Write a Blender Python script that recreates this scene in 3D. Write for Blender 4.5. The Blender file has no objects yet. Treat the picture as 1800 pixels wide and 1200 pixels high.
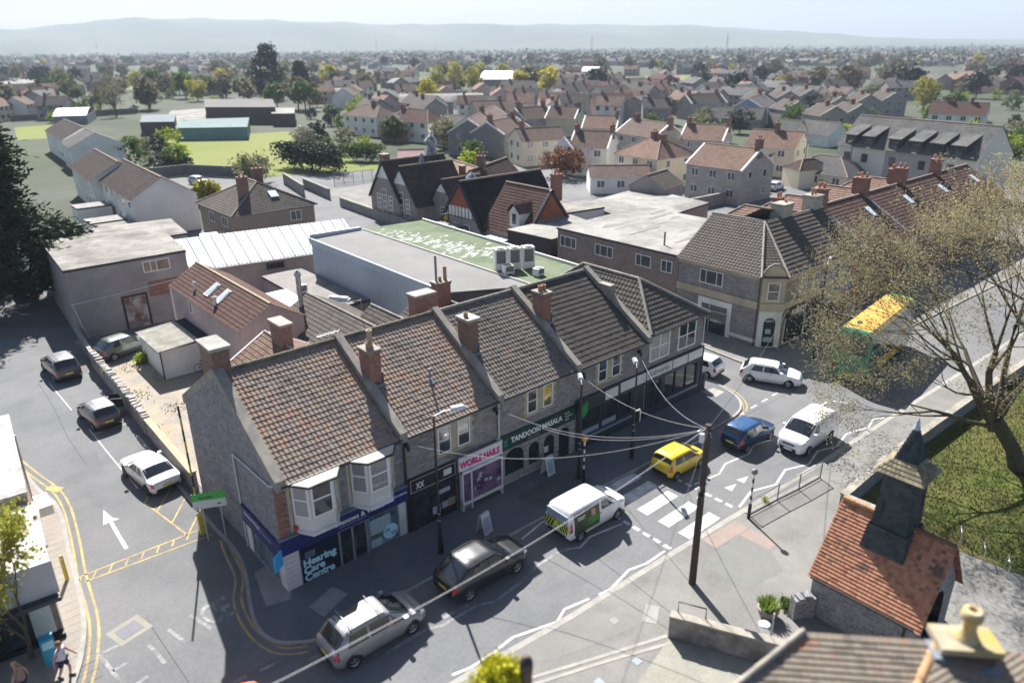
import bpy, bmesh, math, random
from mathutils import Vector, Matrix
C = bpy.context.scene.collection
SC = bpy.context.scene
PI = math.pi
# ---------------------------------------------------------------- camera
CAM = Vector((-9.822, -26.935, 23.0))
FPX, PITCH, YAW, ROLL = 1290.0, math.radians(21.97), math.radians(41.0), math.radians(0.5)
_f = Vector((math.sin(YAW)*math.cos(PITCH), math.cos(YAW)*math.cos(PITCH), -math.sin(PITCH)))
_r = Vector((math.cos(YAW), -math.sin(YAW), 0))
_u = _r.cross(_f)
_R = _r*math.cos(ROLL) - _u*math.sin(ROLL)
_U = _r*math.sin(ROLL) + _u*math.cos(ROLL)
cam = bpy.data.cameras.new('camera')
cam.sensor_width = 36; cam.lens = FPX/1800*36
cam.clip_start = 0.5; cam.clip_end = 30000
cam.dof.use_dof = True; cam.dof.focus_distance = 52; cam.dof.aperture_fstop = 0.19
co = bpy.data.objects.new('camera', cam); C.objects.link(co); SC.camera = co
m3 = Matrix((_R, _U, -_f)).transposed().to_4x4(); m3.translation = CAM
co.matrix_world = m3
def gp(px, py, z=0.0):
    """world point at height z seen at pixel (px,py) of the 1800x1200 photograph"""
    d = _f + _R*((px-900)/FPX) - _U*((py-600)/FPX)
    return CAM + d*((z-CAM.z)/d.z)
# ---------------------------------------------------------------- light
SUN_EL, SUN_AZ = math.radians(43.5), math.atan2(0.39, 0.92)
w = bpy.data.worlds.new('World'); SC.world = w; w.use_nodes = True
nt = w.node_tree; bg = nt.nodes['Background']
sky = nt.nodes.new('ShaderNodeTexSky'); sky.sky_type = 'NISHITA'; sky.sun_disc = False
sky.sun_elevation = SUN_EL; sky.sun_rotation = SUN_AZ
sky.air_density = 0.8; sky.dust_density = 1.6; sky.ozone_density = 3.0; sky.altitude = 30
nt.links.new(sky.outputs[0], bg.inputs[0]); bg.inputs[1].default_value = 0.05
sl = bpy.data.lights.new('sun', 'SUN'); sl.energy = 5.0; sl.angle = math.radians(0.5); sl.color = (1.0, 0.965, 0.92)
so = bpy.data.objects.new('sun', sl); C.objects.link(so)
sd = Vector((math.sin(SUN_AZ)*math.cos(SUN_EL), math.cos(SUN_AZ)*math.cos(SUN_EL), math.sin(SUN_EL)))
so.rotation_euler = sd.to_track_quat('Z', 'Y').to_euler(); so.location = (0, 0, 60)
SC.view_settings.view_transform = 'Standard'; SC.view_settings.look = 'None'
SC.view_settings.exposure = 1.45; SC.view_settings.gamma = 1.0
SC.cycles.max_bounces = 6; SC.cycles.volume_bounces = 0; SC.cycles.transparent_max_bounces = 6
SC.cycles.use_denoising = True
# ---------------------------------------------------------------- materials
MATS = {}
def nodes(name):
    m = bpy.data.materials.new(name); m.use_nodes = True
    return m, m.node_tree, m.node_tree.nodes['Principled BSDF']
def N(nt, typ, **kw):
    n = nt.nodes.new(typ)
    for k, v in kw.items():
        if k.startswith('i_'):
            n.inputs[k[2:].replace('_', ' ')].default_value = v
        else: setattr(n, k, v)
    return n
def c4(c): return (c[0], c[1], c[2], 1)
def ramp(nt, fac, stops):
    r = nt.nodes.new('ShaderNodeValToRGB'); e = r.color_ramp.elements
    while len(e) < len(stops): e.new(0.5)
    for i, (p, c) in enumerate(stops): e[i].position = p; e[i].color = c4(c)
    nt.links.new(fac, r.inputs[0]); return r.outputs[0]
def noise(nt, scale, vec=None, detail=4, rough=.6):
    n = N(nt, 'ShaderNodeTexNoise'); n.inputs['Scale'].default_value = scale
    n.inputs['Detail'].default_value = detail; n.inputs['Roughness'].default_value = rough
    if vec is not None: nt.links.new(vec, n.inputs['Vector'])
    return n.outputs['Fac']
def mixc(nt, fac, a, b, mode='MIX'):
    m = N(nt, 'ShaderNodeMix', data_type='RGBA', blend_type=mode)
    if hasattr(fac, 'is_linked'): nt.links.new(fac, m.inputs[0])
    else: m.inputs[0].default_value = fac
    for i, x in ((6, a), (7, b)):
        if hasattr(x, 'is_linked'): nt.links.new(x, m.inputs[i])
        else: m.inputs[i].default_value = c4(x)
    return m.outputs[2]
def math_(nt, op, a, b=0.0, c=None):
    m = N(nt, 'ShaderNodeMath', operation=op)
    for i, x in enumerate((a, b) if c is None else (a, b, c)):
        if hasattr(x, 'is_linked'): nt.links.new(x, m.inputs[i])
        else: m.inputs[i].default_value = x
    return m.outputs[0]
def bump(nt, bs, h, strength=.3, dist=.02):
    b = N(nt, 'ShaderNodeBump'); b.inputs['Strength'].default_value = strength; b.inputs['Distance'].default_value = dist
    nt.links.new(h, b.inputs['Height']); nt.links.new(b.outputs[0], bs.inputs['Normal'])
def tc(nt, which='Object'):
    return N(nt, 'ShaderNodeTexCoord').outputs[which]
def objrand(nt): return N(nt, 'ShaderNodeObjectInfo').outputs['Random']
def M(name, col, rough=.85, var=.12, scale=1.2, metal=0.0, col2=None, scale2=.25, bmp=.0, coat=0.0, fine=0.0, spec=.5, rnd=0.0):
    """plain surface with large and fine patches of colour"""
    if name in MATS: return MATS[name]
    m, nt, bs = nodes(name)
    v = tc(nt)
    a = [x*(1-var) for x in col]; b = [min(1, x*(1+var)) for x in col]
    out = ramp(nt, noise(nt, scale, v, 6, .65), [(.3, a), (.7, b)])
    if col2: out = mixc(nt, ramp(nt, noise(nt, scale2, v, 5, .7), [(.42, (0, 0, 0)), (.62, (1, 1, 1))]), out, col2)
    if fine:
        g = noise(nt, scale*18, v, 2, .7)
        out = mixc(nt, 1.0, out, ramp(nt, g, [(.3, (1-fine,)*3), (.7, (1+fine,)*3)]), 'MULTIPLY')
    if rnd:
        out = mixc(nt, 1.0, out, ramp(nt, objrand(nt), [(0, (1-rnd, 1-rnd*1.1, 1-rnd*1.3)), (1, (1+rnd,)*3)]), 'MULTIPLY')
    nt.links.new(out, bs.inputs['Base Color'])
    bs.inputs['Roughness'].default_value = rough; bs.inputs['Metallic'].default_value = metal
    bs.inputs['Coat Weight'].default_value = coat; bs.inputs['Coat Roughness'].default_value = .05
    bs.inputs['Specular IOR Level'].default_value = spec if rough < .9 else min(spec, .2)
    if bmp: bump(nt, bs, noise(nt, scale*9, v, 4, .7), bmp, .03)
    MATS[name] = m; return m
def TILE(name, cols, joint=.0, rough=.9, blotch=None, rnd=0.0):
    """UV counts tiles: one random colour per tile, moss and weather patches over them"""
    if name in MATS: return MATS[name]
    m, nt, bs = nodes(name)
    uv = tc(nt, 'UV')
    fl = N(nt, 'ShaderNodeVectorMath', operation='FLOOR'); nt.links.new(uv, fl.inputs[0])
    wn = N(nt, 'ShaderNodeTexWhiteNoise', noise_dimensions='3D'); nt.links.new(fl.outputs[0], wn.inputs['Vector'])
    k = len(cols)
    big = noise(nt, .09, uv, 3, .6)
    f = math_(nt, 'ADD', math_(nt, 'MULTIPLY', wn.outputs['Value'], .62), math_(nt, 'MULTIPLY_ADD', big, 1.5, -.56))
    out = ramp(nt, f, [((i+.5)/k, c) for i, c in enumerate(cols)])
    out = mixc(nt, 1.0, out, ramp(nt, noise(nt, 3.0, uv, 3, .7), [(.3, (.78,)*3), (.7, (1.18,)*3)]), 'MULTIPLY')
    if blotch: out = mixc(nt, ramp(nt, noise(nt, .8, uv, 6, .75), [(.60, (0, 0, 0)), (.70, (1, 1, 1))]), out, blotch)
    if joint:
        sx = N(nt, 'ShaderNodeSeparateXYZ'); nt.links.new(uv, sx.inputs[0])
        fx = math_(nt, 'FRACT', sx.outputs[0]); 
        h = math_(nt, 'SINE', math_(nt, 'MULTIPLY', fx, PI))
        bump(nt, bs, h, joint, .06)
    if rnd: out = mixc(nt, 1.0, out, ramp(nt, objrand(nt), [(0, (1-rnd, 1-rnd*1.1, 1-rnd*1.2)), (1, (1+rnd, 1+rnd*.9, 1+rnd*.8))]), 'MULTIPLY')
    nt.links.new(out, bs.inputs['Base Color']); bs.inputs['Roughness'].default_value = rough; bs.inputs['Specular IOR Level'].default_value = .06
    MATS[name] = m; return m
def STONE(name, c1, c2, mortar, bw=.42, bh=.17, wob=.09, msize=.012, rough=.95, stain=None):
    if name in MATS: return MATS[name]
    m, nt, bs = nodes(name)
    uv = tc(nt, 'UV')
    n = N(nt, 'ShaderNodeTexNoise'); n.inputs['Scale'].default_value = 2.2; n.inputs['Detail'].default_value = 3
    nt.links.new(uv, n.inputs['Vector'])
    v = N(nt, 'ShaderNodeVectorMath', operation='MULTIPLY_ADD')
    nt.links.new(n.outputs['Color'], v.inputs[0]); v.inputs[1].default_value = (wob,)*3; nt.links.new(uv, v.inputs[2])
    b = N(nt, 'ShaderNodeTexBrick', offset=.5, squash=.8, squash_frequency=3)
    nt.links.new(v.outputs[0], b.inputs['Vector'])
    for k_, x in (('Color1', c1), ('Color2', c2), ('Mortar', mortar)): b.inputs[k_].default_value = c4(x)
    b.inputs['Scale'].default_value = 1.0; b.inputs['Brick Width'].default_value = bw; b.inputs['Row Height'].default_value = bh
    b.inputs['Mortar Size'].default_value = msize; b.inputs['Bias'].default_value = 0.0
    out = mixc(nt, 1.0, b.outputs['Color'], ramp(nt, noise(nt, 5.5, uv, 4, .7), [(.3, (.72,)*3), (.7, (1.3,)*3)]), 'MULTIPLY')
    out = mixc(nt, 1.0, out, ramp(nt, noise(nt, .5, uv, 4, .7), [(.3, (.85,)*3), (.7, (1.15,)*3)]), 'MULTIPLY')
    if stain: out = mixc(nt, ramp(nt, noise(nt, .7, uv, 5, .75), [(.55, (0, 0, 0)), (.75, (1, 1, 1))]), out, stain)
    nt.links.new(out, bs.inputs['Base Color']); bs.inputs['Roughness'].default_value = rough
    bump(nt, bs, math_(nt, 'SUBTRACT', noise(nt, 6, uv, 3, .6), b.outputs['Fac']), .5, .03)
    MATS[name] = m; return m
def GLASS(name, col=(.02, .025, .03), inner=None, rough=.06, folds=False):
    """a pane seen from outside: glossy over a dim room, blinds or a hung curtain"""
    if name in MATS: return MATS[name]
    m, nt, bs = nodes(name)
    v = tc(nt); 
    out = ramp(nt, noise(nt, .9, v, 4, .7), [(.35, col), (.75, inner or [x*3 for x in col])])
    if folds:
        wv = N(nt, 'ShaderNodeTexWave', wave_type='BANDS', bands_direction='X'); wv.inputs['Scale'].default_value = 2.6
        wv.inputs['Distortion'].default_value = 1.5; nt.links.new(tc(nt, 'UV'), wv.inputs['Vector'])
        out = mixc(nt, wv.outputs['Fac'], inner, [x*.55 for x in inner])
    nt.links.new(out, bs.inputs['Base Color']); bs.inputs['Roughness'].default_value = rough
    bs.inputs['Specular IOR Level'].default_value = .6; bs.inputs['Coat Weight'].default_value = .6; bs.inputs['Coat Roughness'].default_value = .03
    MATS[name] = m; return m
def PAINT(name, col, metal=.0, rough=.32):
    if name in MATS: return MATS[name]
    m, nt, bs = nodes(name)
    out = mixc(nt, 1.0, col, ramp(nt, noise(nt, 1.7, tc(nt), 5, .7), [(.3, (.9,)*3), (.7, (1.05,)*3)]), 'MULTIPLY')
    nt.links.new(out, bs.inputs['Base Color']); bs.inputs['Metallic'].default_value = metal
    bs.inputs['Roughness'].default_value = rough; bs.inputs['Coat Weight'].default_value = .8; bs.inputs['Coat Roughness'].default_value = .06
    MATS[name] = m; return m
def LEAF(name, cols, scale=.5, rough=.7, trans=.35):
    if name in MATS: return MATS[name]
    m, nt, bs = nodes(name)
    v = N(nt, 'ShaderNodeNewGeometry').outputs['Position']
    f = math_(nt, 'ADD', math_(nt, 'MULTIPLY', noise(nt, scale, v, 3, .6), .7), math_(nt, 'MULTIPLY', noise(nt, scale*9, v, 1, .5), .45))
    k = len(cols)
    out = ramp(nt, f, [(.32+.5*i/max(1, k-1), c) for i, c in enumerate(cols)])
    out = mixc(nt, 1.0, out, ramp(nt, objrand(nt), [(0, (.8, .82, .8)), (1, (1.2, 1.15, 1.1))]), 'MULTIPLY')
    nt.links.new(out, bs.inputs['Base Color']); bs.inputs['Roughness'].default_value = rough
    bs.inputs['Specular IOR Level'].default_value = .25
    if trans:
        t = N(nt, 'ShaderNodeBsdfTranslucent'); nt.links.new(out, t.inputs[0])
        mx = N(nt, 'ShaderNodeMixShader'); mx.inputs[0].default_value = trans
        o = nt.nodes['Material Output']
        nt.links.new(bs.outputs[0], mx.inputs[1]); nt.links.new(t.outputs[0], mx.inputs[2]); nt.links.new(mx.outputs[0], o.inputs[0])
    MATS[name] = m; return m
# ---------------------------------------------------------------- mesh builder
class MB:
    def __init__(s): s.v = []; s.f = []; s.m = []; s.uv = {}; s.sm = set()
    def poly(s, pts, mi=0, uv=None, smooth=False):
        b = len(s.v); s.v += [tuple(p) for p in pts]; s.f.append(tuple(range(b, b+len(pts)))); s.m.append(mi)
        if uv: s.uv[len(s.f)-1] = uv
        if smooth: s.sm.add(len(s.f)-1)
    def faces(s, pts, fs, mi=0, smooth=False):
        b = len(s.v); s.v += [tuple(p) for p in pts]
        for f in fs:
            s.f.append(tuple(b+i for i in f)); s.m.append(mi)
            if smooth: s.sm.add(len(s.f)-1)
    def box(s, x0, y0, z0, x1, y1, z1, mi=0):
        p = [(x, y, z) for z in (z0, z1) for y in (y0, y1) for x in (x0, x1)]
        s.faces(p, [(0, 2, 3, 1), (4, 5, 7, 6), (0, 1, 5, 4), (2, 6, 7, 3), (0, 4, 6, 2), (1, 3, 7, 5)], mi)
    def ob(s, o, t, n, a, b, d, mi=0):
        """box on a wall: a along the wall, b up, d outwards"""
        o, t, n = Vector(o), Vector(t), Vector(n); z = Vector((0, 0, 1))
        p = [o+t*i+n*k+z*j for j in b for k in d for i in a]
        s.faces(p, [(0, 2, 3, 1), (4, 5, 7, 6), (0, 1, 5, 4), (2, 6, 7, 3), (0, 4, 6, 2), (1, 3, 7, 5)], mi)
    def prism(s, pts, z0, z1, mi=0, mt=None):
        n = len(pts)
        ar = sum(pts[i][0]*pts[(i+1) % n][1]-pts[(i+1) % n][0]*pts[i][1] for i in range(n))
        if ar < 0: pts = pts[::-1]
        P = [(p[0], p[1], z0) for p in pts]+[(p[0], p[1], z1) for p in pts]
        s.faces(P, [tuple(range(n-1, -1, -1))]+[(i, (i+1) % n, n+(i+1) % n, n+i) for i in range(n)], mi)
        s.faces(P[n:], [tuple(range(n))], mi if mt is None else mt)
    def slab(s, a, b, c, d, th, mi=0):
        """sheet with thickness below the quad a b c d"""
        a, b, c, d = (Vector(p) for p in (a, b, c, d)); n = (b-a).cross(d-a).normalized()*th
        P = [a, b, c, d, a-n, b-n, c-n, d-n]
        s.faces(P, [(0, 1, 2, 3), (7, 6, 5, 4), (0, 4, 5, 1), (1, 5, 6, 2), (2, 6, 7, 3), (3, 7, 4, 0)], mi)
    def tube(s, pts, r, n=6, mi=0, smooth=True, caps=True):
        pts = [Vector(p) for p in pts]; rings = []
        k = len(pts); rs = r if isinstance(r, (list, tuple)) else [r]*k
        up = Vector((0, 0, 1))
        for i, p in enumerate(pts):
            d = (pts[min(i+1, k-1)]-pts[max(i-1, 0)]).normalized()
            a = d.cross(up) if abs(d.z) < .95 else d.cross(Vector((1, 0, 0)))
            a.normalize(); b = a.cross(d).normalized()
            rings.append([p+(a*math.cos(2*PI*j/n)+b*math.sin(2*PI*j/n))*rs[i] for j in range(n)])
        P = [q for g in rings for q in g]; F = []
        for i in range(k-1):
            for j in range(n):
                F.append((i*n+j, i*n+(j+1) % n, (i+1)*n+(j+1) % n, (i+1)*n+j))
        s.faces(P, F, mi, smooth)
        if caps: s.faces(P, [tuple(range(n-1, -1, -1)), tuple(range((k-1)*n, k*n))], mi)
    def lathe(s, prof, c=(0, 0, 0), n=12, mi=0, smooth=True):
        P = []; F = []
        for r, z in prof: P += [(c[0]+r*math.cos(2*PI*j/n), c[1]+r*math.sin(2*PI*j/n), c[2]+z) for j in range(n)]
        for i in range(len(prof)-1):
            for j in range(n): F.append((i*n+j, i*n+(j+1) % n, (i+1)*n+(j+1) % n, (i+1)*n+j))
        s.faces(P, F, mi, smooth)
        s.faces(P, [tuple(range(n-1, -1, -1)), tuple(range((len(prof)-1)*n, len(prof)*n))], mi)
    def to(s, name, mats, parent=None, world=True):
        me = bpy.data.meshes.new(name)
        vs = s.v
        if parent is not None and world:
            r = parent
            while r.parent: r = r.parent
            inv = (Matrix.Translation(r.location) @ Matrix.Rotation(r.rotation_euler.z, 4, 'Z')).inverted()
            vs = [tuple(inv @ Vector(p)) for p in vs]
        me.from_pydata(vs, [], s.f)
        if not isinstance(mats, (list, tuple)): mats = [mats]
        for m in mats: me.materials.append(m)
        me.polygons.foreach_set('material_index', s.m)
        if s.sm: me.polygons.foreach_set('use_smooth', [i in s.sm for i in range(len(s.f))])
        uvl = me.uv_layers.new(name='UVMap'); data = [0.0]*(2*len(me.loops)); li = 0
        V = s.v
        for fi, f in enumerate(s.f):
            if fi in s.uv:
                for u in s.uv[fi]: data[2*li] = u[0]; data[2*li+1] = u[1]; li += 1
                continue
            a, b, c = (Vector(V[f[i]]) for i in (0, 1, 2))
            n = (b-a).cross(c-a)
            if n.length < 1e-9 and len(f) > 3: n = (Vector(V[f[2]])-a).cross(Vector(V[f[3]])-a)
            t = Vector((-n.y, n.x, 0))
            if t.length < 1e-6*max(1e-9, n.length) or t.length < 1e-9: t = Vector((1, 0, 0)); g = Vector((0, 1, 0))
            else: t.normalize(); g = n.normalized().cross(t)
            for i in f:
                p = Vector(V[i]); data[2*li] = p.dot(t); data[2*li+1] = p.dot(g); li += 1
        uvl.data.foreach_set('uv', data)
        me.update()
        o = bpy.data.objects.new(name, me); C.objects.link(o)
        if parent is not None: o.parent = parent
        return o
def thing(name, label, cat, loc=(0, 0, 0), rz=0.0, group=None):
    o = bpy.data.objects.new(name, None); C.objects.link(o); o.location = loc; o.rotation_euler = (0, 0, rz)
    o.empty_display_size = .3
    o['label'] = label; o['category'] = cat
    if group: o['group'] = group
    return o
def tag(o, label, cat, group=None, kind=None):
    o['label'] = label; o['category'] = cat
    if group: o['group'] = group
    if kind: o['kind'] = kind
    return o
def struct(o): o['kind'] = 'structure'; return o
def dup(root, loc, rz=0.0, label=None, group=None):
    def cp(o, par):
        c = o.copy(); C.objects.link(c); c.parent = par
        for ch in list(o.children): cp(ch, c)
        return c
    r = cp(root, None); r.location = loc; r.rotation_euler = (0, 0, rz)
    if label: r['label'] = label
    if group: r['group'] = group
    return r
def text_mesh(name, txt, size, mat, o, t, up, parent, depth=.012, bold=0.0, world=True, align='LEFT', sx=1.0):
    """lettering as a solid mesh lying on a board: o start, t reading direction, up letter direction"""
    cu = bpy.data.curves.new(name, 'FONT'); cu.body = txt; cu.size = size; cu.extrude = depth/2; cu.offset = bold; cu.align_x = align
    cu.resolution_u = 3
    tmp = bpy.data.objects.new(name, cu); C.objects.link(tmp)
    me = bpy.data.meshes.new_from_object(tmp.evaluated_get(bpy.context.evaluated_depsgraph_get()))
    bpy.data.objects.remove(tmp); bpy.data.curves.remove(cu)
    t, up = Vector(t).normalized(), Vector(up).normalized(); n = t.cross(up)
    mt = Matrix((t*sx, up, n)).transposed().to_4x4(); mt.translation = Vector(o)
    if parent is not None and world:
        r = parent
        while r.parent: r = r.parent
        mt = (Matrix.Translation(r.location) @ Matrix.Rotation(r.rotation_euler.z, 4, 'Z')).inverted() @ mt
    me.transform(mt); me.materials.clear(); me.materials.append(mat); me.name = name
    ob = bpy.data.objects.new(name, me); C.objects.link(ob)
    if parent is not None: ob.parent = parent
    return ob
def clip(poly, k, lo, hi):
    """clip 2d polygon to lo<=p[k]<=hi"""
    for sgn, lim in ((1, lo), (-1, hi)):
        out = []
        for i in range(len(poly)):
            p, q = poly[i], poly[(i+1) % len(poly)]
            dp, dq = sgn*(p[k]-lim), sgn*(q[k]-lim)
            if dp >= 0: out.append(p)
            if dp*dq < 0:
                t = dp/(dp-dq); out.append((p[0]+(q[0]-p[0])*t, p[1]+(q[1]-p[1])*t))
        poly = out
        if not poly: return []
    return poly
def tile_face(mb, pts, tw=.3, th=.34, lift=.035, mi=0, eave=None):
    """tiled roof slope: overlapping courses clipped to any planar outline (3d points, counter-clockwise from outside)"""
    P = [Vector(p) for p in pts]; n = Vector((0, 0, 0))
    for i in range(1, len(P)-1): n += (P[i]-P[0]).cross(P[i+1]-P[0])
    n.normalize()
    if n.z < 0: n = -n; P = P[::-1]
    t = Vector((-n.y, n.x, 0)).normalized(); g = n.cross(t)
    o = min(P, key=lambda p: p.dot(g)); q = [((p-o).dot(t), (p-o).dot(g)) for p in P]
    H = max(b for a, b in q); k = max(1, round(H/th)); th_ = H/k
    for i in range(k):
        b0, b1 = i*th_, (i+1)*th_
        c = clip(q, 1, b0+1e-5, b1-1e-5)
        if len(c) < 3: continue
        pp = [o+t*a+g*b+n*(lift*(1-(b-b0)/th_)+.004) for a, b in c]
        mb.poly(pp, mi, uv=[(a/tw, b/th_+.001) for a, b in c])
        lo = [a for a, b in c if b < b0+1e-3]
        if len(lo) >= 2:
            a0, a1 = min(lo), max(lo)
            e = [o+t*a0+g*b0-n*.01, o+t*a1+g*b0-n*.01, o+t*a1+g*b0+n*(lift+.004), o+t*a0+g*b0+n*(lift+.004)]
            mb.poly(e, mi, uv=[(a0/tw, i+.01), (a1/tw, i+.01), (a1/tw, i+.05), (a0/tw, i+.05)])
def pantile_face(mb, el, er, rr, rl, tw=.3, th=.34, amp=.038, mi=0, seed=1):
    """rolled tiles in full relief on a rectangular slope"""
    rnd = random.Random(seed)
    el, er, rr, rl = (Vector(p) for p in (el, er, rr, rl))
    W = (er-el).length; H = (rl-el).length; t = (er-el)/W; g = (rl-el)/H; n = t.cross(g)
    nc, nr = round(W/tw), round(H/th); tw = W/nc; th = H/nr
    prof = [(0, .0), (.10, .55), (.22, .95), (.36, .62), (.5, .12), (.75, 0.0), (.97, .0)]
    xs = [(c+a)*tw for c in range(nc) for a, h in prof]+[W]; hs = [h for c in range(nc) for a, h in prof]+[0]
    for r in range(nr):
        jit = [rnd.uniform(-.006, .01) for c in range(nc+1)]
        P = []; U = []
        for j, (bb, lf) in enumerate(((r*th-.02, .034), ((r+1)*th, .0))):
            for i, x in enumerate(xs):
                c = min(nc-1, int(x/tw+1e-6)); P.append(el+t*x+g*bb+n*(hs[i]*amp+lf+jit[c]+.01)); U.append((x/tw*.9999, r+.02+.9*j))
        k = len(xs)
        for i in range(k-1):
            mb.poly([P[i], P[i+1], P[k+i+1], P[k+i]], mi, uv=[U[i], U[i+1], U[k+i+1], U[k+i]], smooth=False)
        for i in range(k-1):
            a, b = P[i], P[i+1]
            mb.poly([a-n*.05, b-n*.05, b, a], mi, uv=[U[i], U[i+1], U[i+1], U[i]])
# ---------------------------------------------------------------- material set
asphalt = M('asphalt', (.132, .135, .14), .93, .12, .35, col2=(.165, .166, .167), scale2=.12, fine=.10, bmp=.08)
asphalt_dark = M('asphalt_patch', (.13, .133, .138), .93, .15, .8, fine=.22)
paving = M('tarmac_pavement', (.165, .162, .152), .92, .12, .5, col2=(.205, .20, .187), scale2=.3, fine=.1)
paving_warm = M('stone_pavement', (.26, .235, .205), .9, .12, .7, fine=.12)
kerb_m = M('kerb_stone', (.29, .28, .255), .9, .18, 1.5, fine=.1)
white_line = M('road_white', (.60, .60, .58), .92, .12, 2.5, col2=(.36, .36, .35), scale2=1.3)
worn_white = M('road_white_worn', (.27, .27, .265), .92, .3, 4, col2=(.15, .15, .152), scale2=1.6)
yellow_line = M('road_yellow', (.46, .33, .13), .92, .15, 2.5, col2=(.26, .21, .13), scale2=1.3)
tactile = M('tactile_paving', (.25, .20, .18), .9, .1, 1.5)
iron = M('cast_iron', (.10, .095, .12), .7, .2, 6)
conc = M('concrete', (.36, .345, .31), .92, .16, .8, col2=(.25, .24, .22), scale2=.5, fine=.12)
cope = M('coping_concrete', (.31, .285, .24), .95, .18, 2, col2=(.22, .21, .19), scale2=1.2)
earth = M('yard_gravel', (.27, .25, .225), .97, .25, .6, col2=(.31, .255, .18), scale2=.7, fine=.2)
lawn = M('lawn', (.065, .085, .016), .95, .25, .35, col2=(.10, .092, .03), scale2=.22, fine=.3)
field_green = M('field_grass', (.135, .165, .03), .97, .1, .05, col2=(.165, .175, .05), scale2=.03, fine=.1)
town_ground = M('town_ground', (.045, .06, .03), .97, .3, .03, col2=(.075, .08, .062), scale2=.012)
white = M('white_upvc', (.78, .78, .77), .45, .05, 2)
white_paint = M('white_paint', (.72, .72, .70), .6, .10, 1.2, col2=(.58, .57, .53), scale2=.6)
black = M('black_paint', (.012, .012, .014), .5, .2, 3)
gutter_m = M('gutter_black', (.02, .02, .022), .45, .2, 3)
lead = M('lead_flashing', (.17, .20, .24), .6, .2, 2)
navy = M('navy_board', (.010, .022, .13), .45, .1, 1)
slate_blue = M('slate_shopfront', (.030, .038, .052), .5, .15, 1)
dkgreen = M('green_board', (.006, .045, .035), .45, .1, 1)
steel = M('galvanised_steel', (.42, .44, .46), .38, .12, 3, metal=.85)
grey_pole = M('grey_pole', (.42, .43, .44), .5, .1, 3)
wood_pole = M('creosoted_wood', (.055, .036, .028), .85, .3, 3, fine=.2)
stone = STONE('rubble_stone', (.18, .165, .165), (.28, .258, .252), (.29, .27, .25), stain=(.22, .17, .13))
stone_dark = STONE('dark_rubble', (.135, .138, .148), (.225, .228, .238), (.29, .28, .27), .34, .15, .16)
stone_light = STONE('pale_rubble', (.30, .28, .25), (.40, .38, .34), (.42, .40, .37), .45, .2)
brick = STONE('red_brick', (.20, .075, .05), (.28, .11, .075), (.30, .25, .21), .225, .075, .01, .008)
brick_dark = STONE('dull_brick', (.15, .075, .055), (.22, .11, .08), (.26, .22, .19), .225, .075, .01, .008, stain=(.12, .09, .07))
bath = M('buff_ashlar', (.50, .42, .29), .9, .12, 1.5, col2=(.38, .33, .25), scale2=.7)
render_grey = M('grey_render', (.33, .30, .285), .95, .08, .8, col2=(.25, .23, .22), scale2=.35, fine=.08)
render_pink = M('pink_render', (.43, .35, .33), .95, .08, .8, col2=(.33, .27, .26), scale2=.3, fine=.06)
render_white = M('white_render', (.74, .73, .70), .9, .06, .6, col2=(.62, .61, .58), scale2=.3, rnd=.06)
render_cream = M('cream_render', (.70, .62, .46), .9, .06, .6, col2=(.6, .54, .42), scale2=.3, rnd=.08)
flat_felt = M('felt_roof', (.25, .24, .215), .97, .22, .45, col2=(.13, .122, .11), scale2=.28, fine=.15)
pale_roof = M('pale_flat_roof', (.30, .29, .27), .97, .18, .3, col2=(.165, .16, .148), scale2=.16, fine=.1, spec=.15)
green_roof = M('green_roof', (.105, .14, .08), .97, .15, .25, col2=(.14, .165, .11), scale2=.5, fine=.08)
grey_sheet = M('grey_sheet_roof', (.25, .248, .24), .92, .06, .4, col2=(.28, .275, .265), scale2=.3)
white_sheet = M('white_sheet_roof', (.46, .47, .49), .55, .06, .5, metal=.2)
blue_clad = M('pale_blue_cladding', (.34, .40, .46), .55, .05, .5)
asbestos = M('corrugated_cement', (.36, .345, .30), .95, .2, 1.2, col2=(.24, .23, .20), scale2=.8)
tile_old = TILE('clay_roman_tiles', [(.18, .15, .13), (.225, .19, .165), (.27, .228, .195), (.25, .20, .165), (.285, .215, .17), (.32, .205, .145), (.23, .185, .155)], blotch=(.12, .11, .095))
tile_grey = TILE('weathered_roman_tiles', [(.13, .115, .105), (.16, .145, .13), (.19, .172, .155), (.172, .15, .133), (.205, .178, .155), (.24, .165, .125)], blotch=(.115, .105, .095))
tile_brown = TILE('brown_concrete_tiles', [(.085, .076, .069), (.10, .09, .081), (.115, .103, .093), (.105, .093, .083)], joint=.6, blotch=(.12, .11, .095))
tile_dark = TILE('dark_plain_tiles', [(.055, .04, .04), (.075, .055, .05), (.095, .065, .055)], joint=.3)
tile_red = TILE('red_plain_tiles', [(.28, .13, .08), (.40, .19, .115), (.47, .24, .15), (.36, .175, .11), (.15, .105, .08)], joint=.08, blotch=(.15, .11, .085))
tile_pink = TILE('faded_red_tiles', [(.155, .105, .085), (.19, .13, .105), (.225, .155, .125), (.175, .12, .10)], joint=.4, rnd=.15)
tile_house = TILE('house_roof_tiles', [(.115, .088, .076), (.14, .107, .092), (.165, .125, .105), (.13, .102, .09)], joint=.4, rnd=.22)
tile_maroon = TILE('maroon_tiles', [(.088, .055, .048), (.105, .066, .056), (.12, .076, .064)], joint=.6)
tile_slate = TILE('grey_slates', [(.09, .092, .092), (.115, .115, .112), (.14, .135, .125)], joint=.2, blotch=(.165, .15, .11))
tile_choc = TILE('chocolate_tiles', [(.045, .038, .034), (.058, .048, .043), (.07, .058, .052)], joint=.4)
shingle = TILE('slate_hanging', [(.035, .05, .055), (.055, .07, .075), (.08, .09, .09)], joint=.3, blotch=(.05, .075, .05))
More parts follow.
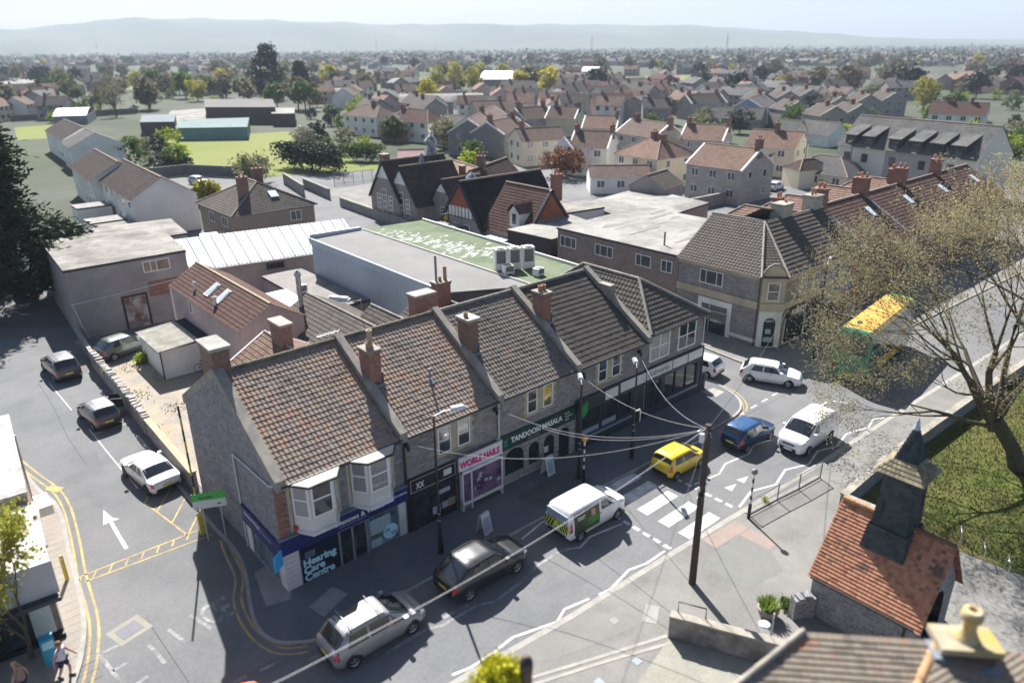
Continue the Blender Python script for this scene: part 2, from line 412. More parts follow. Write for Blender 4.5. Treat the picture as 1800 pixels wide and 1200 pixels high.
glass = GLASS('window_glass', inner=(.07, .08, .09))
glass_net = GLASS('window_curtained', inner=(.34, .35, .36), folds=True, rough=.12)
glass_shop = GLASS('shop_glass', (.008, .012, .015), inner=(.05, .07, .08))
glass_car = GLASS('car_glass', (.006, .008, .010), inner=(.02, .025, .03), rough=.04)
clay_pot = M('clay_pot', (.42, .21, .12), .9, .2, 5, col2=(.30, .22, .16), scale2=3)
buff_pot = M('buff_pot', (.46, .36, .24), .9, .2, 5, col2=(.3, .26, .2), scale2=3)
sky_blue = M('sky_blue_board', (.05, .42, .80), .5, .05, 1)
text_white = M('lettering_white', (.80, .80, .78), .5, .03, 1)
dim_text = M('lettering_grey', (.33, .34, .37), .6, .03, 1)
text_dark = M('lettering_dark', (.03, .03, .035), .5, .03, 1)
# ---------------------------------------------------------------- ground, roads, pavements
def sheet(name, pts, z, mat, th=0.0, par=None):
    mb = MB()
    if th: mb.prism(pts, z-th, z, 0)
    else:
        n = len(pts); ar = sum(pts[i][0]*pts[(i+1) % n][1]-pts[(i+1) % n][0]*pts[i][1] for i in range(n))
        mb.poly([(p[0], p[1], z) for p in (pts if ar > 0 else pts[::-1])])
    return struct(mb.to(name, mat, par))
mb = MB(); R_ = 9000
mb.poly([(-R_, -R_, -.06), (R_, -R_, -.06), (R_, R_, -.06), (-R_, R_, -.06)]); struct(mb.to('ground', town_ground))
sheet('road', [(-70, -40), (140, -40), (140, 75), (52, 110), (44, 110), (33, 75), (-70, 75)], 0.0, asphalt)
def curve(pts, sub=4):
    """smooth polyline through points"""
    P = [Vector((p[0], p[1], 0)) for p in pts]; out = []
    for i in range(len(P)-1):
        a, b = P[i], P[i+1]; p0 = P[max(0, i-1)]; p3 = P[min(len(P)-1, i+2)]
        for k in range(sub):
            t = k/sub
            out.append(.5*((2*a)+(-p0+b)*t+(2*p0-5*a+4*b-p3)*t*t+(-p0+3*a-3*b+p3)*t**3))
    out.append(P[-1]); return [(p.x, p.y) for p in out]
def ribbon(mb, pts, wd, z, off=0.0, mi=0, th=0.0, breaks=0):
    """flat strip following a polyline"""
    P = [Vector((p[0], p[1], 0)) for p in pts]; L = []; Rr = []
    for i, p in enumerate(P):
        d = (P[min(i+1, len(P)-1)]-P[max(0, i-1)]).normalized(); n = Vector((-d.y, d.x, 0))
        L.append(p+n*(off+wd/2)); Rr.append(p+n*(off-wd/2))
    for i in range(len(P)-1):
        if breaks and i % breaks == breaks-1: continue
        q = [Rr[i], Rr[i+1], L[i+1], L[i]]
        if th:
            mb.faces([(v.x, v.y, z-th) for v in q]+[(v.x, v.y, z) for v in q], [(4, 5, 6, 7), (0, 1, 5, 4), (1, 2, 6, 5), (2, 3, 7, 6), (3, 0, 4, 7)], mi)
        else: mb.poly([(v.x, v.y, z) for v in q], mi)
def lines(name, polylines, wd, mat, z=.006, **kw):
    mb = MB()
    for pl in polylines: ribbon(mb, pl, wd, z, **kw)
    return struct(mb.to(name, mat))
# pavement in front of the terrace
kN = curve([(-.75, 20), (-.7, 8), (-.6, 5), (-.85, 2.8), (-1.7, 0), (-1.95, -1.5), (-1.7, -2.5), (-1.1, -3.1), (-.2, -3.55), (1.5, -3.62), (4, -3.55), (13, -3.6), (22, -3.85), (28, -3.9), (30.2, -3.75), (31.5, -3.15), (32.4, -2.1), (32.9, -.6), (33.1, 1), (33.6, 12), (35.2, 50)])
sheet('pavement', kN+[(30, 50), (30, 10.9), (-.02, 10.9), (-.02, 20)], .10, M('shaded_tarmac', (.115, .122, .133), .93, .12, .5, col2=(.14, .145, .152), scale2=.3, fine=.1), .14)  # tarmac coloured darker and bluer to carry the terrace's shade
lines('kerb', [kN], .16, kerb_m, z=.106, off=-.07, th=.11)
# the far pavement at the corner shop and along its road
kR = curve([(41.5, 60), (39.3, 20), (38.1, 4), (37.8, 1), (37.9, -.7), (38.4, -2.3), (39.9, -3.6), (42, -4.3), (46, -4.6), (60, -5), (130, -8)])
sheet('pavement', kR+[(130, 0), (41.4, 0), (41.4, 60)], .10, paving, .14)
lines('kerb', [kR], .16, kerb_m, z=.106, off=.07, th=.11)
# wide southern pavement
kS = [(-60, -7.2), (-20, -8.2), (2.4, -9.05), (8.4, -9.55), (15.2, -9.85), (21.2, -10.2), (28.3, -10.55), (32.6, -10.65), (40, -10.9), (60, -11.6), (130, -15)]
sheet('pavement', kS+[(130, -40), (-60, -40)], .10, paving, .14)
lines('kerb', [kS], .3, kerb_m, z=.106, off=-.14, th=.11)
lines('kerb', [[(3.2, -10.35), (7.5, -12.0), (10.6, -13.15)], [(3.4, -10.8), (7.6, -12.35), (10.4, -13.5)]], .16, kerb_m, z=.112, th=.02)
# western pavement of the side street
kW = curve([(-7.9, 26), (-7.0, 19.3), (-6.75, 17), (-6.4, 15.2), (-6.4, 13), (-6.7, 10.4), (-7.0, 7.2), (-7.3, 4.6), (-7.75, 2.7), (-8.4, 1), (-9.6, -1), (-12, -2.6), (-20, -3)])
sheet('pavement', kW+[(-20, 26)], .10, paving_warm, .14)
lines('kerb', [kW], .2, kerb_m, z=.106, off=-.09, th=.11)
mb = MB(); rnd = random.Random(3)
for k in range(36):      # flag joints
    y = 18.2-k*.52
    mb.box(-8.3-(18-y)*.012, y, .1005, -6.75-(18-y)*.05, y+.02, .104)
for k in range(9): mb.box(-7.6-(.12*k), 16.5-k*2.1, .1005, -7.58-(.12*k), 18.2-k*2.1, .104)
struct(mb.to('pavement_joints', M('joint_dirt', (.16, .14, .12))))
# patches, tactile paving, covers
lines('tactile_paving', [[(17.0, -10.75), (19.6, -10.95)]], .85, tactile, z=.107)
lines('tactile_paving', [[(19.2, -11.35), (19.25, -13.0)]], .85, tactile, z=.107)
sheet('pavement_patch', [(16.7, -11.3), (18.7, -11.4), (18.8, -13.1), (17.9, -14.2), (15.6, -13.8), (15.4, -11.6)], .104, M('patch_grey', (.17, .172, .16), .93, .1, 1, fine=.15))
sheet('pavement_patch', [(5.2, -10.0), (9.2, -10.1), (11.5, -12.2), (8.5, -11.6), (6, -10.9)], .104, M('patch_pale', (.185, .182, .17), .93, .1, 1, fine=.15))
sheet('pavement_patch', [(.2, -1.6), (1.6, -1.1), (1.9, -2.0), (.4, -2.6)], .104, kerb_m)
sheet('pavement_patch', [(-.7, 2.2), (.1, 2.4), (.5, .6), (-.2, -.6), (-1.2, -.3)], .104, M('patch_new', (.26, .25, .235), .93, .15, 1, fine=.2))
sheet('pavement_patch', [(12.6, -1.3), (16.6, -1.2), (16.9, -3.0), (12.9, -3.2)], .104, M('patch_dark', (.10, .105, .11), .93, .1, 1, fine=.15))
sheet('pavement_patch', [(31.1, -.4), (32.2, -.5), (32.3, -1.4), (31.2, -1.5)], .104, conc)
sheet('road_patch', [(-30, -3.0), (-8.6, -3.0), (-1.6, -3.35), (-1.3, -3.85), (-9, -4.2), (-30, -4)], .004, asphalt_dark)
def cover(x, y, a, b, rz, z, frame=None):
    t = thing('manhole_cover', 'x', 'manhole', (x, y, z), rz, None)
    if frame:
        mb = MB(); mb.box(-a/2-.25, -b/2-.25, 0, a/2+.25, b/2+.25, .004); mb.to('frame', frame, t, world=False)
    mb = MB(); mb.box(-a/2, -b/2, 0.004, a/2, b/2, .012); mb.box(-.015, -b/2, .012, .015, b/2, .016)
    mb.to('lid', iron, t, world=False); return t
cover(-6.15, 2.35, .9, .75, .25, 0.0, M('patch_buff', (.25, .235, .2), .93, .1, 1))['label'] = 'large dark manhole cover in a pale square of side street road'
t = cover(10.15, -9.55, .5, .45, .03, 0.004); t['label'] = 'grated road drain by the kerb beside the white zigzag line'; t.name = 'road_drain'; t['category'] = 'drain'
t = cover(33.2, -10.45, .5, .4, .03, 0.004); t['label'] = 'small road drain by the far kerb below the white van'; t.name = 'road_drain'; t['category'] = 'drain'
t = thing('inspection_cover', 'pale rectangular inspection cover set in the southern pavement', 'manhole', (11.1, -11.9, .1), .55)
mb = MB(); mb.box(-.55, -.3, 0, .55, .3, .01); mb.to('lid', M('pale_lid', (.25, .245, .225)), t, world=False)
for x, y, l in ((9.6, -11.1, 'pale square stopcock cover in the pavement, nearest the kerb'), (8.6, -13.2, 'bluish square cover in the lower pavement by the bare tarmac'), (6.7, -12.9, 'bluish square cover in the lower pavement beside the kerb line')):
    mb = MB(); mb.box(x-.16, y-.16, .1, x+.16, y+.16, .112)
    tag(mb.to('stopcock_cover', M('pale_lid', (.25, .245, .225)) if y > -12 else M('blue_lid', (.24, .29, .32))), l, 'cover')
# ---------------------------------------------------------------- painted markings
def dbl(pts, sep=.32):
    return [[(p[0], p[1]) for p in pts]]
yl = curve([(-7.3, 23.5), (-6.5, 19.2), (-5.95, 16.5), (-5.9, 14), (-6.25, 10.5), (-6.65, 7.5), (-6.95, 4.2), (-7.4, 2.2), (-8.1, .3), (-9.4, -1.8)], 5)
mb = MB(); ribbon(mb, yl, .11, .006, off=.0); ribbon(mb, yl, .11, .006, off=-.34)
ribbon(mb, [(-6.4, 17.2), (-5.9, 16.4)], .5, .010)
yn = curve([(-.9, 5.9), (-1.15, 4.6), (-1.45, 2.6), (-2.1, 1.2), (-2.4, -.3), (-2.4, -1.8), (-2.1, -2.9), (-1.6, -3.5), (-1.0, -3.85)], 5)
ribbon(mb, yn, .11, .006); ribbon(mb, yn, .11, .006, off=.34)
ye = curve([(34.2, 14), (33.7, 6), (33.35, 1), (33.3, -.9), (32.7, -2.5), (31.7, -3.6), (30.4, -4.15), (28.8, -4.3)], 5)
ribbon(mb, ye, .10, .006); ribbon(mb, ye, .10, .006, off=-.26)
for a, b in (((-6.9, 7.55), (-1.0, 7.45)), ((-6.8, 7.0), (-1.0, 6.6)), ((-2.0, 7.4), (-2.75, 12.0)), ((-6.9, 7.5), (-7.0, 7.15))): ribbon(mb, [a, b], .10, .006)
for k in range(8): ribbon(mb, [(-6.5+k*.72, 6.98), (-6.2+k*.72, 7.52)], .08, .0065)
for a, b in (((-1.9, 7.5), (-.65, 9.3)), ((-2.25, 9.0), (-.7, 11.2)), ((-2.5, 10.6), (-.8, 13.0)), ((-2.68, 12), (-1.6, 13.6))): ribbon(mb, [a, b], .09, .0065)
struct(mb.to('yellow_markings', yellow_line))
mb = MB()
# zebra stripes
for k, y in enumerate((-4.2, -5.4, -6.75, -8.15, -9.45)):
    mb.box(16.75+.0*k, y-.36, .003, 19.4, y+.36, .007)
for x0 in (15.45, 20.75):
    for k in range(9):
        y = -3.95-k*.66
        mb.box(x0-.09-.006*k, y-.42, .003, x0+.09, y, .007)
# zigzags
for pl in ([(15.1, -9.55), (13.7, -9.55), (12.7, -9.3), (11.0, -9.62), (8.6, -9.12), (7.8, -9.45), (5.8, -8.85), (4.6, -8.95), (3.5, -8.95), (2.7, -8.75)],
           [(21.0, -9.9), (22.8, -9.5), (24.4, -10.05), (26.2, -9.6), (27.8, -10.2), (29.6, -9.8), (31.0, -10.3), (33.0, -9.95), (34.8, -10.5), (36.2, -10.2), (36.9, -10.6)]):
    ribbon(mb, pl, .13, .006)
for pl in ([(15.0, -4.0), (13.2, -4.1), (12.2, -3.85), (10.5, -4.2)], [(21.2, -4.25), (23, -4.4), (24.4, -4.15), (26.3, -4.5)],
           [(15.2, -6.7), (13.2, -6.35), (12.2, -6.6), (11.6, -6.25)], [(21.0, -7.0), (23.0, -7.3), (24.2, -6.9), (26.2, -7.2), (27.4, -6.8), (28.8, -7.2)]):
    ribbon(mb, pl, .12, .006)
for k in range(4): ribbon(mb, [(30.2+k*1.4, -4.0+.03*k), (30.9+k*1.4, -4.0+.03*k)], .13, .006)      # junction dashes
for a, b in (((36.7, -7.0), (37.2, -8.0)), ((35.3, -6.95), (36.3, -6.95)), ((41.5, -7.9), (46, -7.95)), ((31.6, -6.95), (32.8, -6.95))): ribbon(mb, [a, b], .13, .0065)
for x in (22.0, 23.2): mb.poly([(x, -8.3, .007), (x+.8, -8.55, .007), (x, -8.8, .007)])
for a, b in (((-6.7, 2.35-.0), (-6.7, 2.36)),): pass
# arrow on the side street
mb.prism([(-4.74, 8.3), (-4.56, 8.3), (-4.53, 11.2), (-4.71, 11.2)], .003, .007)
mb.prism([(-5.0, 11.2), (-4.2, 11.25), (-4.45, 11.6), (-4.62, 12.7)], .003, .007)
# parking bay
for pl in ([(-3.1, 27), (-3.3, 33)], [(-2.9, 23.2), (-2.75, 17.5), (-2.6, 13.6)], [(-2.95, 22.2), (-.7, 22.4)], [(-2.75, 17.2), (-2.4, 17.2)]): ribbon(mb, pl, .07, .006)
struct(mb.to('white_markings', white_line))
seam = M('road_seam', (.075, .075, .08), .95, .2, 3)
lines('road_seam', [[(-3.9, 33.5), (-3.95, 28), (-4.2, 23), (-4.15, 18.5)], [(-5.4, 2.4), (-5.2, -3)], [(-20, -6.0), (2, -5.95)], [(23, -6.0), (60, -7.4)], [(29.5, -4.3), (42, -4.6)]], .035, seam, z=.003)
for q in ([(-6.0, 12.2), (-4.9, 12.4), (-5.0, 14.6), (-5.9, 14.4)], [(7, -7.6), (11, -7.7), (11.1, -8.6), (7, -8.4)], [(24.5, -8.2), (29, -8.4), (29, -9.1), (24.5, -8.9)], [(-3.4, 18), (-1.0, 18.3), (-1.1, 20.2), (-3.3, 20)], [(-14, -5), (-9, -5), (-9, -6.6), (-14, -6.4)]): sheet('road_patch', q, .0025, M('asphalt_old_patch', (.145, .147, .15), .93, .1, .8, fine=.1))
mb = MB()
for pl in ([(1.4, -6.05), (3.3, -6.05), (4.0, -6.35), (5.8, -6.35), (6.6, -6.7), (8.4, -6.55), (9.6, -6.2), (11.2, -6.15), (11.7, -6.35)], [(4.3, -6.0), (5.6, -6.1)],
           [(-7.5, 1.9), (-7.3, .2), (-7.0, -1.6)], [(-7.4, 1.7), (-6.7, 1.75)], [(-7.3, .4), (-6.6, .5)], [(-7.1, -1.0), (-6.3, -.8)],
           [(-5.8, .9), (-5.6, -.6)], [(-4.9, 1.3), (-4.6, .0)], [(-3.9, 1.5), (-3.5, .1)], [(-2.9, 1.7), (-2.95, .9)], [(-4.4, -5.9), (-2, -5.9)],
           [(-5.9, -3.3), (-5.2, -3.3)], [(-4.4, -3.35), (-3.4, -3.4)], [(-2.9, -3.5), (-1.9, -3.55)], [(-1.2, -4.3), (0, -4.35)]): ribbon(mb, pl, .17, .0068)
struct(mb.to('worn_markings', worn_white))
t = text_mesh('road_lettering', 'CE', 2.0, worn_white, (-3.55, .25, .008), (1, .06, 0), (-.06, 1, 0), None, .004, .035, sx=.55); struct(t)
# ---------------------------------------------------------------- yard, lawns and fields
sheet('yard', [(.1, 10.9), (.1, 41), (12, 41), (12, 10.9)], .035, earth)
sheet('yard_slab', [(1, 33.3), (6.8, 33.3), (6.8, 40.9), (.4, 40.9)], .045, asphalt)
sheet('yard', [(12, 10.9), (30, 10.9), (30, 36), (12, 41)], .03, conc)
sheet('lawn', [(24.5, -16.2), (24.8, -14.0), (31, -13.75), (45, -14.0), (90, -17), (90, -40), (27.5, -40), (25.6, -19.2), (25.2, -17.5)], .125, lawn, .1)
sheet('playing_field', [tuple(gp(*p)[:2]) for p in ((268, 245), (505, 231), (600, 262), (640, 300), (500, 310), (335, 296))], -.03, field_green)
sheet('playing_field', [tuple(gp(*p)[:2]) for p in ((520, 318), (665, 287), (668, 324), (560, 334))], -.02, field_green)
sheet('playing_field', [tuple(gp(*p)[:2]) for p in ((25, 224), (95, 219), (92, 243), (30, 246))], -.03, field_green)
sheet('playing_field', [tuple(gp(*p)[:2]) for p in ((150, 158), (480, 154), (480, 143), (160, 147))], -.03, field_green)
sheet('playing_field', [tuple(gp(*p)[:2]) for p in ((1080, 146), (1230, 140), (1230, 132), (1090, 136))], -.03, field_green)
sheet('playground', [tuple(gp(*p)[:2]) for p in ((280, 226), (300, 195), (362, 190), (372, 219))], -.025, pale_roof)
sheet('playground', [tuple(gp(*p)[:2]) for p in ((560, 338), (655, 322), (672, 352), (700, 385), (660, 372), (600, 350))], .02, paving)
sheet('road', [tuple(gp(*p)[:2]) for p in ((1140, 402), (1215, 376), (1345, 342), (1420, 330), (1420, 392), (1290, 412))], .012, asphalt)
sheet('road', [tuple(gp(*p)[:2]) for p in ((270, 312), (420, 312), (500, 330), (560, 345), (560, 360), (480, 345), (400, 335), (290, 330))], .008, asphalt)
# ---------------------------------------------------------------- building kit
X, Y, Z = Vector((1, 0, 0)), Vector((0, 1, 0)), Vector((0, 0, 1))
def win(par, o, t, n, w, h, v=(), hb=(), fm=None, pm=None, sill=None, fw=.065, name='window', label=None, proud=.05):
    """framed window lying on a wall; v / hb are mullion and transom positions as fractions"""
    fm = fm or white; pm = pm or glass; t = Vector(t).normalized(); n = Vector(n).normalized()
    mb = MB(); d = (-.02, proud)
    mb.ob(o, t, n, (0, fw), (0, h), d); mb.ob(o, t, n, (w-fw, w), (0, h), d)
    mb.ob(o, t, n, (fw, w-fw), (h-fw, h), d); mb.ob(o, t, n, (fw, w-fw), (0, fw), d)
    for f in v: mb.ob(o, t, n, (f*w-fw*.4, f*w+fw*.4), (fw, h-fw), (-.02, proud-.004))
    for f in hb: mb.ob(o, t, n, (fw, w-fw), (f*h-fw*.4, f*h+fw*.4), (-.02, proud-.007))
    f = mb.to(name, fm, par)
    if label: f['label'] = label
    mb = MB(); mb.ob(o, t, n, (fw*.6, w-fw*.6), (fw*.6, h-fw*.6), (-.02, .018)); mb.to('pane', pm, f)
    if sill:
        mb = MB(); mb.ob(o, t, n, (-.07, w+.07), (-.09, -.003), (-.02, .13)); mb.to('sill', sill, f)
    return f
def surround(par, o, t, n, w, h, b=.16, mat=None):
    mb = MB(); t = Vector(t); n = Vector(n); d = (-.02, .035)
    mb.ob(o, t, n, (-b, -.003), (-.02, h+b), d); mb.ob(o, t, n, (w+.003, w+b), (-.02, h+b), d); mb.ob(o, t, n, (-.003, w+.003), (h+.003, h+b), d)
    mb.ob(o, t, n, (-b-.05, w+b+.05), (-.14, -.02), (-.02, .10))
    for k in range(3):
        z = .1+k*h*.36; mb.ob(o, t, n, (-b-.12, -b+.001), (z, z+.2), (-.02, .028)); mb.ob(o, t, n, (w+b-.001, w+b+.12), (z, z+.2), (-.02, .028))
    return mb.to('window_surround', mat or bath, par)
def chimney(par, x0, y0, x1, y1, zb, zt, bm=None, pots=(), slab=None, flash=True, name='chimney'):
    mb = MB(); mb.box(x0, y0, zb, x1, y1, zt-.22, 0); mb.box(x0-.04, y0-.04, zt-.22, x1+.04, y1+.04, zt-.10, 0)
    mb.box(x0-.075, y0-.075, zt-.10, x1+.075, y1+.075, zt, 1 if slab is None else 1)
    if slab: mb.box(x0-.1, y0-.1, zt+.002, x1+.1, y1+.1, zt+.07, 1)
    c = mb.to(name, [bm or brick, slab or cope], par)
    for p in pots:
        dx, dy, hh, r, pm = p[:5]
        mb = MB(); cx, cy = x0+(x1-x0)*dx, y0+(y1-y0)*dy
        mb.lathe([(r*1.15, 0), (r*.95, .05), (r*.85, hh*.85), (r*1.05, hh*.88), (r*1.05, hh), (r*.7, hh), (r*.65, hh-.15)], (cx, cy, zt), 10)
        mb.to('chimney_pot', pm, c)
    if flash:
        mb = MB(); zz = zb+.0
    return c
def ridge(par, a, b, mat, r=.11, name='ridge_tiles'):
    a, b = Vector(a), Vector(b); mb = MB(); L = (b-a).length; k = max(1, int(L/.45)); d = (b-a)/k
    for i in range(k): mb.tube([a+d*i, a+d*(i+1)+d*.04], [r, r*.88], 8)
    return mb.to(name, mat, par)
def pipe(par, pts, r=.05, mat=None, name='drainpipe'):
    mb = MB(); mb.tube(pts, r, 6); return mb.to(name, mat or gutter_m, par)
def board(par, o, t, n, w, h, d, mat, name='sign_board'):
    mb = MB(); mb.ob(o, t, n, (0, w), (0, h), (.0, d)); return mb.to(name, mat, par)
# ---------------------------------------------------------------- the shop terrace
XS = [0.0, 6.45, 12.55, 18.45, 24.85, 31.0]
RY, RZ, EZ, DEP = 5.4, 9.0, 5.72, 10.8
LAB = ['end of terrace hearing shop with two white bay windows and navy fascia',
       'terraced stone house with black shop and pink lettered nail bar below',
       'terraced stone restaurant with dark green fascia and arched ground floor',
       'terraced stone house with slate blue shopfront and stone mullioned upper windows',
       'last house of the terrace with hipped brown roof and white estate agent signs']
TERR = []
def coping(par, x, w=.22):
    mb = MB()
    for s in (1, -1):
        y0 = -.32 if s > 0 else DEP+.3
        a = Vector((x-w, y0, EZ-.05)); b = Vector((x+w, y0, EZ-.05)); c = Vector((x+w, RY, RZ+.12)); d = Vector((x-w, RY, RZ+.12))
        up = Vector((0, 0, .26))
        q = [a, b, c, d] if s > 0 else [b, a, d, c]
        mb.faces([p-up*.9 for p in q]+[p+up for p in q], [(4, 5, 6, 7), (3, 2, 1, 0), (0, 1, 5, 4), (1, 2, 6, 5), (2, 3, 7, 6), (3, 0, 4, 7)], 0)
    return mb.to('parapet_coping', cope, par)
for i in range(5):
    x0, x1 = XS[i], XS[i+1]
    h = thing('terrace_shop', LAB[i], 'shop', ((x0+x1)/2, 0, 0), 0, 'shops of the old stone terrace'); TERR.append(h)
    mb = MB(); ez = EZ if i < 4 else 6.0
    if i < 4:
        pr = [(0, .0), (0, EZ), (RY, RZ-.03), (DEP, EZ), (DEP, 0)]
        a = [(x0, y, z) for y, z in pr]; b = [(x1, y, z) for y, z in pr]; n = 5
        mb.faces(a+b, [(0, 1, 2, 3, 4), (9, 8, 7, 6, 5)]+[(k, n+k, n+(k+1) % n, (k+1) % n) for k in range(n)], 0)
    else: mb.box(x0, 0, 0, x1, DEP, ez)
    wmat = stone if i else STONE('end_wall_rubble', (.135, .14, .155), (.235, .24, .262), (.27, .275, .285), .34, .15, .17, stain=(.19, .185, .185))
    mb.to('wall', wmat, h)
    if i < 4:
        mb = MB()
        l, r = x0+(.45 if i == 0 else .2), x1-.2
        tm = (tile_old, tile_old, tile_grey, tile_brown)[i]
        if i < 3: pantile_face(mb, (l, -.24, EZ-.12), (r, -.24, EZ-.12), (r, RY, RZ+.02), (l, RY, RZ+.02), .215, .285, seed=i)
        else: pantile_face(mb, (l, -.24, EZ-.12), (r, -.24, EZ-.12), (r, RY, RZ+.02), (l, RY, RZ+.02), .15, .36, amp=.02, seed=i)
        tile_face(mb, [(r, DEP+.2, EZ-.1), (l, DEP+.2, EZ-.1), (l, RY, RZ+.02), (r, RY, RZ+.02)])
        mb.to('roof', tm, h)
        ridge(h, (l, RY, RZ+.10), (r, RY, RZ+.10), cope if i > 1 else M('dark_ridge', (.11, .10, .09), .9, .25, 3, col2=(.22, .19, .13), scale2=2), .12)
        mb = MB(); mb.tube([(x0+.2, -.3, EZ-.14), (x1-.1, -.3, EZ-.14)], .065, 8); mb.to('gutter', gutter_m, h)
    coping(h, x0+(.22 if i == 0 else 0), .24 if i == 0 else .2)
h = TERR[4]
A5 = (27.4, 2.9, 8.5); B5 = (27.4, 8.0, 8.5)
mb = MB()
tile_face(mb, [(25.05, -.25, 5.95), (31.25, -.25, 5.95), A5])
tile_face(mb, [(31.25, -.25, 5.95), (31.25, 11, 5.95), B5, A5])
tile_face(mb, [(25.05, 11, 5.95), (25.05, -.25, 5.95), A5, B5])
tile_face(mb, [(31.25, 11, 5.95), (25.05, 11, 5.95), B5])
mb.to('roof', tile_brown, h)
for q in ((A5, (25.05, -.25, 6.0)), (A5, (31.25, -.25, 6.0)), (A5, B5), (B5, (25.05, 11, 6))): ridge(h, q[0], q[1], cope, .12)
mb = MB(); mb.tube([(25.1, -.33, 5.93), (31.3, -.33, 5.93), (31.34, 10.9, 5.93)], .065, 8); mb.to('gutter', gutter_m, h)
mb = MB()     # stepped stone piece on the party wall
mb.box(24.62, 3.0, 7.6, 25.1, 4.2, 8.55); mb.to('parapet_block', cope, h)
# chimneys on the terrace
chimney(TERR[0], .05, 5.3, .85, 6.9, 8.2, 10.25, brick_dark, slab=conc)
chimney(TERR[0], 6.5, 2.5, 7.15, 3.45, 7.0, 9.25, brick, pots=((.25, .3, .35, .13, clay_pot), (.68, .6, .85, .15, buff_pot)))
chimney(TERR[1], 12.62, 2.45, 13.3, 3.4, 7.0, 9.3, brick_dark, pots=((.3, .5, .32, .14, clay_pot),), slab=conc)
chimney(TERR[2], 18.5, 2.8, 19.15, 3.75, 7.2, 9.45, brick, pots=((.28, .5, .35, .14, clay_pot), (.74, .5, .35, .14, clay_pot)))
for x, a, b, tm in ((6.5, .55, .6, 0), (12.6, .5, .5, 1), (18.5, .5, .5, 2)):      # lead round the stack foot
    y = (2.42, 2.37, 2.72)[tm]; z = RZ-(RY-y)*(RZ-EZ)/(RY)
    mb = MB(); mb.ob((x-.05, y, z-.05), X, -Y, (0, .8), (0, .28), (0, .04)); mb.ob((x+.68, y, z-.05), Y, X, (0, 1.05), (.0, .85), (0, .03)); mb.to('flashing', lead, TERR[tm])
mb = MB(); mb.tube([(9.6, 1.9, 6.8), (9.6, 1.9, 7.62)], .06, 8); mb.lathe([(.28, 0), (.1, .12), (.08, .2)], (9.6, 1.9, 6.85), 10)
mb.to('soil_vent', lead, TERR[1])
mb = MB(); a = Vector((6.45, 5.2, 9.3)); mb.tube([a, a+Vector((0, 0, .35))], .015, 4); mb.tube([a+Vector((-1.3, -.1, .3)), a+Vector((0, 0, .3))], .014, 4)
for k in range(7): mb.tube([a+Vector((-.2-.16*k, -.25, .3)), a+Vector((-.2-.16*k, .2, .3))], .008, 4)
mb.to('television_aerial', steel, TERR[0])
# --- hearing shop
h = TERR[0]
mb = MB(); mb.box(-.03, -.04, 2.9, .34, .05, 5.55)
for k in range(9): mb.box(-.045, -.055, 3.0+k*.29, .42+.0*k, .05, 3.0+k*.29+.14)
mb.to('brick_quoin', brick, h)
mb = MB(); mb.box(-.12, -.14, 2.06, 6.5, -.001, 2.92); mb.box(-.14, .0, 1.7, -.001, 4.3, 2.6); mb.to('fascia', navy, h)
mb = MB(); mb.box(-.2, -.26, 2.925, 6.5, .0, 2.98); mb.to('fascia_capping', lead, h)
text_mesh('lettering', 'Menows & Wood', .36, text_white, (2.55, -.142, 2.36), X, Z, h, .02, .006)
text_mesh('lettering', 'HEARING CARE SPECIALISTS', .12, dim_text, (2.7, -.142, 2.2), X, Z, h, .02)
text_mesh('lettering', '01934 248420', .17, text_white, (5.5, -.142, 2.5), X, Z, h, .02)
text_mesh('lettering', 'Hearing Care Centre', .2, dim_text, (-.142, 2.6, 2.2), -Y, Z, h, .02)
text_mesh('lettering', 'Menows & Wood', .24, text_white, (-.142, 3.9, 2.28), -Y, Z, h, .02)
mb = MB()
for k in range(8): mb.box(-.05, -.06, .02+k*.255, .68, .62, .255+k*.255)
mb.to('pilaster', white_paint, h); mb = MB()
for k in range(8): mb.box(6.0, -.05, .02+k*.255, 6.42, -.001, .255+k*.255)
mb.to('pilaster', white_paint, h); mb = MB(); mb.box(-.05, 3.55, .02, -.001, 4.2, 1.68); mb.to('white_panel', white_paint, h)
mb = MB(); mb.ob((.74, -.02, .12), X, -Y, (0, 1.9), (0, 1.92), (0, .03)); f = mb.to('shop_window', GLASS('dark_vinyl', (.006, .012, .03), inner=(.01, .03, .05)), h)
cy = M('cyan_lettering', (.50, .78, .84), .5, .03, 1)
for k, tx in enumerate(('Hearing', 'Care', 'Centre')): text_mesh('window_lettering', tx, .52, cy, (.82, -.058, .95-k*.40), X, Z, f, .01, .022, sx=1.0)
mb = MB(); mb.ob((.95, -.055, 1.35), X, -Y, (0, .5), (0, .35), (0, .006)); mb.to('window_picture', M('vinyl_grey', (.12, .16, .20), .5, .4, 6), f)
frm = M('aluminium_frame', (.30, .33, .37), .4, .08, 2, metal=.3)
mb = MB()
for x in (2.66, 3.35, 4.1): mb.box(x, -.08, .02, x+.09, -.001, 2.05)
mb.box(2.66, -.08, 1.97, 4.19, -.003, 2.05); mb.box(2.66, -.12, .015, 4.3, -.003, .06); f = mb.to('shop_door', frm, h)
mb = MB(); mb.box(2.72, -.03, .06, 4.12, -.005, 1.98); mb.to('pane', glass_shop, f)
mb = MB(); mb.tube([(3.5, -.14, .8), (3.5, -.14, 1.35)], .02, 6); mb.to('handle', steel, f)
win(h, (4.25, -.004, .14), X, -Y, 1.72, 1.9, fm=frm, pm=GLASS('shop_interior', (.03, .07, .08), inner=(.22, .34, .36)), fw=.07, name='shop_window')
mb = MB(); mb.lathe([(.44, 0), (.44, .02)], (0, 0, 0), 20); d = mb
P = [(5.45+.42*math.cos(a*PI/12), -.06, .72+.42*math.sin(a*PI/12)) for a in range(24)]
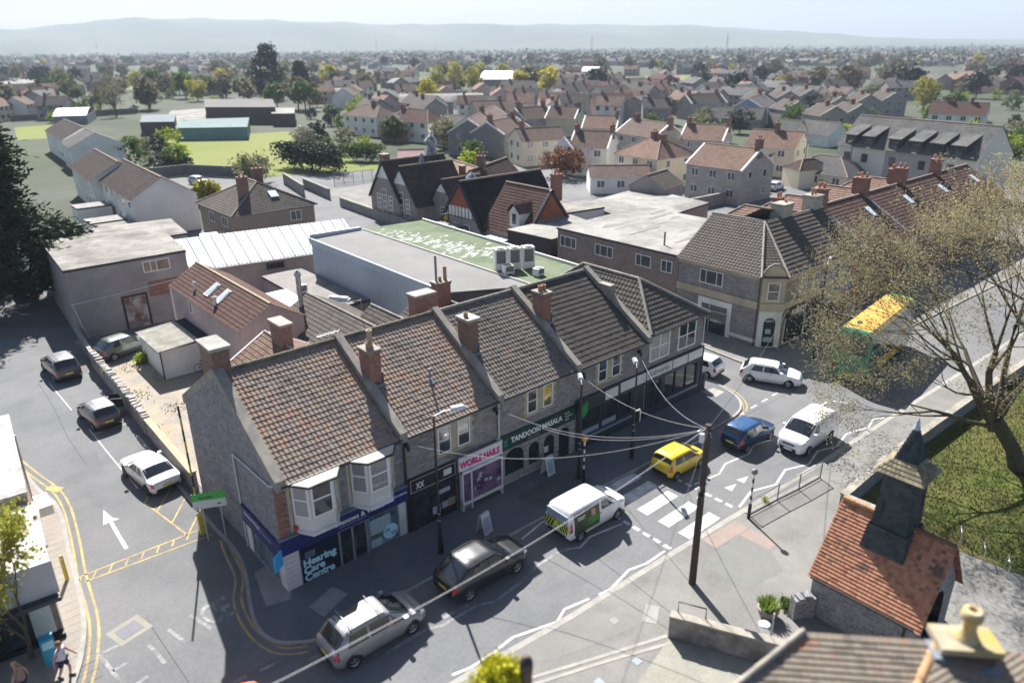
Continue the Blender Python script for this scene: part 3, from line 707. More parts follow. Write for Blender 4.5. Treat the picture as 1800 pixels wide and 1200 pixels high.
mb = MB(); mb.poly(P[::-1]); Q = [(x, y-.02, z) for x, y, z in P]; mb.poly(Q)
for k in range(24): mb.poly([P[k], P[(k+1) % 24], Q[(k+1) % 24], Q[k]])
d = mb.to('logo_disc', cy, h)
text_mesh('logo_lettering', 'M', .34, text_dark, (5.14, -.082, .72), X, Z, d, .01); text_mesh('logo_lettering', 'W', .34, text_dark, (5.45, -.082, .46), X, Z, d, .01)
mb = MB(); mb.box(4.36, -.045, .2, 4.95, -.02, .62); mb.box(4.36, -.047, .9, 5.5, -.022, 1.75); mb.to('window_display', M('display_white', (.35, .45, .47), .6, .1, 1), h)
mb = MB(); mb.ob((-.02, .65, .25), Y, -X, (0, 2.75), (0, 1.5), (0, .03)); f = mb.to('side_shop_window', GLASS('shop_interior', (.03, .07, .08), inner=(.22, .34, .36)), h)
mb = MB()
for y in (.62, 1.75, 2.75, 3.42): mb.box(-.09, y, .1, -.001, y+.07, 1.75)
mb.box(-.095, .62, .1, -.002, 3.49, .2); mb.to('window_frame', frm, f)
mb = MB(); mb.box(-.5, -.3, 2.05, -.47, .0, 2.75); mb.tube([(-.1, -.15, 2.7), (-.5, -.15, 2.7)], .02, 5); mb.prism([(-.62, -.2), (-.02, -.62), (.04, -.56), (-.56, -.14)], 1.75, 2.55)
mb = MB(); mb.prism([(-.12, -.20), (-.62, -.55), (-.66, -.50), (-.16, -.15)], 1.72, 2.5); mb.to('projecting_sign', sky_blue, h)
mb = MB(); mb.box(1.15, -.2, 2.99, 1.45, -.001, 3.25) if False else mb.box(.62, -.14, 3.0, .9, -.001, 3.3); mb.to('alarm_box', M('alarm_red', (.45, .05, .08), .5, .1, 2), h)
pipe(h, [(-.06, 4.38, 5.3), (-.06, 4.38, .0)], .045, M('pale_pipe', (.55, .56, .57), .5, .1, 2))
pipe(h, [(-.06, 4.38, 5.3), (-.06, .35, 5.5), (.1, -.1, 5.6)], .045, M('pale_pipe', (.55, .56, .57), .5, .1, 2))
def bay(par, x0, x1, zb, zt, pm):
    pl = [(x0, 0), (x0+.5, -.78), (x1-.5, -.78), (x1, 0)]
    mb = MB(); mb.prism([(x, y*.96+.01) for x, y in pl], zb, zt)
    b = mb.to('bay_window', white_paint, par)
    mb = MB(); mb.prism([(x0-.08, .0), (x0+.45, -.86), (x1-.45, -.86), (x1+.08, .0)], zb-.14, zb-.003); mb.prism([(x0-.02, 0), (x0+.48, -.81), (x1-.48, -.81), (x1+.02, 0)], zb+.003, zb+.06)
    mb.to('bay_base', white_paint, b)
    for (ax, ay), (bx, by) in zip(pl[:-1], pl[1:]):
        t = Vector((bx-ax, by-ay, 0)); L = t.length; t.normalize(); n = Vector((t.y, -t.x, 0))
        mid = L > 1.0
        f = MB(); o = Vector((ax, ay, zb+.72)); e = .05
        for a in ((e, e+.09), (L-e-.09, L-e)): f.ob(o, t, n, a, (0, zt-zb-.8), (-.02, .04))
        for z0 in (0, (zt-zb-.8)*.52, zt-zb-.88): f.ob(o, t, n, (e+.09, L-e-.09), (z0, z0+.08), (-.02, .038))
        fo = f.to('sash_frame', white, b)
        g = MB(); g.ob(o, t, n, (e+.05, L-e-.05), (.04, zt-zb-.84), (-.02, .015)); g.to('pane', pm if mid else glass_net, fo)
bay(h, .72, 2.85, 3.08, 5.5, glass); bay(h, 3.62, 5.75, 3.08, 5.5, glass_net)
mb = MB()
can = [(.35, .02), (.62, -.3), (1.12, -1.0), (2.45, -1.0), (2.95, -.3), (3.5, -.3), (4.02, -1.0), (5.35, -1.0), (5.9, -.3), (6.2, -.3), (6.3, .02)]
mb.prism(can, 5.50, 5.60); mb.to('bay_canopy', M('canopy_lead', (.46, .44, .38), .85, .12, 1.5, col2=(.36, .34, .29), scale2=.8), h)
pipe(h, [(x, y-.04, 5.54) for x, y in can[1:-1]], .06, name='gutter')
for x in (.6, 2.95, 3.5, 5.87): 
    mb = MB(); mb.box(x-.1, -.03, 3.0, x+.06, .0, 5.5); mb.to('stone_jamb', bath, h)
# --- black shop and nail bar
h = TERR[1]
for x0 in (8.55, 9.78):
    win(h, (x0, -.03, 3.78), X, -Y, .8, 1.5, hb=(.5,), sill=None)
surround(h, (8.55, -.003, 3.78), X, -Y, 2.03, 1.5)
mb = MB(); mb.box(9.37, -.04, 3.78, 9.76, -.001, 5.28); mb.to('window_mullion', bath, h)
mb = MB(); mb.box(6.6, -.12, .02, 9.5, -.001, 3.12); mb.to('shopfront', black, h)
mb = MB(); mb.ob((6.72, -.121, 2.3), X, -Y, (0, 2.78), (0, .04), (0, .02)); mb.ob((6.72, -.121, 3.0), X, -Y, (0, 2.78), (0, .04), (0, .02)); mb.ob((6.72, -.121, 2.34), X, -Y, (0, .04), (0, .66), (0, .02)); mb.ob((9.46, -.121, 2.34), X, -Y, (0, .04), (0, .66), (0, .02)); mb.to('fascia_border', dim_text, h)
text_mesh('emblem', 'XX', .48, text_white, (7.05, -.125, 2.45), X, Z, h, .02, .01, sx=.7); 
mb = MB(); mb.box(8.75, -.135, 2.5, 9.25, -.12, 2.85); mb.to('white_notice', white_paint, h)
mb = MB(); mb.box(6.85, -.14, .1, 7.75, -.12, 2.15); f = mb.to('shop_door', glass_shop, h)
mb = MB(); mb.box(7.9, -.14, .75, 9.3, -.12, 2.15); f = mb.to('shop_window', glass_shop, h)
mb = MB(); mb.box(8.3, -.15, 1.55, 9.1, -.141, 1.8); mb.to('notice', M('poster_pale', (.40, .42, .46), .6, .2, 4), h); mb = MB(); mb.box(7.95, -.15, .5, 8.45, -.141, .95); mb.to('notice', MATS['poster_pale'], h); mb = MB(); mb.box(8.55, -.15, .62, 8.9, -.141, 1.0); mb.to('notice', MATS['poster_pale'], h)
mb = MB(); mb.box(8.92, -.15, .6, 9.42, -.141, 1.05); mb.to('notice', M('poster_tan', (.32, .22, .14), .6, .2, 4), h)
nail = board(h, (9.55, -.3, 2.5), X, -Y, 2.85, .78, .1, white_paint)
text_mesh('lettering', 'WORLE NAILS', .52, M('magenta', (.62, .012, .20), .5, .05, 2), (9.62, -.405, 2.66), X, Z, nail, .03, .022, sx=.80)
mb = MB()
for x in (9.62, 10.2, 12.3): mb.box(x, -.55, .1, x+.08, -.3, 2.48)
mb.box(9.62, -.56, .45, 12.38, -.3, .62); mb.box(9.62, -.56, 2.36, 12.38, -.3, 2.48); mb.to('shopfront', white_paint, h)
mb = MB(); mb.box(10.28, -.5, .62, 12.3, -.46, 2.36); mb.box(9.7, -.5, .15, 10.2, -.46, 2.36); f = mb.to('shop_window', GLASS('nail_window', (.05, .02, .05), inner=(.35, .22, .36)), h)
mb = MB(); rnd = random.Random(8)
for k in range(9): x = 10.4+rnd.random()*1.6; z = .8+rnd.random()*1.1; mb.box(x, -.515, z, x+.22, -.501, z+.18)
mb.to('window_notice', M('poster_pale', (.40, .42, .46), .6, .2, 4), f)
mb = MB(); mb.box(12.38, -.36, .02, 12.52, -.001, 3.3); mb.to('corner_post', white_paint, h)
pipe(h, [(12.52, -.09, 5.55), (12.52, -.09, .1)], .06, M('pale_pipe', (.55, .56, .57), .5, .1, 2))
pipe(h, [(6.52, -.09, 5.5), (6.52, -.09, .1)], .06)
# --- restaurant
h = TERR[2]
for x0, pm in ((14.62, glass), (15.82, GLASS('blind_glass', (.05, .06, .05), inner=(.45, .40, .16)))): win(h, (x0, -.03, 3.97), X, -Y, .74, 1.4, hb=(.52,), pm=pm)
surround(h, (14.62, -.003, 3.97), X, -Y, 1.94, 1.4)
mb = MB(); mb.box(15.37, -.04, 3.97, 15.81, -.001, 5.37); mb.to('window_mullion', bath, h)
fa = board(h, (12.62, -.001, 2.35), X, -Y, 5.8, .9, .13, dkgreen, 'fascia')
text_mesh('lettering', 'TANDOORI MASALA', .46, text_white, (13.35, -.132, 2.68), X, Z, fa, .02, .016, sx=.92)
text_mesh('lettering', 'INDIAN CUISINE', .12, dim_text, (14.6, -.132, 2.47), X, Z, fa, .02)
for k, tx in enumerate(('EAT IN', 'TAKEAWAY', '01934')): text_mesh('lettering', tx, .15, text_white, (17.55, -.132, 2.95-k*.2), X, Z, fa, .02, sx=.8)
P = [(12.95+.22*math.cos(a*PI/4)*(1 if a % 2 else .4), -.145, 2.8+.32*math.sin(a*PI/4)*(1 if a % 2 else .6)) for a in range(8)]
mb = MB(); mb.poly(P); mb.to('emblem', M('teal_emblem', (.02, .20, .20), .5, .1, 2), fa)
ash = STONE('ground_ashlar', (.27, .25, .24), (.33, .31, .29), (.16, .15, .14), .9, .34, .0, .02)
pil = [12.62, 14.35, 15.55, 16.75, 18.0]
mb = MB()
for a, x in enumerate(pil): mb.ob((x, -.001, .05), X, -Y, (0, .36 if a else .3), (0, 2.3), (0, .08))
mb.ob((12.92, -.001, .05), X, -Y, (0, 3.85), (0, .62), (0, .06))
arcs = [(12.92, 14.35), (14.71, 15.55), (15.91, 16.75), (17.11, 18.0)]
for a, b in arcs:     # arched heads
    c, r = (a+b)/2, (b-a)/2
    for k in range(8):
        t0, t1 = PI*k/8, PI*(k+1)/8
        q = [(c+r*math.cos(t0), 1.62+min(r, .62)*math.sin(t0)), (c+r*math.cos(t1), 1.62+min(r, .62)*math.sin(t1))]
        mb.faces([(q[0][0], -.06, q[0][1]), (q[1][0], -.06, q[1][1]), (q[1][0], -.06, 2.34), (q[0][0], -.06, 2.34), (q[0][0], 0, q[0][1]), (q[1][0], 0, q[1][1])], [(3, 2, 1, 0), (0, 1, 5, 4)])
mb.to('stone_shopfront', ash, h)
for k, (a, b) in enumerate(arcs):
    mb = MB(); mb.ob((a, -.004, .66 if k < 3 else .08), X, -Y, (0, b-a), (0, 1.6 if k < 3 else 2.15), (0, .012)); f = mb.to('arched_window' if k < 3 else 'door', GLASS('green_glass', (.004, .012, .012), inner=(.015, .05, .05)), h)
    if k == 2:
        mb = MB(); mb.box(15.98, -.03, .95, 16.3, -.016, 1.35); mb.to('menu_notice', white_paint, f)
# --- slate blue shop + estate agent
h = TERR[3]
for x0, pm in ((20.38, glass), (21.6, glass)): win(h, (x0, -.03, 4.08), X, -Y, .78, 1.4, hb=(.5,), pm=pm)
surround(h, (20.38, -.003, 4.08), X, -Y, 2.0, 1.4)
mb = MB(); mb.box(21.17, -.04, 4.08, 21.59, -.001, 5.48); mb.to('window_mullion', bath, h)
mb = MB(); mb.box(20.55, -.035, 4.3, 20.85, -.02, 4.7); mb.to('red_notice', M('notice_red', (.5, .03, .05), .5, .1, 2), h)
mb = MB(); mb.box(18.6, -.14, .02, 24.8, -.001, .75); mb.box(18.6, -.14, .75, 18.95, -.001, 2.6); mb.box(18.5, -.2, 2.6, 24.83, -.001, 3.5); mb.box(23.6, -.14, .75, 24.8, -.001, 2.6); mb.to('shopfront', slate_blue, h)
mb = MB(); mb.box(18.95, -.24, .72, 23.6, -.142, .85); mb.to('shop_sill', M('sill_blue', (.22, .26, .32), .5, .1, 1), h)
win(h, (18.95, -.02, .86), X, -Y, 4.65, 1.74, v=(.36, .72), fm=slate_blue, pm=glass_shop, fw=.08, name='shop_window', proud=.1)
mb = MB(); mb.box(19.0, -.06, .9, 20.6, -.045, 1.25); mb.box(20.9, -.06, .95, 22.2, -.045, 1.3); mb.to('window_display', M('bath_white', (.30, .36, .42), .4, .1, 2), h)
for x0, w in ((20.95, 1.15),): board(h, (x0, -.2, 2.78), X, -Y, w, .62, .03, white_paint)
b_ = board(h, (22.35, -.2, 2.84), X, -Y, 2.45, .66, .03, white_paint)
gs = board(h, (18.5, -.5, 3.1), Y, -X, .1, .1, .1, slate_blue, 'sign_bracket')
mb = MB(); mb.prism([(18.2, -1.0), (18.95, -.62), (18.89, -.5), (18.14, -.88)], 2.85, 3.55); g = mb.to('projecting_sign', M('sign_green', (.02, .28, .07), .5, .1, 1), h)
h = TERR[4]
for x0, w in ((25.25, 2.05), (28.2, 1.95)):
    win(h, (x0, -.003, 3.95), X, -Y, w, 1.9, v=(.5,), hb=(.5,), pm=glass_net if x0 < 26 else glass, fw=.1)
mb = MB(); mb.box(24.9, -.14, .02, 31.05, -.001, .62); mb.box(24.87, -.2, 2.62, 31.1, -.001, 3.6); mb.box(26.6, -.14, .62, 26.9, -.001, 2.62); mb.box(30.6, -.14, .62, 31.05, -.001, 2.62); mb.box(31.001, -.2, .02, 31.12, 5, 3.6); mb.to('shopfront', slate_blue, h)
mb = MB(); mb.box(26.95, -.24, .70, 30.6, -.142, .84); mb.to('shop_sill', M('sill_blue', (.22, .26, .32), .5, .1, 1), h)
win(h, (26.9, -.02, .84), X, -Y, 3.7, 1.76, v=(.33, .66), fm=slate_blue, pm=glass_shop, fw=.08, name='shop_window', proud=.1)
win(h, (25.1, -.02, .1), X, -Y, 1.5, 2.5, v=(.5,), hb=(.75,), fm=slate_blue, pm=glass_shop, fw=.09, name='shop_door', proud=.1)
b_ = board(h, (24.9, -.2, 2.88), X, -Y, 2.6, .66, .03, white_paint); text_mesh('lettering', 'skidmores', .56, text_dark, (24.95, -.232, 3.06), X, Z, b_, .01, .0, sx=.95)
board(h, (27.6, -.2, 2.9), X, -Y, 1.6, .62, .03, white_paint); board(h, (29.3, -.2, 2.9), X, -Y, 1.6, .62, .03, white_paint)
pipe(h, [(31.06, -.06, 5.9), (31.06, -.06, 3.6)], .05, M('pale_pipe', (.55, .56, .57), .5, .1, 2))
for x in (6.6, 12.2, 18.9, 24.0):      # old lamp brackets under the eaves
    i = [k for k in range(5) if XS[k] <= x][-1]
    mb = MB(); mb.box(x, -.25, 5.0, x+.15, -.001, 5.2); mb.box(x+.02, -.32, 4.86, x+.13, -.2, 5.05); mb.to('wall_bracket', black, TERR[i])
# ---------------------------------------------------------------- buildings behind the terrace
def gable_block(par, x0, y0, x1, y1, ez, rz, axis, wm, rm, ov=.18, tw=.3, th=.34, white_verge=None, name='wall', rname='roof'):
    """plain gabled block; axis is the ridge direction"""
    mb = MB()
    if axis == 'y':
        c = (x0+x1)/2; pr = [(x0, 0), (x0, ez), (c, rz-.03), (x1, ez), (x1, 0)]; a = [(x, y0, z) for x, z in pr]; b = [(x, y1, z) for x, z in pr]
    else:
        c = (y0+y1)/2; pr = [(y0, 0), (y0, ez), (c, rz-.03), (y1, ez), (y1, 0)]; a = [(x1, y, z) for y, z in pr]; b = [(x0, y, z) for y, z in pr]
    mb.faces(a+b, [(4, 3, 2, 1, 0), (5, 6, 7, 8, 9)]+[(k, (k+1) % 5, 5+(k+1) % 5, 5+k) for k in range(5)])
    mb.to(name, wm, par)
    mb = MB()
    if axis == 'y':
        s = (rz-ez)/(c-x0); e = ez-ov*s
        tile_face(mb, [(x0-ov, y1+ov*.5, e), (x0-ov, y0-ov*.5, e), (c, y0-ov*.5, rz), (c, y1+ov*.5, rz)], tw, th)
        tile_face(mb, [(x1+ov, y0-ov*.5, e), (x1+ov, y1+ov*.5, e), (c, y1+ov*.5, rz), (c, y0-ov*.5, rz)], tw, th)
        ra, rb = (c, y0-.05, rz+.03), (c, y1+.05, rz+.03)
    else:
        s = (rz-ez)/(c-y0); e = ez-ov*s
        tile_face(mb, [(x0-ov*.5, y0-ov, e), (x1+ov*.5, y0-ov, e), (x1+ov*.5, c, rz), (x0-ov*.5, c, rz)], tw, th)
        tile_face(mb, [(x1+ov*.5, y1+ov, e), (x0-ov*.5, y1+ov, e), (x0-ov*.5, c, rz), (x1+ov*.5, c, rz)], tw, th)
        ra, rb = (x0-.05, c, rz+.03), (x1+.05, c, rz+.03)
    mb.to(rname, rm, par)
    ridge(par, ra, rb, white_verge or cope, .10)
    return ra, rb
def flat_block(par, pts, H, wm, rm, up=.0, edge=None):
    mb = MB(); mb.prism(pts, 0, H, 0); mb.to('wall', wm, par)
    cx = sum(p[0] for p in pts)/len(pts); cy = sum(p[1] for p in pts)/len(pts)
    big = [(p[0]+(p[0]-cx)*.012, p[1]+(p[1]-cy)*.012) for p in pts]
    mb = MB(); mb.prism(big, H+.003, H+.22, 1, 0); mb.to('roof', [rm, edge or M('dark_fascia', (.045, .04, .05), .7, .2, 2)], par)
# grey rendered store by the side street
h = thing('storage_building', 'large grey rendered flat roofed store with boarded door and rust stained walls', 'building', (5.5, 46, 0))
flat_block(h, [(.55, 41.0), (10.3, 41.0), (11.6, 53.0), (1.3, 54.5)], 5.95, render_grey, flat_felt)
win(h, (6.55, 40.99, 4.75), X, -Y, 2.25, 1.0, v=(.5, .28), fm=white, pm=GLASS('tan_glass', (.03, .03, .02), inner=(.22, .17, .08)), sill=None)
mb = MB(); mb.box(6.7, 40.93, 2.55, 9.3, 41.0, 3.9); mb.to('bricked_window', brick, h)
mb = MB(); mb.box(4.5, 40.95, .05, 6.3, 41.0, 2.9); d = mb.to('boarded_door', M('graffiti_board', (.40, .37, .34), .9, .25, 1.6, col2=(.17, .09, .08), scale2=1.3), h)
mb = MB(); mb.box(4.35, 40.9, .05, 4.5, 41.0, 3.05); mb.box(6.3, 40.9, .05, 6.45, 41.0, 3.05); mb.box(4.5, 40.9, 2.9, 6.3, 41.0, 3.05); mb.to('door_frame', black, d)
pipe(h, [(.5, 40.9, 3.2), (10.3, 40.9, 3.75)], .04, M('pale_pipe', (.55, .56, .57), .5, .1, 2)); pipe(h, [(.6, 40.9, 3.2), (.9, 40.88, 1.4), (1.2, 40.85, .1)], .04, M('pale_pipe', (.55, .56, .57), .5, .1, 2))
h = thing('storage_building', 'low dark felt roofed store behind the grey rendered one', 'building', (12, 60, 0))
flat_block(h, [(1.6, 54.7), (14.5, 53.5), (15.5, 62), (3.5, 63.5)], 4.6, render_grey, flat_felt)
# white metal roofed range
h = thing('workshop', 'pink rendered workshop under a glaring white ribbed metal roof', 'workshop', (18, 42, 0))
mb = MB(); mb.prism([(11.7, 41.2), (26.2, 38.6), (26.2, 44), (12.6, 46.2)], 0, 4.2); mb.to('wall', render_pink, h)
a, b, c, d = Vector((10.4, 40.7, 4.25)), Vector((26.4, 37.9, 4.25)), Vector((26.9, 42.0, 6.3)), Vector((10.7, 45.0, 6.3))
mb = MB(); mb.slab(a, b, c, d, .1)
n_ = (b-a).cross(d-a).normalized()
for k in range(1, 46):
    t = k/46; p, q = a.lerp(b, t)+n_*.004, d.lerp(c, t)+n_*.004; e = (b-a).normalized()*(.05 if k % 3 else .09); u = n_*(.035 if k % 3 else .06)
    mb.faces([p-e, p+e, q+e, q-e, p+u, q+u], [(0, 4, 5, 3), (4, 1, 2, 5), (0, 1, 4), (3, 5, 2)])
mb.slab(c, Vector((27.4, 46, 4.3)), Vector((11.2, 49, 4.3)), d, .1); mb.to('roof', white_sheet, h)
mb = MB(); mb.tube([a+Vector((0, -.1, -.1)), b+Vector((0, -.1, -.1))], .07, 6); mb.to('gutter', white_paint, h)
f = win(h, (17.2, 40.1, 3.1), (b-a), Vector((-.17, -.98, 0)), 1.7, .62, v=(.2, .4, .6, .8), fm=M('rust_frame', (.14, .11, .10), .8, .2, 2))
# rendered gabled house with roof lights
h = thing('rear_house', 'pinkish rendered rear house with maroon tiled roof and two roof lights', 'house', (9.3, 28, 0))
gable_block(h, 7.0, 20.9, 11.7, 35.3, 4.95, 6.35, 'y', render_pink, tile_maroon, white_verge=M('buff_ridge', (.42, .36, .24), .9, .15, 3))
win(h, (6.99, 31.2, 3.6), -Y, -X, .6, 1.0, fm=white)
win(h, (8.6, 20.89, 3.0), X, -Y, 1.2, 1.1, fm=white)
for y, lb in ((29.4, 0), (27.2, 0)):
    z0 = 6.35-(9.35-7.6)*(1.4/2.35); z1 = 6.35-(9.35-8.75)*(1.4/2.35)
    mb = MB(); mb.slab((7.6, y, z0+.12), (7.6, y-.85, z0+.12), (8.75, y-.85, z1+.12), (8.75, y, z1+.12), .14); f = mb.to('roof_light', white, h)
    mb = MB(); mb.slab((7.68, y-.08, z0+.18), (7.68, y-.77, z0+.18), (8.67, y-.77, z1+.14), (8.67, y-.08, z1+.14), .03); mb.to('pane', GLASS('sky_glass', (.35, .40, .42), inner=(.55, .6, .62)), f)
for x, y, r_ in ((7.6, 31.2, .10), (7.5, 26.6, .13)):
    zz = 6.35-(9.35-x)*.596; mb = MB(); mb.tube([(x, y, zz), (x, y, zz+.55)], r_, 8); mb.lathe([(r_*1.5, 0), (r_*1.5, .08), (0.02, .16)], (x, y, zz+.55), 8); mb.to('roof_vent', M('pale_vent', (.62, .60, .55), .6, .1, 2), h)
pipe(h, [(6.9, 35.2, 4.9), (6.9, 35.2, .2)], .05, white)
# white shed in the yard
h = thing('yard_shed', 'small white shed with a corrugated cement roof in the yard', 'shed', (4.9, 30.3, 0))
mb = MB(); mb.box(3.4, 27.75, 0, 6.5, 33.0, 2.28); mb.to('wall', white_paint, h)
mb = MB(); k = 92; P = []
for i in range(k+1):
    x = 3.15+3.1*i/k; z = 2.34+.2*i/k+.03*math.sin(i*PI/2.3); P += [(x, 27.55, z), (x, 33.1, z)]
mb.faces(P, [(2*i, 2*i+2, 2*i+3, 2*i+1) for i in range(k)], 0); mb.faces([(x, y, z-.05) for x, y, z in P], [(2*i+1, 2*i+3, 2*i+2, 2*i) for i in range(k)], 0)
mb.to('roof', asbestos, h)
mb = MB(); mb.slab((6.22, 27.75, 2.56), (7.0, 27.75, 2.6), (7.0, 33.1, 2.6), (6.22, 33.1, 2.56), .1); mb.to('felt_strip', M('black_felt', (.035, .035, .038), .9, .2, 1), h)
pipe(h, [(3.32, 27.7, 2.3), (3.32, 27.7, .1)], .05)
mb = MB(); mb.box(3.36, 28.2, .1, 3.4, 29.1, 2.0); mb.to('door', M('door_grey', (.60, .61, .62), .6, .08, 1), h)
# rear wing of the hearing shop, roofs between
h = thing('rear_wing', 'tiled rear wing behind the hearing shop with pink verge and brick stack', 'house wing', (7.2, 14, 0))
gable_block(h, 4.4, 10.95, 9.9, 16.9, 4.45, 6.0, 'y', render_pink, TILE('mossy_red_tiles', [(.13, .09, .07), (.17, .115, .09), (.20, .14, .11)], joint=.6, blotch=(.24, .16, .10)))
mb = MB()
for s in (-1, 1): mb.slab((7.15, 16.9, 6.06), (7.15, 17.06, 6.06), (7.15+s*2.95, 17.06, 4.38), (7.15+s*2.95, 16.9, 4.38), .12*(-s))
mb.to('verge', M('pink_verge', (.60, .50, .50), .7, .1, 2), h)
chimney(h, 6.85, 13.6, 7.55, 15.2, 5.3, 7.35, brick_dark, slab=conc)
h = thing('rear_outbuilding', 'long lean brown tiled outbuilding with a tall steel flue', 'outbuilding', (14, 20, 0))
gable_block(h, 11.2, 14.6, 17.2, 25.2, 3.5, 5.0, 'y', render_grey, tile_brown, th=.36)
pipe(h, [(13.1, 24.2, 4.4), (13.1, 24.2, 6.9)], .19, steel, 'flue'); 
mb = MB(); mb.lathe([(.2, 0), (.26, .05), (.26, .25), (.02, .5)], (13.1, 24.2, 6.85), 10); mb.to('flue_cowl', steel, h)
h = thing('rear_outbuilding', 'low flat white roofed outbuilding with a small air conditioner', 'outbuilding', (14, 29, 0))
flat_block(h, [(12.0, 25.5), (15.4, 25.5), (15.6, 32.5), (12.2, 32.5)], 3.1, render_grey, white_sheet)
h = thing('rear_outbuilding', 'grey flat roofed outbuilding against the blue clad shed', 'outbuilding', (17.5, 30, 0))
flat_block(h, [(15.5, 25.4), (19.7, 25.4), (19.7, 38), (15.8, 38)], 3.0, render_grey, M('dull_flat', (.20, .19, .18), .9, .2, .8))
def aircon(x, y, z, w, d, hh, rz, label, cat='air conditioner', grp=None):
    t = thing('air_conditioner', label, cat, (x, y, z), rz, grp)
    mb = MB(); mb.box(-w/2, -d/2, .06, w/2, d/2, hh); mb.box(-w/2+.05, -d/2-.001, 0, -w/2+.15, d/2, .06); mb.box(w/2-.15, -d/2, 0, w/2-.05, d/2, .06); mb.to('casing', white_paint, t, world=False)
    mb = MB(); mb.box(-w*.38, -d/2-.02, hh*.35, w*.38, -d/2-.002, hh*.92); mb.to('front_grille', M('grille', (.13, .13, .13), .6, .2, 8), t, world=False)
    mb = MB(); mb.lathe([(w*.36, 0), (w*.36, .05), (w*.3, .07)], (0, 0, hh), 14); mb.to('fan_guard', M('fan_guard', (.35, .35, .34), .6, .1, 2), t, world=False)
    return t
aircon(16.2, 30.6, 3.23, .9, .45, .75, .3, 'white air conditioner box beside the steel flue')
mb = MB(); mb.box(0, 0, 0, 2.0, .5, .18); mb.box(.1, .05, .19, 1.8, .45, .3); o = mb.to('duct_boxes', M('pale_blue_metal', (.40, .47, .53), .5, .1, 1), world=False); o.location = (17.0, 27.6, 3.23); o.rotation_euler = (0, 0, -1.0)
tag(o, 'pale blue metal ducting lying below the clad shed wall', 'duct')
h = thing('rear_wing', 'small gabled rear wing with brown tiles and a white flank', 'house wing', (16, 15.5, 0))
gable_block(h, 14.4, 10.95, 17.0, 18.0, 4.6, 5.55, 'y', render_white, tile_brown)
chimney(h, 14.9, 10.9, 16.4, 11.8, 5.0, 8.05, brick_dark, slab=conc)
h = thing('rear_wing', 'rear wing with a tall brick stack, clay pots and thin metal flue', 'house wing', (18.5, 14, 0))
gable_block(h, 17.1, 10.95, 21.6, 16.6, 4.6, 6.15, 'y', render_white, tile_brown)
c = chimney(h, 18.2, 13.1, 19.3, 13.9, 5.5, 7.75, brick, pots=((.45, .5, .3, .13, clay_pot), (.85, .5, .95, .14, clay_pot)))
pipe(h, [(18.45, 13.6, 7.7), (18.45, 13.6, 9.6)], .085, M('flue_grey', (.22, .21, .21), .7, .1, 2), 'flue')
mb = MB(); mb.tube([(14.2, 16.8, 5.2), (14.2, 16.8, 6.6)], .02, 5); mb.tube([(12.9, 17.2, 6.55), (14.2, 16.8, 6.55)], .018, 5); tag(mb.to('television_aerial', steel), 'thin roof aerial standing against the pale blue cladding', 'aerial')
# big steel clad hall
h = thing('industrial_hall', 'big pale blue clad hall with grey sheet and green felt roof halves', 'hall', (25, 23, 0))
mb = MB(); mb.prism([(19.75, 14.5), (25.2, 11.0), (25.2, 35.0), (20.0, 35.6)], 0, 6.3); mb.prism([(25.2, 11.2), (30.75, 11.4), (31.4, 34.2), (25.2, 35.0)], 0, 6.35); mb.to('wall', M('hall_wall', (.16, .15, .15), .9, .1, 1), h)
mb = MB()
yy = 14.4
while yy < 35.5:
    x = 19.72+(yy-14.4)*.0118
    mb.faces([(x, yy, 2.0), (x-.06, yy+.06, 2.0), (x-.06, yy+.22, 2.0), (x, yy+.28, 2.0), (x, yy, 6.3), (x-.06, yy+.06, 6.3), (x-.06, yy+.22, 6.3), (x, yy+.28, 6.3)], [(4, 5, 1, 0), (5, 6, 2, 1), (6, 7, 3, 2)])
    yy += .36
mb.prism([(19.70, 14.4), (19.73, 14.4), (19.97, 35.5), (19.94, 35.5)], 0.5, 6.3)
mb.to('cladding', blue_clad, h)
mb = MB(); mb.prism([(19.52, 14.2), (19.66, 14.2), (19.92, 35.7), (19.78, 35.7)], 6.1, 6.62); mb.prism([(19.95, 35.62), (25, 35.1), (25, 35.3), (19.95, 35.85)], 5.9, 6.9); mb.to('eaves_trim', blue_clad, h)
a, b, c, d = Vector((19.66, 14.3, 6.5)), Vector((25.2, 10.9, 6.62)), Vector((25.2, 35.1, 6.62)), Vector((19.92, 35.6, 6.5))
mb = MB(); mb.slab(a, b, c, d, .12); n_ = Vector((0, 0, 1))
k = 90
for i in range(1, k):
    t = i/k; p, q = a.lerp(d, t)+n_*.004, b.lerp(c, t)+n_*.004; e = Y*.035; u = n_*.016
    mb.faces([p-e, p+e, q+e, q-e, p+u, q+u], [(4, 0, 3, 5), (1, 4, 5, 2), (0, 4, 1), (3, 2, 5)])
mb.to('sheet_roof', grey_sheet, h)
mb = MB(); mb.prism([(25.22, 11.1), (30.9, 11.3), (31.55, 34.4), (25.22, 35.2)], 6.4, 6.66); mb.to('felt_roof', green_roof, h)
mb = MB(); mb.prism([(30.92, 11.3), (31.1, 11.3), (31.75, 34.4), (31.57, 34.4)], 6.3, 6.86); mb.prism([(25.12, 11.0), (25.2, 11.0), (25.2, 35.1), (25.12, 35.1)], 6.64, 6.74); mb.to('roof_trim', M('pale_trim', (.55, .53, .48), .7, .1, 1), h)
mb = MB(); rnd = random.Random(11)
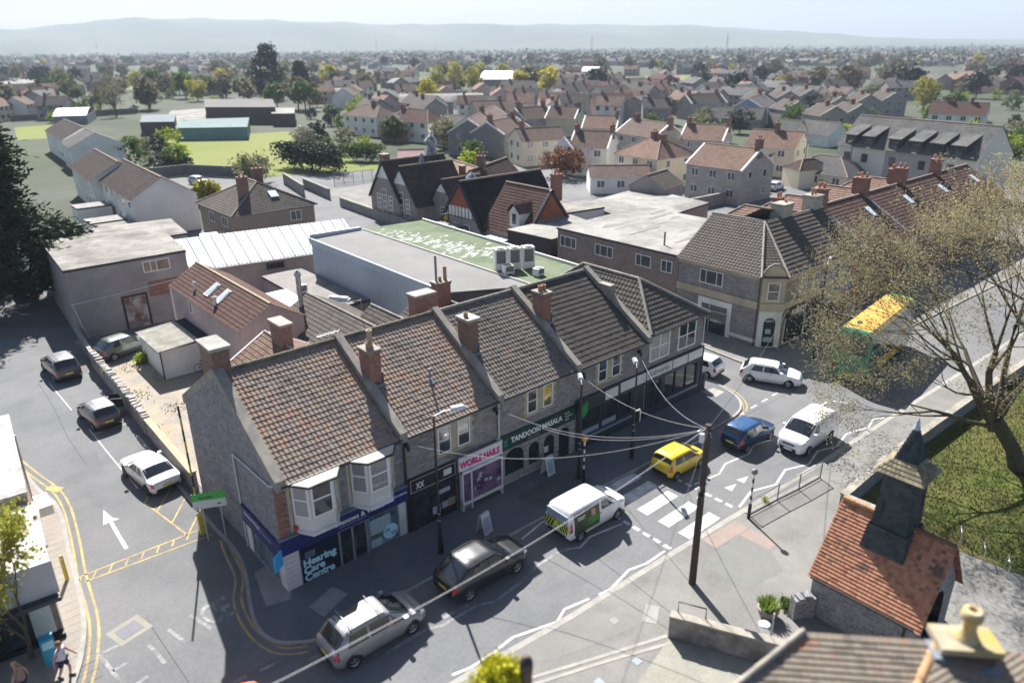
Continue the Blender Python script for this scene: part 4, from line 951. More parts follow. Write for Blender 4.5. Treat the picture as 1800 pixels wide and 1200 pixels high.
for k in range(260):     # loose silver flakes of the felt coating
    t = rnd.random(); x = 26.2+t*2.6+rnd.gauss(0, .8); y = 31-t*13+rnd.gauss(0, 1.3); s = .2+rnd.random()*.45; an = rnd.random()*PI
    if not (25.4 < x < 30.7 and 12 < y < 34): continue
    q = [(x+s*math.cos(an+j)*(1 if j != 1 else .5), y+s*.5*math.sin(an+j*1.7), 6.664+.001*(k % 9)) for j in range(4)]
    mb.poly(q)
mb.to('flaking_coating', M('flake', (.27, .28, .28), .7, .2, 4), h)['kind'] = 'stuff'
for k, (x, y) in enumerate(((25.9, 15.5), (26.9, 15.0), (27.9, 14.5))): aircon(x, y, 6.67, .95, .75, 1.75, -.45, ('tall white air conditioner on green roof, nearest the grey sheeting', 'tall white air conditioner on green roof, between two others', 'tall white air conditioner on green roof, farthest from the grey sheeting')[k], grp='air conditioners on the green roof')
aircon(25.7, 14.3, 6.67, .8, .6, .7, -.3, 'low white air conditioner unit at the foot of three tall ones')
aircon(27.1, 12.4, 6.67, .7, .6, .6, .1, 'small white roof vent box alone near the terrace ridge', cat='roof vent')
# brick block with a flat roof across the side road
h = thing('office_block', 'two storey brown brick block with white windows and pale flat roof', 'building', (48, 17, 0))
flat_block(h, [(41.45, 9.95), (55.3, 12.0), (55.3, 25.4), (41.2, 24.6)], 5.85, STONE('brown_brick', (.20, .145, .12), (.27, .205, .175), (.29, .26, .24), .3, .1, .01, .008), pale_roof, edge=M('edge_dark', (.05, .05, .055), .7, .2, 2))
for y, w, v in ((24.2, 2.2, (.3, .7)), (19.55, 2.25, (.3, .7)), (14.6, 1.75, (.35,)), (11.75, 1.2, (.5,))):
    win(h, (41.44-.0171*(y-9.95)-.01, y, 4.3), -Y, -X, w, 1.08, v=v, hb=(), fm=white, sill=None)
mb = MB(); mb.box(41.25, 10.1, .9, 41.36, 11.2, 2.2); mb.to('entrance_sign', M('sign_maroon', (.16, .02, .03), .5, .2, 3), h); mb = MB(); mb.box(41.2, 10.35, 1.6, 41.25, 10.95, 2.2); mb.to('green_sign', M('sign_green', (.02, .28, .07), .5, .1, 1), h)
pipe(h, [(43.3, 13.0, 6.0), (43.3, 13.0, 7.3)], .09, M('flue_grey', (.22, .21, .21), .7, .1, 2), 'flue'); pipe(h, [(46.5, 11.9, 6.0), (46.5, 11.9, 6.6)], .07, M('flue_grey', (.22, .21, .21), .7, .1, 2), 'flue')
mb = MB(); rnd = random.Random(21)
for k in range(14):
    x, y = 42.5+rnd.random()*11, 12.5+rnd.random()*11; l = 2+rnd.random()*4; w_ = .25+rnd.random()*.5
    mb.poly([(x, y, 6.075+.002*k), (x+.3, y-w_*.5, 6.075+.002*k), (x+l*.9, y+.15-w_*.3, 6.075+.002*k), (x+l, y+.2, 6.075+.002*k), (x+l*.6, y+w_, 6.075+.002*k)])
mb.to('roof_stains', M('puddle_stain', (.20, .195, .18), .9, .2, 1.5), h)['kind'] = 'stuff'
h = thing('low_annexe', 'low annexe with dark boarded flank and pale flat roof beside the brick block', 'building', (48, 29, 0))
flat_block(h, [(40.9, 25.2), (49, 25.8), (50.5, 32.0), (40.4, 31.4)], 4.6, M('dark_boards', (.035, .032, .035), .8, .2, 1), pale_roof)
# corner shop with chamfered entrance
h = thing('corner_shop', 'corner shop with chamfered buff stone front, shaped gable and dark tiled roof', 'shop', (46, 4, 0))
pl = [(41.45, 9.9), (41.45, 1.85), (42.75, .55), (54.4, .75), (54.4, 8.2), (47.5, 9.9)]
mb = MB(); mb.prism(pl, 0, 5.95); mb.to('wall', stone_dark if False else stone, h)
EZ2 = 5.98; Ap = (46.2, 5.0, 9.1); Bp = (55.2, 4.6, 9.1); Cp = (46.0, 10.0, 9.1)
mb = MB()
o = .28
tile_face(mb, [(41.45-o, 10, EZ2-.1), (41.45-o, 1.8, EZ2-.1), Ap, Cp], .3, .32)
tile_face(mb, [(41.45-o, 1.8, EZ2-.1), (42.7, .55-o, EZ2-.1), Ap], .3, .32)
tile_face(mb, [(42.7, .55-o, EZ2-.1), (54.7, .75-o, EZ2-.1), Bp, Ap], .3, .40, lift=.05)
tile_face(mb, [(54.7, 8.4, EZ2-.1), (47.6, 10, EZ2-.1), Cp, Ap, Bp], .3, .36)
mb.to('roof', tile_brown, h)
for q in ((Ap, (41.45-o, 1.8, EZ2)), (Ap, (42.7, .55-o, EZ2)), (Ap, Bp), (Ap, Cp)): ridge(h, (q[0][0], q[0][1], q[0][2]+.03), q[1], cope, .11)
chimney(h, 48.3, 4.6, 49.9, 5.8, 8.3, 10.25, stone_light, pots=((.8, .5, .25, .13, buff_pot),)); chimney(h, 53.5, 4.5, 54.9, 5.7, 8.3, 10.3, stone_light, pots=((.3, .5, .6, .13, buff_pot), (.7, .5, .5, .12, clay_pot)))
ch = Vector((1, -1, 0)).normalized(); cn = Vector((-1, -1, 0)).normalized(); c0 = Vector((41.45, 1.85, 0)); CL = Vector((1.3, -1.3, 0)).length
mb = MB(); pr = [(0, 3.3), (CL, 3.3), (CL, 5.95)]+[(CL*(1-t), 5.95+.95*math.sin(PI*t)**.7) for t in (.12, .25, .4, .5, .6, .75, .88)]+[(0, 5.95)]
F_ = [c0+ch*a+Z*b+cn*.05 for a, b in pr]; B_ = [c0+ch*a+Z*b-cn*.25 for a, b in pr]; k = len(pr)
mb.faces(F_+B_, [tuple(range(k)), tuple(range(2*k-1, k-1, -1))]+[(i, k+i, k+(i+1) % k, (i+1) % k) for i in range(k)]); mb.to('shaped_gable', bath, h)
mb = MB(); mb.tube([c0+ch*a+Z*(b+.03)-cn*.1 for a, b in pr[2:]], .10, 6); mb.to('gable_coping', cope, h)
win(h, c0+ch*.45+Z*4.0+cn*.055, ch, cn, .95, 1.5, hb=(.5,), pm=GLASS('blind_dim', (.04, .04, .035), inner=(.25, .22, .15)))
mb = MB(); mb.ob(c0+cn*.02, ch, cn, (-.02, CL+.02), (3.1, 3.75), (0, .16)); mb.ob((41.44, 9.9, 0), -Y, -X, (0, 8.0), (3.2, 3.82), (0, .1)); mb.ob((42.76, .54, 0), X, -Y, (0, 11.6), (3.25, 3.8), (0, .1)); mb.ob((41.44, 9.9, 0), -Y, -X, (0, 8.0), (5.6, 5.94), (0, .06)); mb.ob((42.76, .54, 0), X, -Y, (0, 11.6), (5.55, 5.92), (0, .06)); mb.to('string_course', bath, h)
mb = MB(); mb.ob(c0, ch, cn, (0, CL), (.0, 3.1), (.0, .06))
for k in range(8): mb.ob(c0, ch, cn, (0.02, .42), (.05+k*.38, .38+k*.38), (.06, .085)); mb.ob(c0, ch, cn, (CL-.42, CL-.02), (.05+k*.38, .38+k*.38), (.06, .085))
mb.to('entrance_surround', white_paint, h)
mb = MB(); a0, a1 = .46, CL-.46; cc = (a0+a1)/2; rr = (a1-a0)/2
pr = [(a0, .1), (a1, .1), (a1, 2.1)]+[(cc+rr*math.cos(PI*t/8), 2.1+rr*math.sin(PI*t/8)) for t in range(1, 8)]+[(a0, 2.1)]
mb.poly([c0+ch*a+Z*b+cn*.09 for a, b in pr]); f = mb.to('arched_shop_window', glass_shop, h)
text_mesh('window_lettering', "ROBERT'S", .2, text_white, c0+ch*(a0+.12)+Z*2.2+cn*.095, ch, Z, f, .01, sx=.75)
mb = MB(); mb.ob(c0, ch, cn, (a0+.1, a1-.1), (.5, .9), (.085, .10)); mb.ob(c0, ch, cn, (a0+.2, a1-.3), (1.2, 1.6), (.085, .10)); mb.to('window_display', M('display_white', (.35, .45, .47), .6, .1, 1), f)
fa = board(h, (43.3, .5, 2.35), X, -Y, 5.6, .85, .14, black, 'fascia'); text_mesh('lettering', "ROBERT'S", .62, text_white, (43.9, .355, 2.55), X, Z, fa, .02, .02, sx=.85); text_mesh('lettering', 'HAIR AND BEAUTY', .16, dim_text, (44.4, .355, 2.4), X, Z, fa, .02)
win(h, (43.3, .54, .1), X, -Y, 3.2, 2.2, fm=white_paint, pm=glass_shop, name='shop_window'); win(h, (46.6, .56, .1), X, -Y, 2.2, 2.2, v=(.5,), hb=(.6,), fm=white_paint, pm=glass_shop, name='shop_door')
for x0 in (45.2, 47.3, 49.6, 51.9): win(h, (x0, .6, 3.85), X, -Y, .95, 1.55, hb=(.5,)); surround(h, (x0, .62, 3.85), X, -Y, .95, 1.55)
fb = board(h, (49.2, .5, 2.3), X, -Y, 4.6, .95, .14, M('blue_mural', (.03, .16, .38), .5, .4, 1.2, col2=(.16, .30, .48), scale2=.8), 'fascia')
mb = MB(); mb.lathe([(.3, 0), (.3, .02)], (0, 0, 0), 12); 
mb = MB(); mb.ob((49.5, .355, 2.55), X, -Y, (0, .5), (0, .5), (0, .02)); mb.ob((50.6, .355, 2.5), X, -Y, (0, .4), (0, .55), (0, .02)); mb.to('fascia_motif', M('motif_yellow', (.6, .42, .05), .5, .1, 1), fb)
mb = MB(); mb.ob((51.3, .355, 2.5), X, -Y, (0, 1.8), (0, .4), (0, .02)); mb.to('fascia_motif', M('motif_red', (.5, .05, .12), .5, .1, 1), fb)
win(h, (49.3, .6, .1), X, -Y, 4.4, 2.1, v=(.33, .66), fm=slate_blue, pm=glass_shop, name='shop_window')
win(h, (41.44, 7.65, 4.25), -Y, -X, 2.25, 1.2, v=(.27, .73), fm=white)
mb = MB(); mb.ob((41.44, 7.6, .05), -Y, -X, (0, 3.3), (0, 3.0), (0, .05)); f = mb.to('side_entrance', white_paint, h)
mb = MB(); mb.ob((41.38, 7.2, .1), -Y, -X, (0, 2.5), (0, 2.45), (0, .02)); g = mb.to('door_glass', glass_shop, f); text_mesh('window_lettering', "ROBERT'S", .32, text_white, (41.355, 6.2, 1.1), -Y, Z, g, .01, sx=.75)
mb = MB(); mb.ob((41.36, 7.2, .1), -Y, -X, (.8, .88), (0, 2.45), (0, .05)); mb.ob((41.36, 7.2, .1), -Y, -X, (0, 2.5), (1.9, 2.0), (0, .05)); mb.to('door_bars', frm, f)
mb = MB(); mb.ob((41.44, 4.3, .0), -Y, -X, (0, 2.4), (.35, .65), (0, .05)); mb.to('plinth_band', white_paint, h)
pipe(h, [(41.3, 1.95, 5.9), (41.3, 1.95, .1)], .05)
# ---------------------------------------------------------------- shops on the west side
h = thing('corner_kiosk', 'single storey shop with weathered white flat roof beside the stone pavement', 'shop', (-10, 6, 0))
mb = MB(); mb.prism([(-8.25, 3.9), (-7.75, 8.6), (-14, 9.2), (-14.5, 4.3)], 0, 3.75); mb.to('wall', M('cream_stone', (.62, .56, .47), .9, .08, 1), h)
mb = MB(); mb.prism([(-8.1, 3.5), (-7.6, 8.7), (-14, 9.3), (-14.6, 4.0)], 3.76, 4.02); mb.to('roof', M('weathered_white_roof', (.55, .54, .50), .9, .2, 1.2, col2=(.26, .25, .23), scale2=.9, fine=.15), h)
mb = MB(); mb.prism([(-8.05, 3.35), (-8.1, 3.45), (-14.6, 3.95), (-14.6, 3.85)], 2.5, 4.05); mb.to('fascia', M('pale_grey_fascia', (.45, .47, .50), .5, .06, 1), h)
mb = MB(); mb.prism([(-8.1, 3.0), (-8.15, 3.4), (-14.5, 3.9), (-14.5, 3.5)], 2.3, 2.48); mb.to('canopy', slate_blue, h)
mb = MB(); mb.prism([(-8.3, 3.8), (-8.32, 3.88), (-14.5, 4.28), (-14.5, 4.2)], .3, 2.3); f = mb.to('shop_window', glass_shop, h)
mb = MB(); mb.prism([(-8.5, 3.76), (-8.5, 3.79), (-9.25, 3.84), (-9.25, 3.81)], .45, 2.2); mb.to('blind', M('pale_teal', (.42, .50, .48), .4, .1, 1), f)
mb = MB(); mb.prism([(-8.25, 3.6), (-8.28, 3.86), (-14.5, 4.26), (-14.5, 4.0)], .1, .3); mb.box(-9.42, 3.72, .3, -9.34, 3.8, 2.3); mb.to('window_frame', black, f)
h = thing('brick_annexe', 'brown brick flat roofed building with stained grey roof, edge of view', 'building', (-10, 14, 0))
mb = MB(); mb.prism([(-7.9, 8.9), (-7.15, 18.2), (-13, 19), (-14, 9.4)], 0, 4.3); mb.to('wall', STONE('buff_brick', (.30, .19, .14), (.36, .24, .18), (.34, .29, .25), .225, .075, .01, .008), h)
mb = MB(); mb.prism([(-7.85, 8.8), (-7.1, 18.3), (-13, 19.1), (-14.1, 9.3)], 4.31, 4.5); mb.to('roof', M('weathered_white_roof', (.55, .54, .50), .9, .2, 1.2, col2=(.26, .25, .23), scale2=.9, fine=.15), h)
pipe(h, [(-7.3, 15.5, 4.4), (-7.35, 15.5, .1)], .05, M('pale_pipe', (.55, .56, .57), .5, .1, 2)); mb = MB(); mb.box(-7.55, 10.2, 2.2, -6.95, 11.6, 2.7); mb.to('meter_box', white_paint, h)
# ---------------------------------------------------------------- lychgate chapel with bell turret
h = thing('bell_chapel', 'small stone chapel with red tiled roof and slate hung bell turret', 'chapel', (18.2, -18.4, 0))
x0, x1, y0, y1, ez, rz = 16.25, 20.15, -20.45, -16.3, 2.35, 5.0
mb = MB(); c = 18.2
pr = [(x0, 0), (x0, ez), (c, rz-.1), (x1, ez), (x1, 0)]
mb.faces([(x, y1, z) for x, z in pr], [(0, 1, 2, 3, 4)])
mb.faces([(x0, y0, 0), (x0, y1, 0), (x0, y1, ez), (x0, y0, ez)], [(3, 2, 1, 0)]); mb.faces([(x1, y0, 0), (x1, y1, 0), (x1, y1, ez), (x1, y0, ez)], [(0, 1, 2, 3)])
ar = [(17.3, 0), (17.3, 1.6)]+[(18.2-.9*math.cos(PI*t/6), 1.6+1.1*math.sin(PI*t/6)**.9) for t in range(1, 6)]+[(19.1, 1.6), (19.1, 0)]
mb.poly([(x, y0, z) for x, z in [(x0, 0), (17.3, 0), (17.3, 1.6), (x0, ez)]]); mb.poly([(x, y0, z) for x, z in [(19.1, 0), (x1, 0), (x1, ez), (19.1, 1.6)]])
top = ar[1:-1]
mb.poly([(x, y0, z) for x, z in [(x0, ez)]+top[:4]+[(c, rz-.1)]]); mb.poly([(x, y0, z) for x, z in [(c, rz-.1)]+top[3:]+[(x1, ez)]])
mb.to('wall', stone_dark, h)
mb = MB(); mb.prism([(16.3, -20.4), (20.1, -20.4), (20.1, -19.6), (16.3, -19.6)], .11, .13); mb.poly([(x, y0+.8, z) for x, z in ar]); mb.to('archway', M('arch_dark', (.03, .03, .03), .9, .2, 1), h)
mb = MB(); e = ez-.3
tile_face(mb, [(x0-.22, y1+.15, e), (x0-.22, y0-.25, e), (c, y0-.25, rz), (c, y1+.15, rz)], .17, .15, lift=.034)
tile_face(mb, [(x1+.22, y0-.25, e), (x1+.22, y1+.15, e), (c, y1+.15, rz), (c, y0-.25, rz)], .17, .115, lift=.022)
mb.to('roof', tile_red, h)
ridge(h, (c, y0-.2, rz+.02), (c, -19.1, rz+.02), M('shaded_red_ridge', (.15, .09, .07), .9, .2, 3), .1); ridge(h, (c, -17.6, rz+.02), (c, y1+.1, rz+.02), M('orange_ridge', (.40, .24, .13), .9, .2, 3), .12)  # ridge past the turret coloured darker, the turret's shadow put into its colour
pipe(h, [(x0-.24, y1, 2.1), (x0-.24, y0, 2.1)], .05, name='gutter'); pipe(h, [(x0-.2, y0+.35, 2.1), (x0-.06, y0+.35, 1.8), (x0-.06, y0+.35, 0.1)], .045)
mb = MB(); tx0, tx1, ty0, ty1 = 17.5, 18.9, -19.05, -17.7
def shaft(mb, b0, b1, z0, z1, th):
    (ax0, ay0, ax1, ay1), (bx0, by0, bx1, by1) = b0, b1
    A = [(ax0, ay0, z0), (ax1, ay0, z0), (ax1, ay1, z0), (ax0, ay1, z0)]; B = [(bx0, by0, z1), (bx1, by0, z1), (bx1, by1, z1), (bx0, by1, z1)]
    for i in range(4):
        j = (i+1) % 4; k = max(1, round((z1-z0)/th))
        for r in range(k):
            p = [Vector(A[i]).lerp(Vector(B[i]), r/k), Vector(A[j]).lerp(Vector(B[j]), r/k), Vector(A[j]).lerp(Vector(B[j]), (r+1)/k), Vector(A[i]).lerp(Vector(B[i]), (r+1)/k)]
            n = (p[1]-p[0]).cross(p[3]-p[0]).normalized(); L = (p[1]-p[0]).length
            mb.poly([p[0]+n*.025, p[1]+n*.025, p[2], p[3]], 0, uv=[(0, r+.01), (L/.18, r+.01), (L/.18, r+.99), (0, r+.99)])
            mb.poly([p[0], p[1], p[1]+n*.025, p[0]+n*.025], 0, uv=[(0, r+.01), (1, r+.01), (1, r+.02), (0, r+.02)])
shaft(mb, (tx0-.28, ty0-.25, tx1+.28, ty1+.25), (tx0-.1, ty0-.08, tx1+.1, ty1+.08), 3.2, 4.9, .16)
shaft(mb, (tx0, ty0, tx1, ty1), (tx0+.08, ty0+.08, tx1-.08, ty1-.08), 4.9, 7.45, .16)
t_ = mb.to('bell_turret', shingle, h)
mb = MB(); mb.box(tx0-.3, ty0-.28, 3.1, tx1+.3, ty1+.28, 3.2) if False else None
shaft(mb, (tx0-.28, ty0-.28, tx1+.28, ty1+.28), (tx0+.25, ty0+.25, tx1-.25, ty1-.25), 7.4, 7.95, .14)
mb.to('spire_skirt', TILE('skirt_slates', [(.16, .14, .10), (.24, .21, .14), (.30, .26, .17)], joint=.3, blotch=(.34, .28, .12)), t_)
mb = MB(); shaft(mb, (tx0+.25, ty0+.25, tx1-.25, ty1-.25), (18.12, -18.45, 18.28, -18.3), 7.95, 9.25, .16); mb.to('spire', shingle, t_)
mb = MB(); mb.lathe([(.14, 0), (.12, .12), (.07, .2), (.09, .28), (.05, .38), (.01, .5)], (18.2, -18.37, 9.2), 8); mb.to('finial', M('finial_lead', (.35, .42, .5), .4, .1, 2), t_)
mb = MB(); mb.box(17.42, -18.0, 5.6, 17.52, -17.92, 6.1); mb.box(18.6, -19.07, 5.5, 18.7, -18.98, 6.3); mb.to('louvre_slit', black, t_)
def rubble_wall(name, pts, hgt, wd, label, mat=None, cap=None, jag=0.0, z0=0.0, seed=0):
    t = thing(name, label, 'wall', (pts[0][0], pts[0][1], z0)); mb = MB(); ribbon(mb, pts, wd, z0+hgt, th=hgt); mb.to('wall_body', mat or stone, t)
    rnd = random.Random(seed); mb = MB()
    if jag:
        for (a, b) in zip(pts[:-1], pts[1:]):
            a, b = Vector((*a, 0)), Vector((*b, 0)); L = (b-a).length; d = (b-a)/L; n = Vector((-d.y, d.x, 0)); s = 0
            while s < L-.1:
                w_ = .12+rnd.random()*.14; hh = jag*(.6+rnd.random()*.7); c0 = a+d*s
                tilt = rnd.uniform(-.06, .06)
                q = [c0-n*(wd*.55), c0+d*w_-n*(wd*.5), c0+d*w_+n*(wd*.55), c0+n*(wd*.5)]
                mb.faces([(p.x, p.y, z0+hgt+.002) for p in q]+[(p.x+tilt, p.y+tilt*.5, z0+hgt+hh+rnd.uniform(-.03, .03)) for p in q], [(4, 5, 6, 7), (0, 1, 5, 4), (1, 2, 6, 5), (2, 3, 7, 6), (3, 0, 4, 7)])
                s += w_+.02
    else: ribbon(mb, pts, wd+.1, z0+hgt+.09, th=.088)
    mb.to('coping', cap or cope, t); return t
rubble_wall('stone_wall', [(24.7, -16.3), (24.7, -13.7), (31, -13.55), (42, -13.9), (60, -14.8), (90, -17)], 1.0, .35, 'grey stone churchyard wall with broad flat coping beside the pavement', stone_dark)
rubble_wall('stone_wall', [(15.4, -16.0), (16.2, -16.5)], .9, .4, 'short rough stone wall stub at the chapel corner', stone_dark, stone_dark, jag=.22, z0=.1, seed=4)
rubble_wall('stone_wall', [(10.7, -13.15), (12.2, -16.1), (13.0, -17.6), (15.2, -21.6)], 1.15, .3, 'streaked grey retaining wall around the lower yard by the telegraph pole', M('streaked_concrete', (.27, .25, .235), .95, .2, 1, col2=(.13, .125, .12), scale2=.8, fine=.1))
sheet('lower_yard', [(10.5, -13.3), (12.0, -16.2), (14.9, -21.6), (2, -24), (3, -15)], .107, M('yard_flags', (.24, .235, .20), .95, .15, .8, fine=.15))
rubble_wall('stone_wall', [(.05, 34.2), (-.05, 24.2), (-.2, 19.5)], 1.15, .38, 'rough rubble wall between side street and yard, topped with jagged stones', stone, stone_light, jag=.3, seed=7)
rubble_wall('stone_wall', [(-.2, 19.4), (-.25, 11.0)], 1.25, .3, 'smooth stone wall with rusty flat coping leading to the hearing shop', stone, M('buff_coping', (.40, .32, .22), .9, .2, 2))
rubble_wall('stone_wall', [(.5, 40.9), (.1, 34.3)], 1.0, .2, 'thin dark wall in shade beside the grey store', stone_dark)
# ---------------------------------------------------------------- the near roof at the bottom edge
h = thing('near_house', 'near house whose weathered tiled roof and brick stack fill the bottom corner', 'house', (3, -23, 0))
A, B = gp(1412, 1110, 11), gp(1655, 1126, 11); u_ = (B-A).normalized(); dn = Vector((u_.y, -u_.x, 0)); dn = dn if dn.dot(CAM-A) > 0 else -dn
nn = (u_.cross(Vector((dn.x, dn.y, -.47)))).normalized(); nn = nn if nn.z > 0 else -nn
def onp(px, py):
    d = _f + _R*((px-900)/FPX) - _U*((py-600)/FPX); return CAM+d*((A-CAM).dot(nn)/d.dot(nn))
LL, LR = onp(1270, 1225), onp(1600, 1240)
mb = MB(); tile_face(mb, [LL, LR, B, A], .17, .13, lift=.02)
bk = [A-dn*1.2+Z*-2.6, B-dn*1.2+Z*-2.6]; tile_face(mb, [B, A, bk[0], bk[1]][::1], .17, .13, lift=.02)
rr_ = B+u_*3.0-dn*.3
tile_face(mb, [LR, LR+u_*3+dn*1.0-Z*.4, rr_-Z*.9, B], .17, .13, lift=.02)
mb.to('roof', TILE('weathered_plain_tiles', [(.17, .145, .12), (.22, .19, .155), (.27, .23, .18), (.24, .19, .15), (.33, .19, .13)], joint=.12, blotch=(.17, .14, .11)), h)
mb = MB(); q = [LL, LR, LR+u_*3+dn*1.0, B+u_*3, bk[1], bk[0], A]
mb.prism([(p.x+(3.5-p.x)*.04, p.y+(-23-p.y)*.04) for p in q], 0, 8.3); mb.to('wall', render_grey, h)
ridge(h, LR+Z*.04, B+Z*.04-dn*.1, M('orange_ridge', (.40, .24, .13), .9, .2, 3), .12); ridge(h, LL+Z*.03, A+Z*.03, cope, .08)
ck = MB(); c0 = gp(1640, 1135, 11)
cu_ = u_; cv = Vector((-u_.y, u_.x, 0)); 
def cb(mb, c, a0, a1, b0, b1, z0, z1, mi=0): mb.ob(c, cu_, cv, (a0, a1), (z0-c.z, z1-c.z), (b0, b1), mi)
cb(ck, c0, .12, 1.2, -.2, .38, 9.6, 10.95); cb(ck, c0, .08, 1.24, -.24, .42, 10.95, 11.05); cb(ck, c0, .03, 1.29, -.29, .47, 11.05, 11.2, 1)
o = ck.to('chimney', [STONE('dark_stack_brick', (.09, .045, .04), (.13, .07, .055), (.12, .10, .09), .225, .075, .01, .008), M('lichen_cap', (.33, .29, .215), .95, .25, 2.5, col2=(.40, .29, .09), scale2=.8)], h)
pc = c0+cu_*.68+cv*.1
mb = MB(); mb.lathe([(.26, 0), (.2, .12), (.15, .22), (.14, .42), (.165, .46), (.21, .5), (.22, .62), (.19, .72), (.16, .74), (.10, .74), (.09, .6)], (pc.x, pc.y, 11.21), 14); mb.to('chimney_pot', M('lichen_pot', (.52, .43, .28), .95, .2, 4, col2=(.42, .30, .10), scale2=3), o)
mb = MB(); cb(mb, c0, -.1, .11, -.35, .2, 10.7, 11.0); cb(mb, c0, .1, 1.25, -.42, -.21, 10.4, 10.75); mb.to('flashing', lead, h)
# ---------------------------------------------------------------- houses further back
def house(name, label, a, b, zr, hw, ze, wm, rm, ends='gg', chim=(), wins='', cat='house', group=None, th=.36, over=.2, verge=None, hwb=None, porch=False):
    """gabled or hipped house from its ridge line a-b; wins: sides carrying windows (f = right of a->b, k = left, s = start end, e = far end)"""
    a, b = Vector((a[0], a[1], 0)), Vector((b[0], b[1], 0)); m = (a+b)/2; L = (b-a).length; rz = math.atan2(b.y-a.y, b.x-a.x)
    t = thing(name, label, cat, (m.x, m.y, 0), rz, group); h = L/2; hb = hwb or hw
    run = hw*.85
    xa = -h-(run if ends[0] == 'h' else 0); xb = h+(run if ends[1] == 'h' else 0)
    mb = MB(); zb = ze+(zr-ze)*(1-hw/hw)
    mb.box(xa, -hw, 0, xb, hb, ze)
    for s, e, x in ((-1, ends[0], xa), (1, ends[1], xb)):
        if e == 'g':
            q = [(x, -hw, ze), (x, hb, ze), (x, 0, zr-.05)]; mb.poly(q if s > 0 else q[::-1])
    mb.to('wall', wm, t, world=False)
    mb = MB(); o = over; dz = o*(zr-ze)/hw
    ga, gb = (-h-(.12 if ends[0] == 'g' else 0)), (h+(.12 if ends[1] == 'g' else 0))
    ea, eb = (ga if ends[0] == 'g' else xa-o), (gb if ends[1] == 'g' else xb+o)
    tile_face(mb, [(ea, -hw-o, ze-dz), (eb, -hw-o, ze-dz), (gb, 0, zr), (ga, 0, zr)], .3, th)
    tile_face(mb, [(eb, hb+o, ze-dz), (ea, hb+o, ze-dz), (ga, 0, zr), (gb, 0, zr)], .3, th)
    if ends[0] == 'h': tile_face(mb, [(ea, hb+o, ze-dz), (ea, -hw-o, ze-dz), (ga, 0, zr)], .3, th)
    if ends[1] == 'h': tile_face(mb, [(eb, -hw-o, ze-dz), (eb, hb+o, ze-dz), (gb, 0, zr)], .3, th)
    r = mb.to('roof', rm, t, world=False)
    mb = MB(); mb.tube([(ga, 0, zr+.03), (gb, 0, zr+.03)], .12, 6)
    if ends[0] == 'h':
        for y in (-hw-o, hb+o): mb.tube([(ga, 0, zr+.03), (ea, y, ze-dz+.05)], .1, 5)
    if ends[1] == 'h':
        for y in (-hw-o, hb+o): mb.tube([(gb, 0, zr+.03), (eb, y, ze-dz+.05)], .1, 5)
    mb.to('ridge_tiles', M('house_ridge', (.27, .21, .17), .9, .2, 2), r, world=False)
    if verge:
        for e, x in ((ends[0], ga), (ends[1], gb)):
            mb = MB()
            if e == 'g':
                for y in (-hw-o, hb+o): mb.slab((x-.14, 0, zr+.10), (x+.14, 0, zr+.10), (x+.14, y, ze-dz+.10), (x-.14, y, ze-dz+.10), .3 if y > 0 else -.3)
                mb.to('verge', verge, t, world=False)
    for c in chim:
        x = -h+L*c[0]; hh = c[1] if len(c) > 1 else 1.5; y = c[2] if len(c) > 2 else 0; pm = c[3] if len(c) > 3 else brick_dark
        mb = MB(); mb.box(x-.4, y-.55, zr-1.4, x+.4, y+.55, zr+hh-.2); mb.box(x-.47, y-.62, zr+hh-.2, x+.47, y+.62, zr+hh); k = mb.to('chimney', pm, r, world=False)
        for dy in (-.25, .25):
            mb = MB(); mb.lathe([(.16, 0), (.12, .1), (.11, .45), (.14, .5), (.08, .5)], (x, y+dy, zr+hh), 7); mb.to('chimney_pot', clay_pot, k, world=False)
    def wl(o, tt, n, w, hgt, v): 
        f = MB(); f.ob(o, tt, n, (0, w), (0, hgt), (-.02, .04)); f = f.to('window', white, t, world=False)
        g = MB(); 
        k = len(v)+1; e = .07
        for i in range(k): g.ob(o, tt, n, (w*i/k+e, w*(i+1)/k-e*.4), (e, hgt-e), (.0, .046))
        g.to('pane', glass, f, world=False)
    fl = [1.0]+([3.6] if ze > 4.4 else [])+([6.2] if ze > 7 else [])
    for sd in wins:
        if sd in 'fk':
            n = max(2, int((xb-xa)/3.2)); s = -1 if sd == 'f' else 1
            for z in fl:
                for i in range(n):
                    cx = xa+(xb-xa)*(i+.5)/n
                    if s < 0: wl((cx-.6, -hw, z), X, -Y, 1.25, 1.2, (1,))
                    else: wl((cx+.6, hb, z), -X, Y, 1.25, 1.2, (1,))
        else:
            s, x = (-1, xa) if sd == 's' else (1, xb)
            for z in fl:
                for y in (-hw*.45, hw*.45):
                    if s < 0: wl((x, y+.45, z), -Y, -X, .9, 1.2, ())
                    else: wl((x, y-.45, z), Y, X, .9, 1.2, ())
    return t
def hp(p, q, zr): return gp(*p, zr), gp(*q, zr)
W_, CR, GR, SL, PK = render_white, render_cream, render_grey, stone_light, render_pink
wv = M('white_verge', (.75, .74, .72), .7, .05, 2)
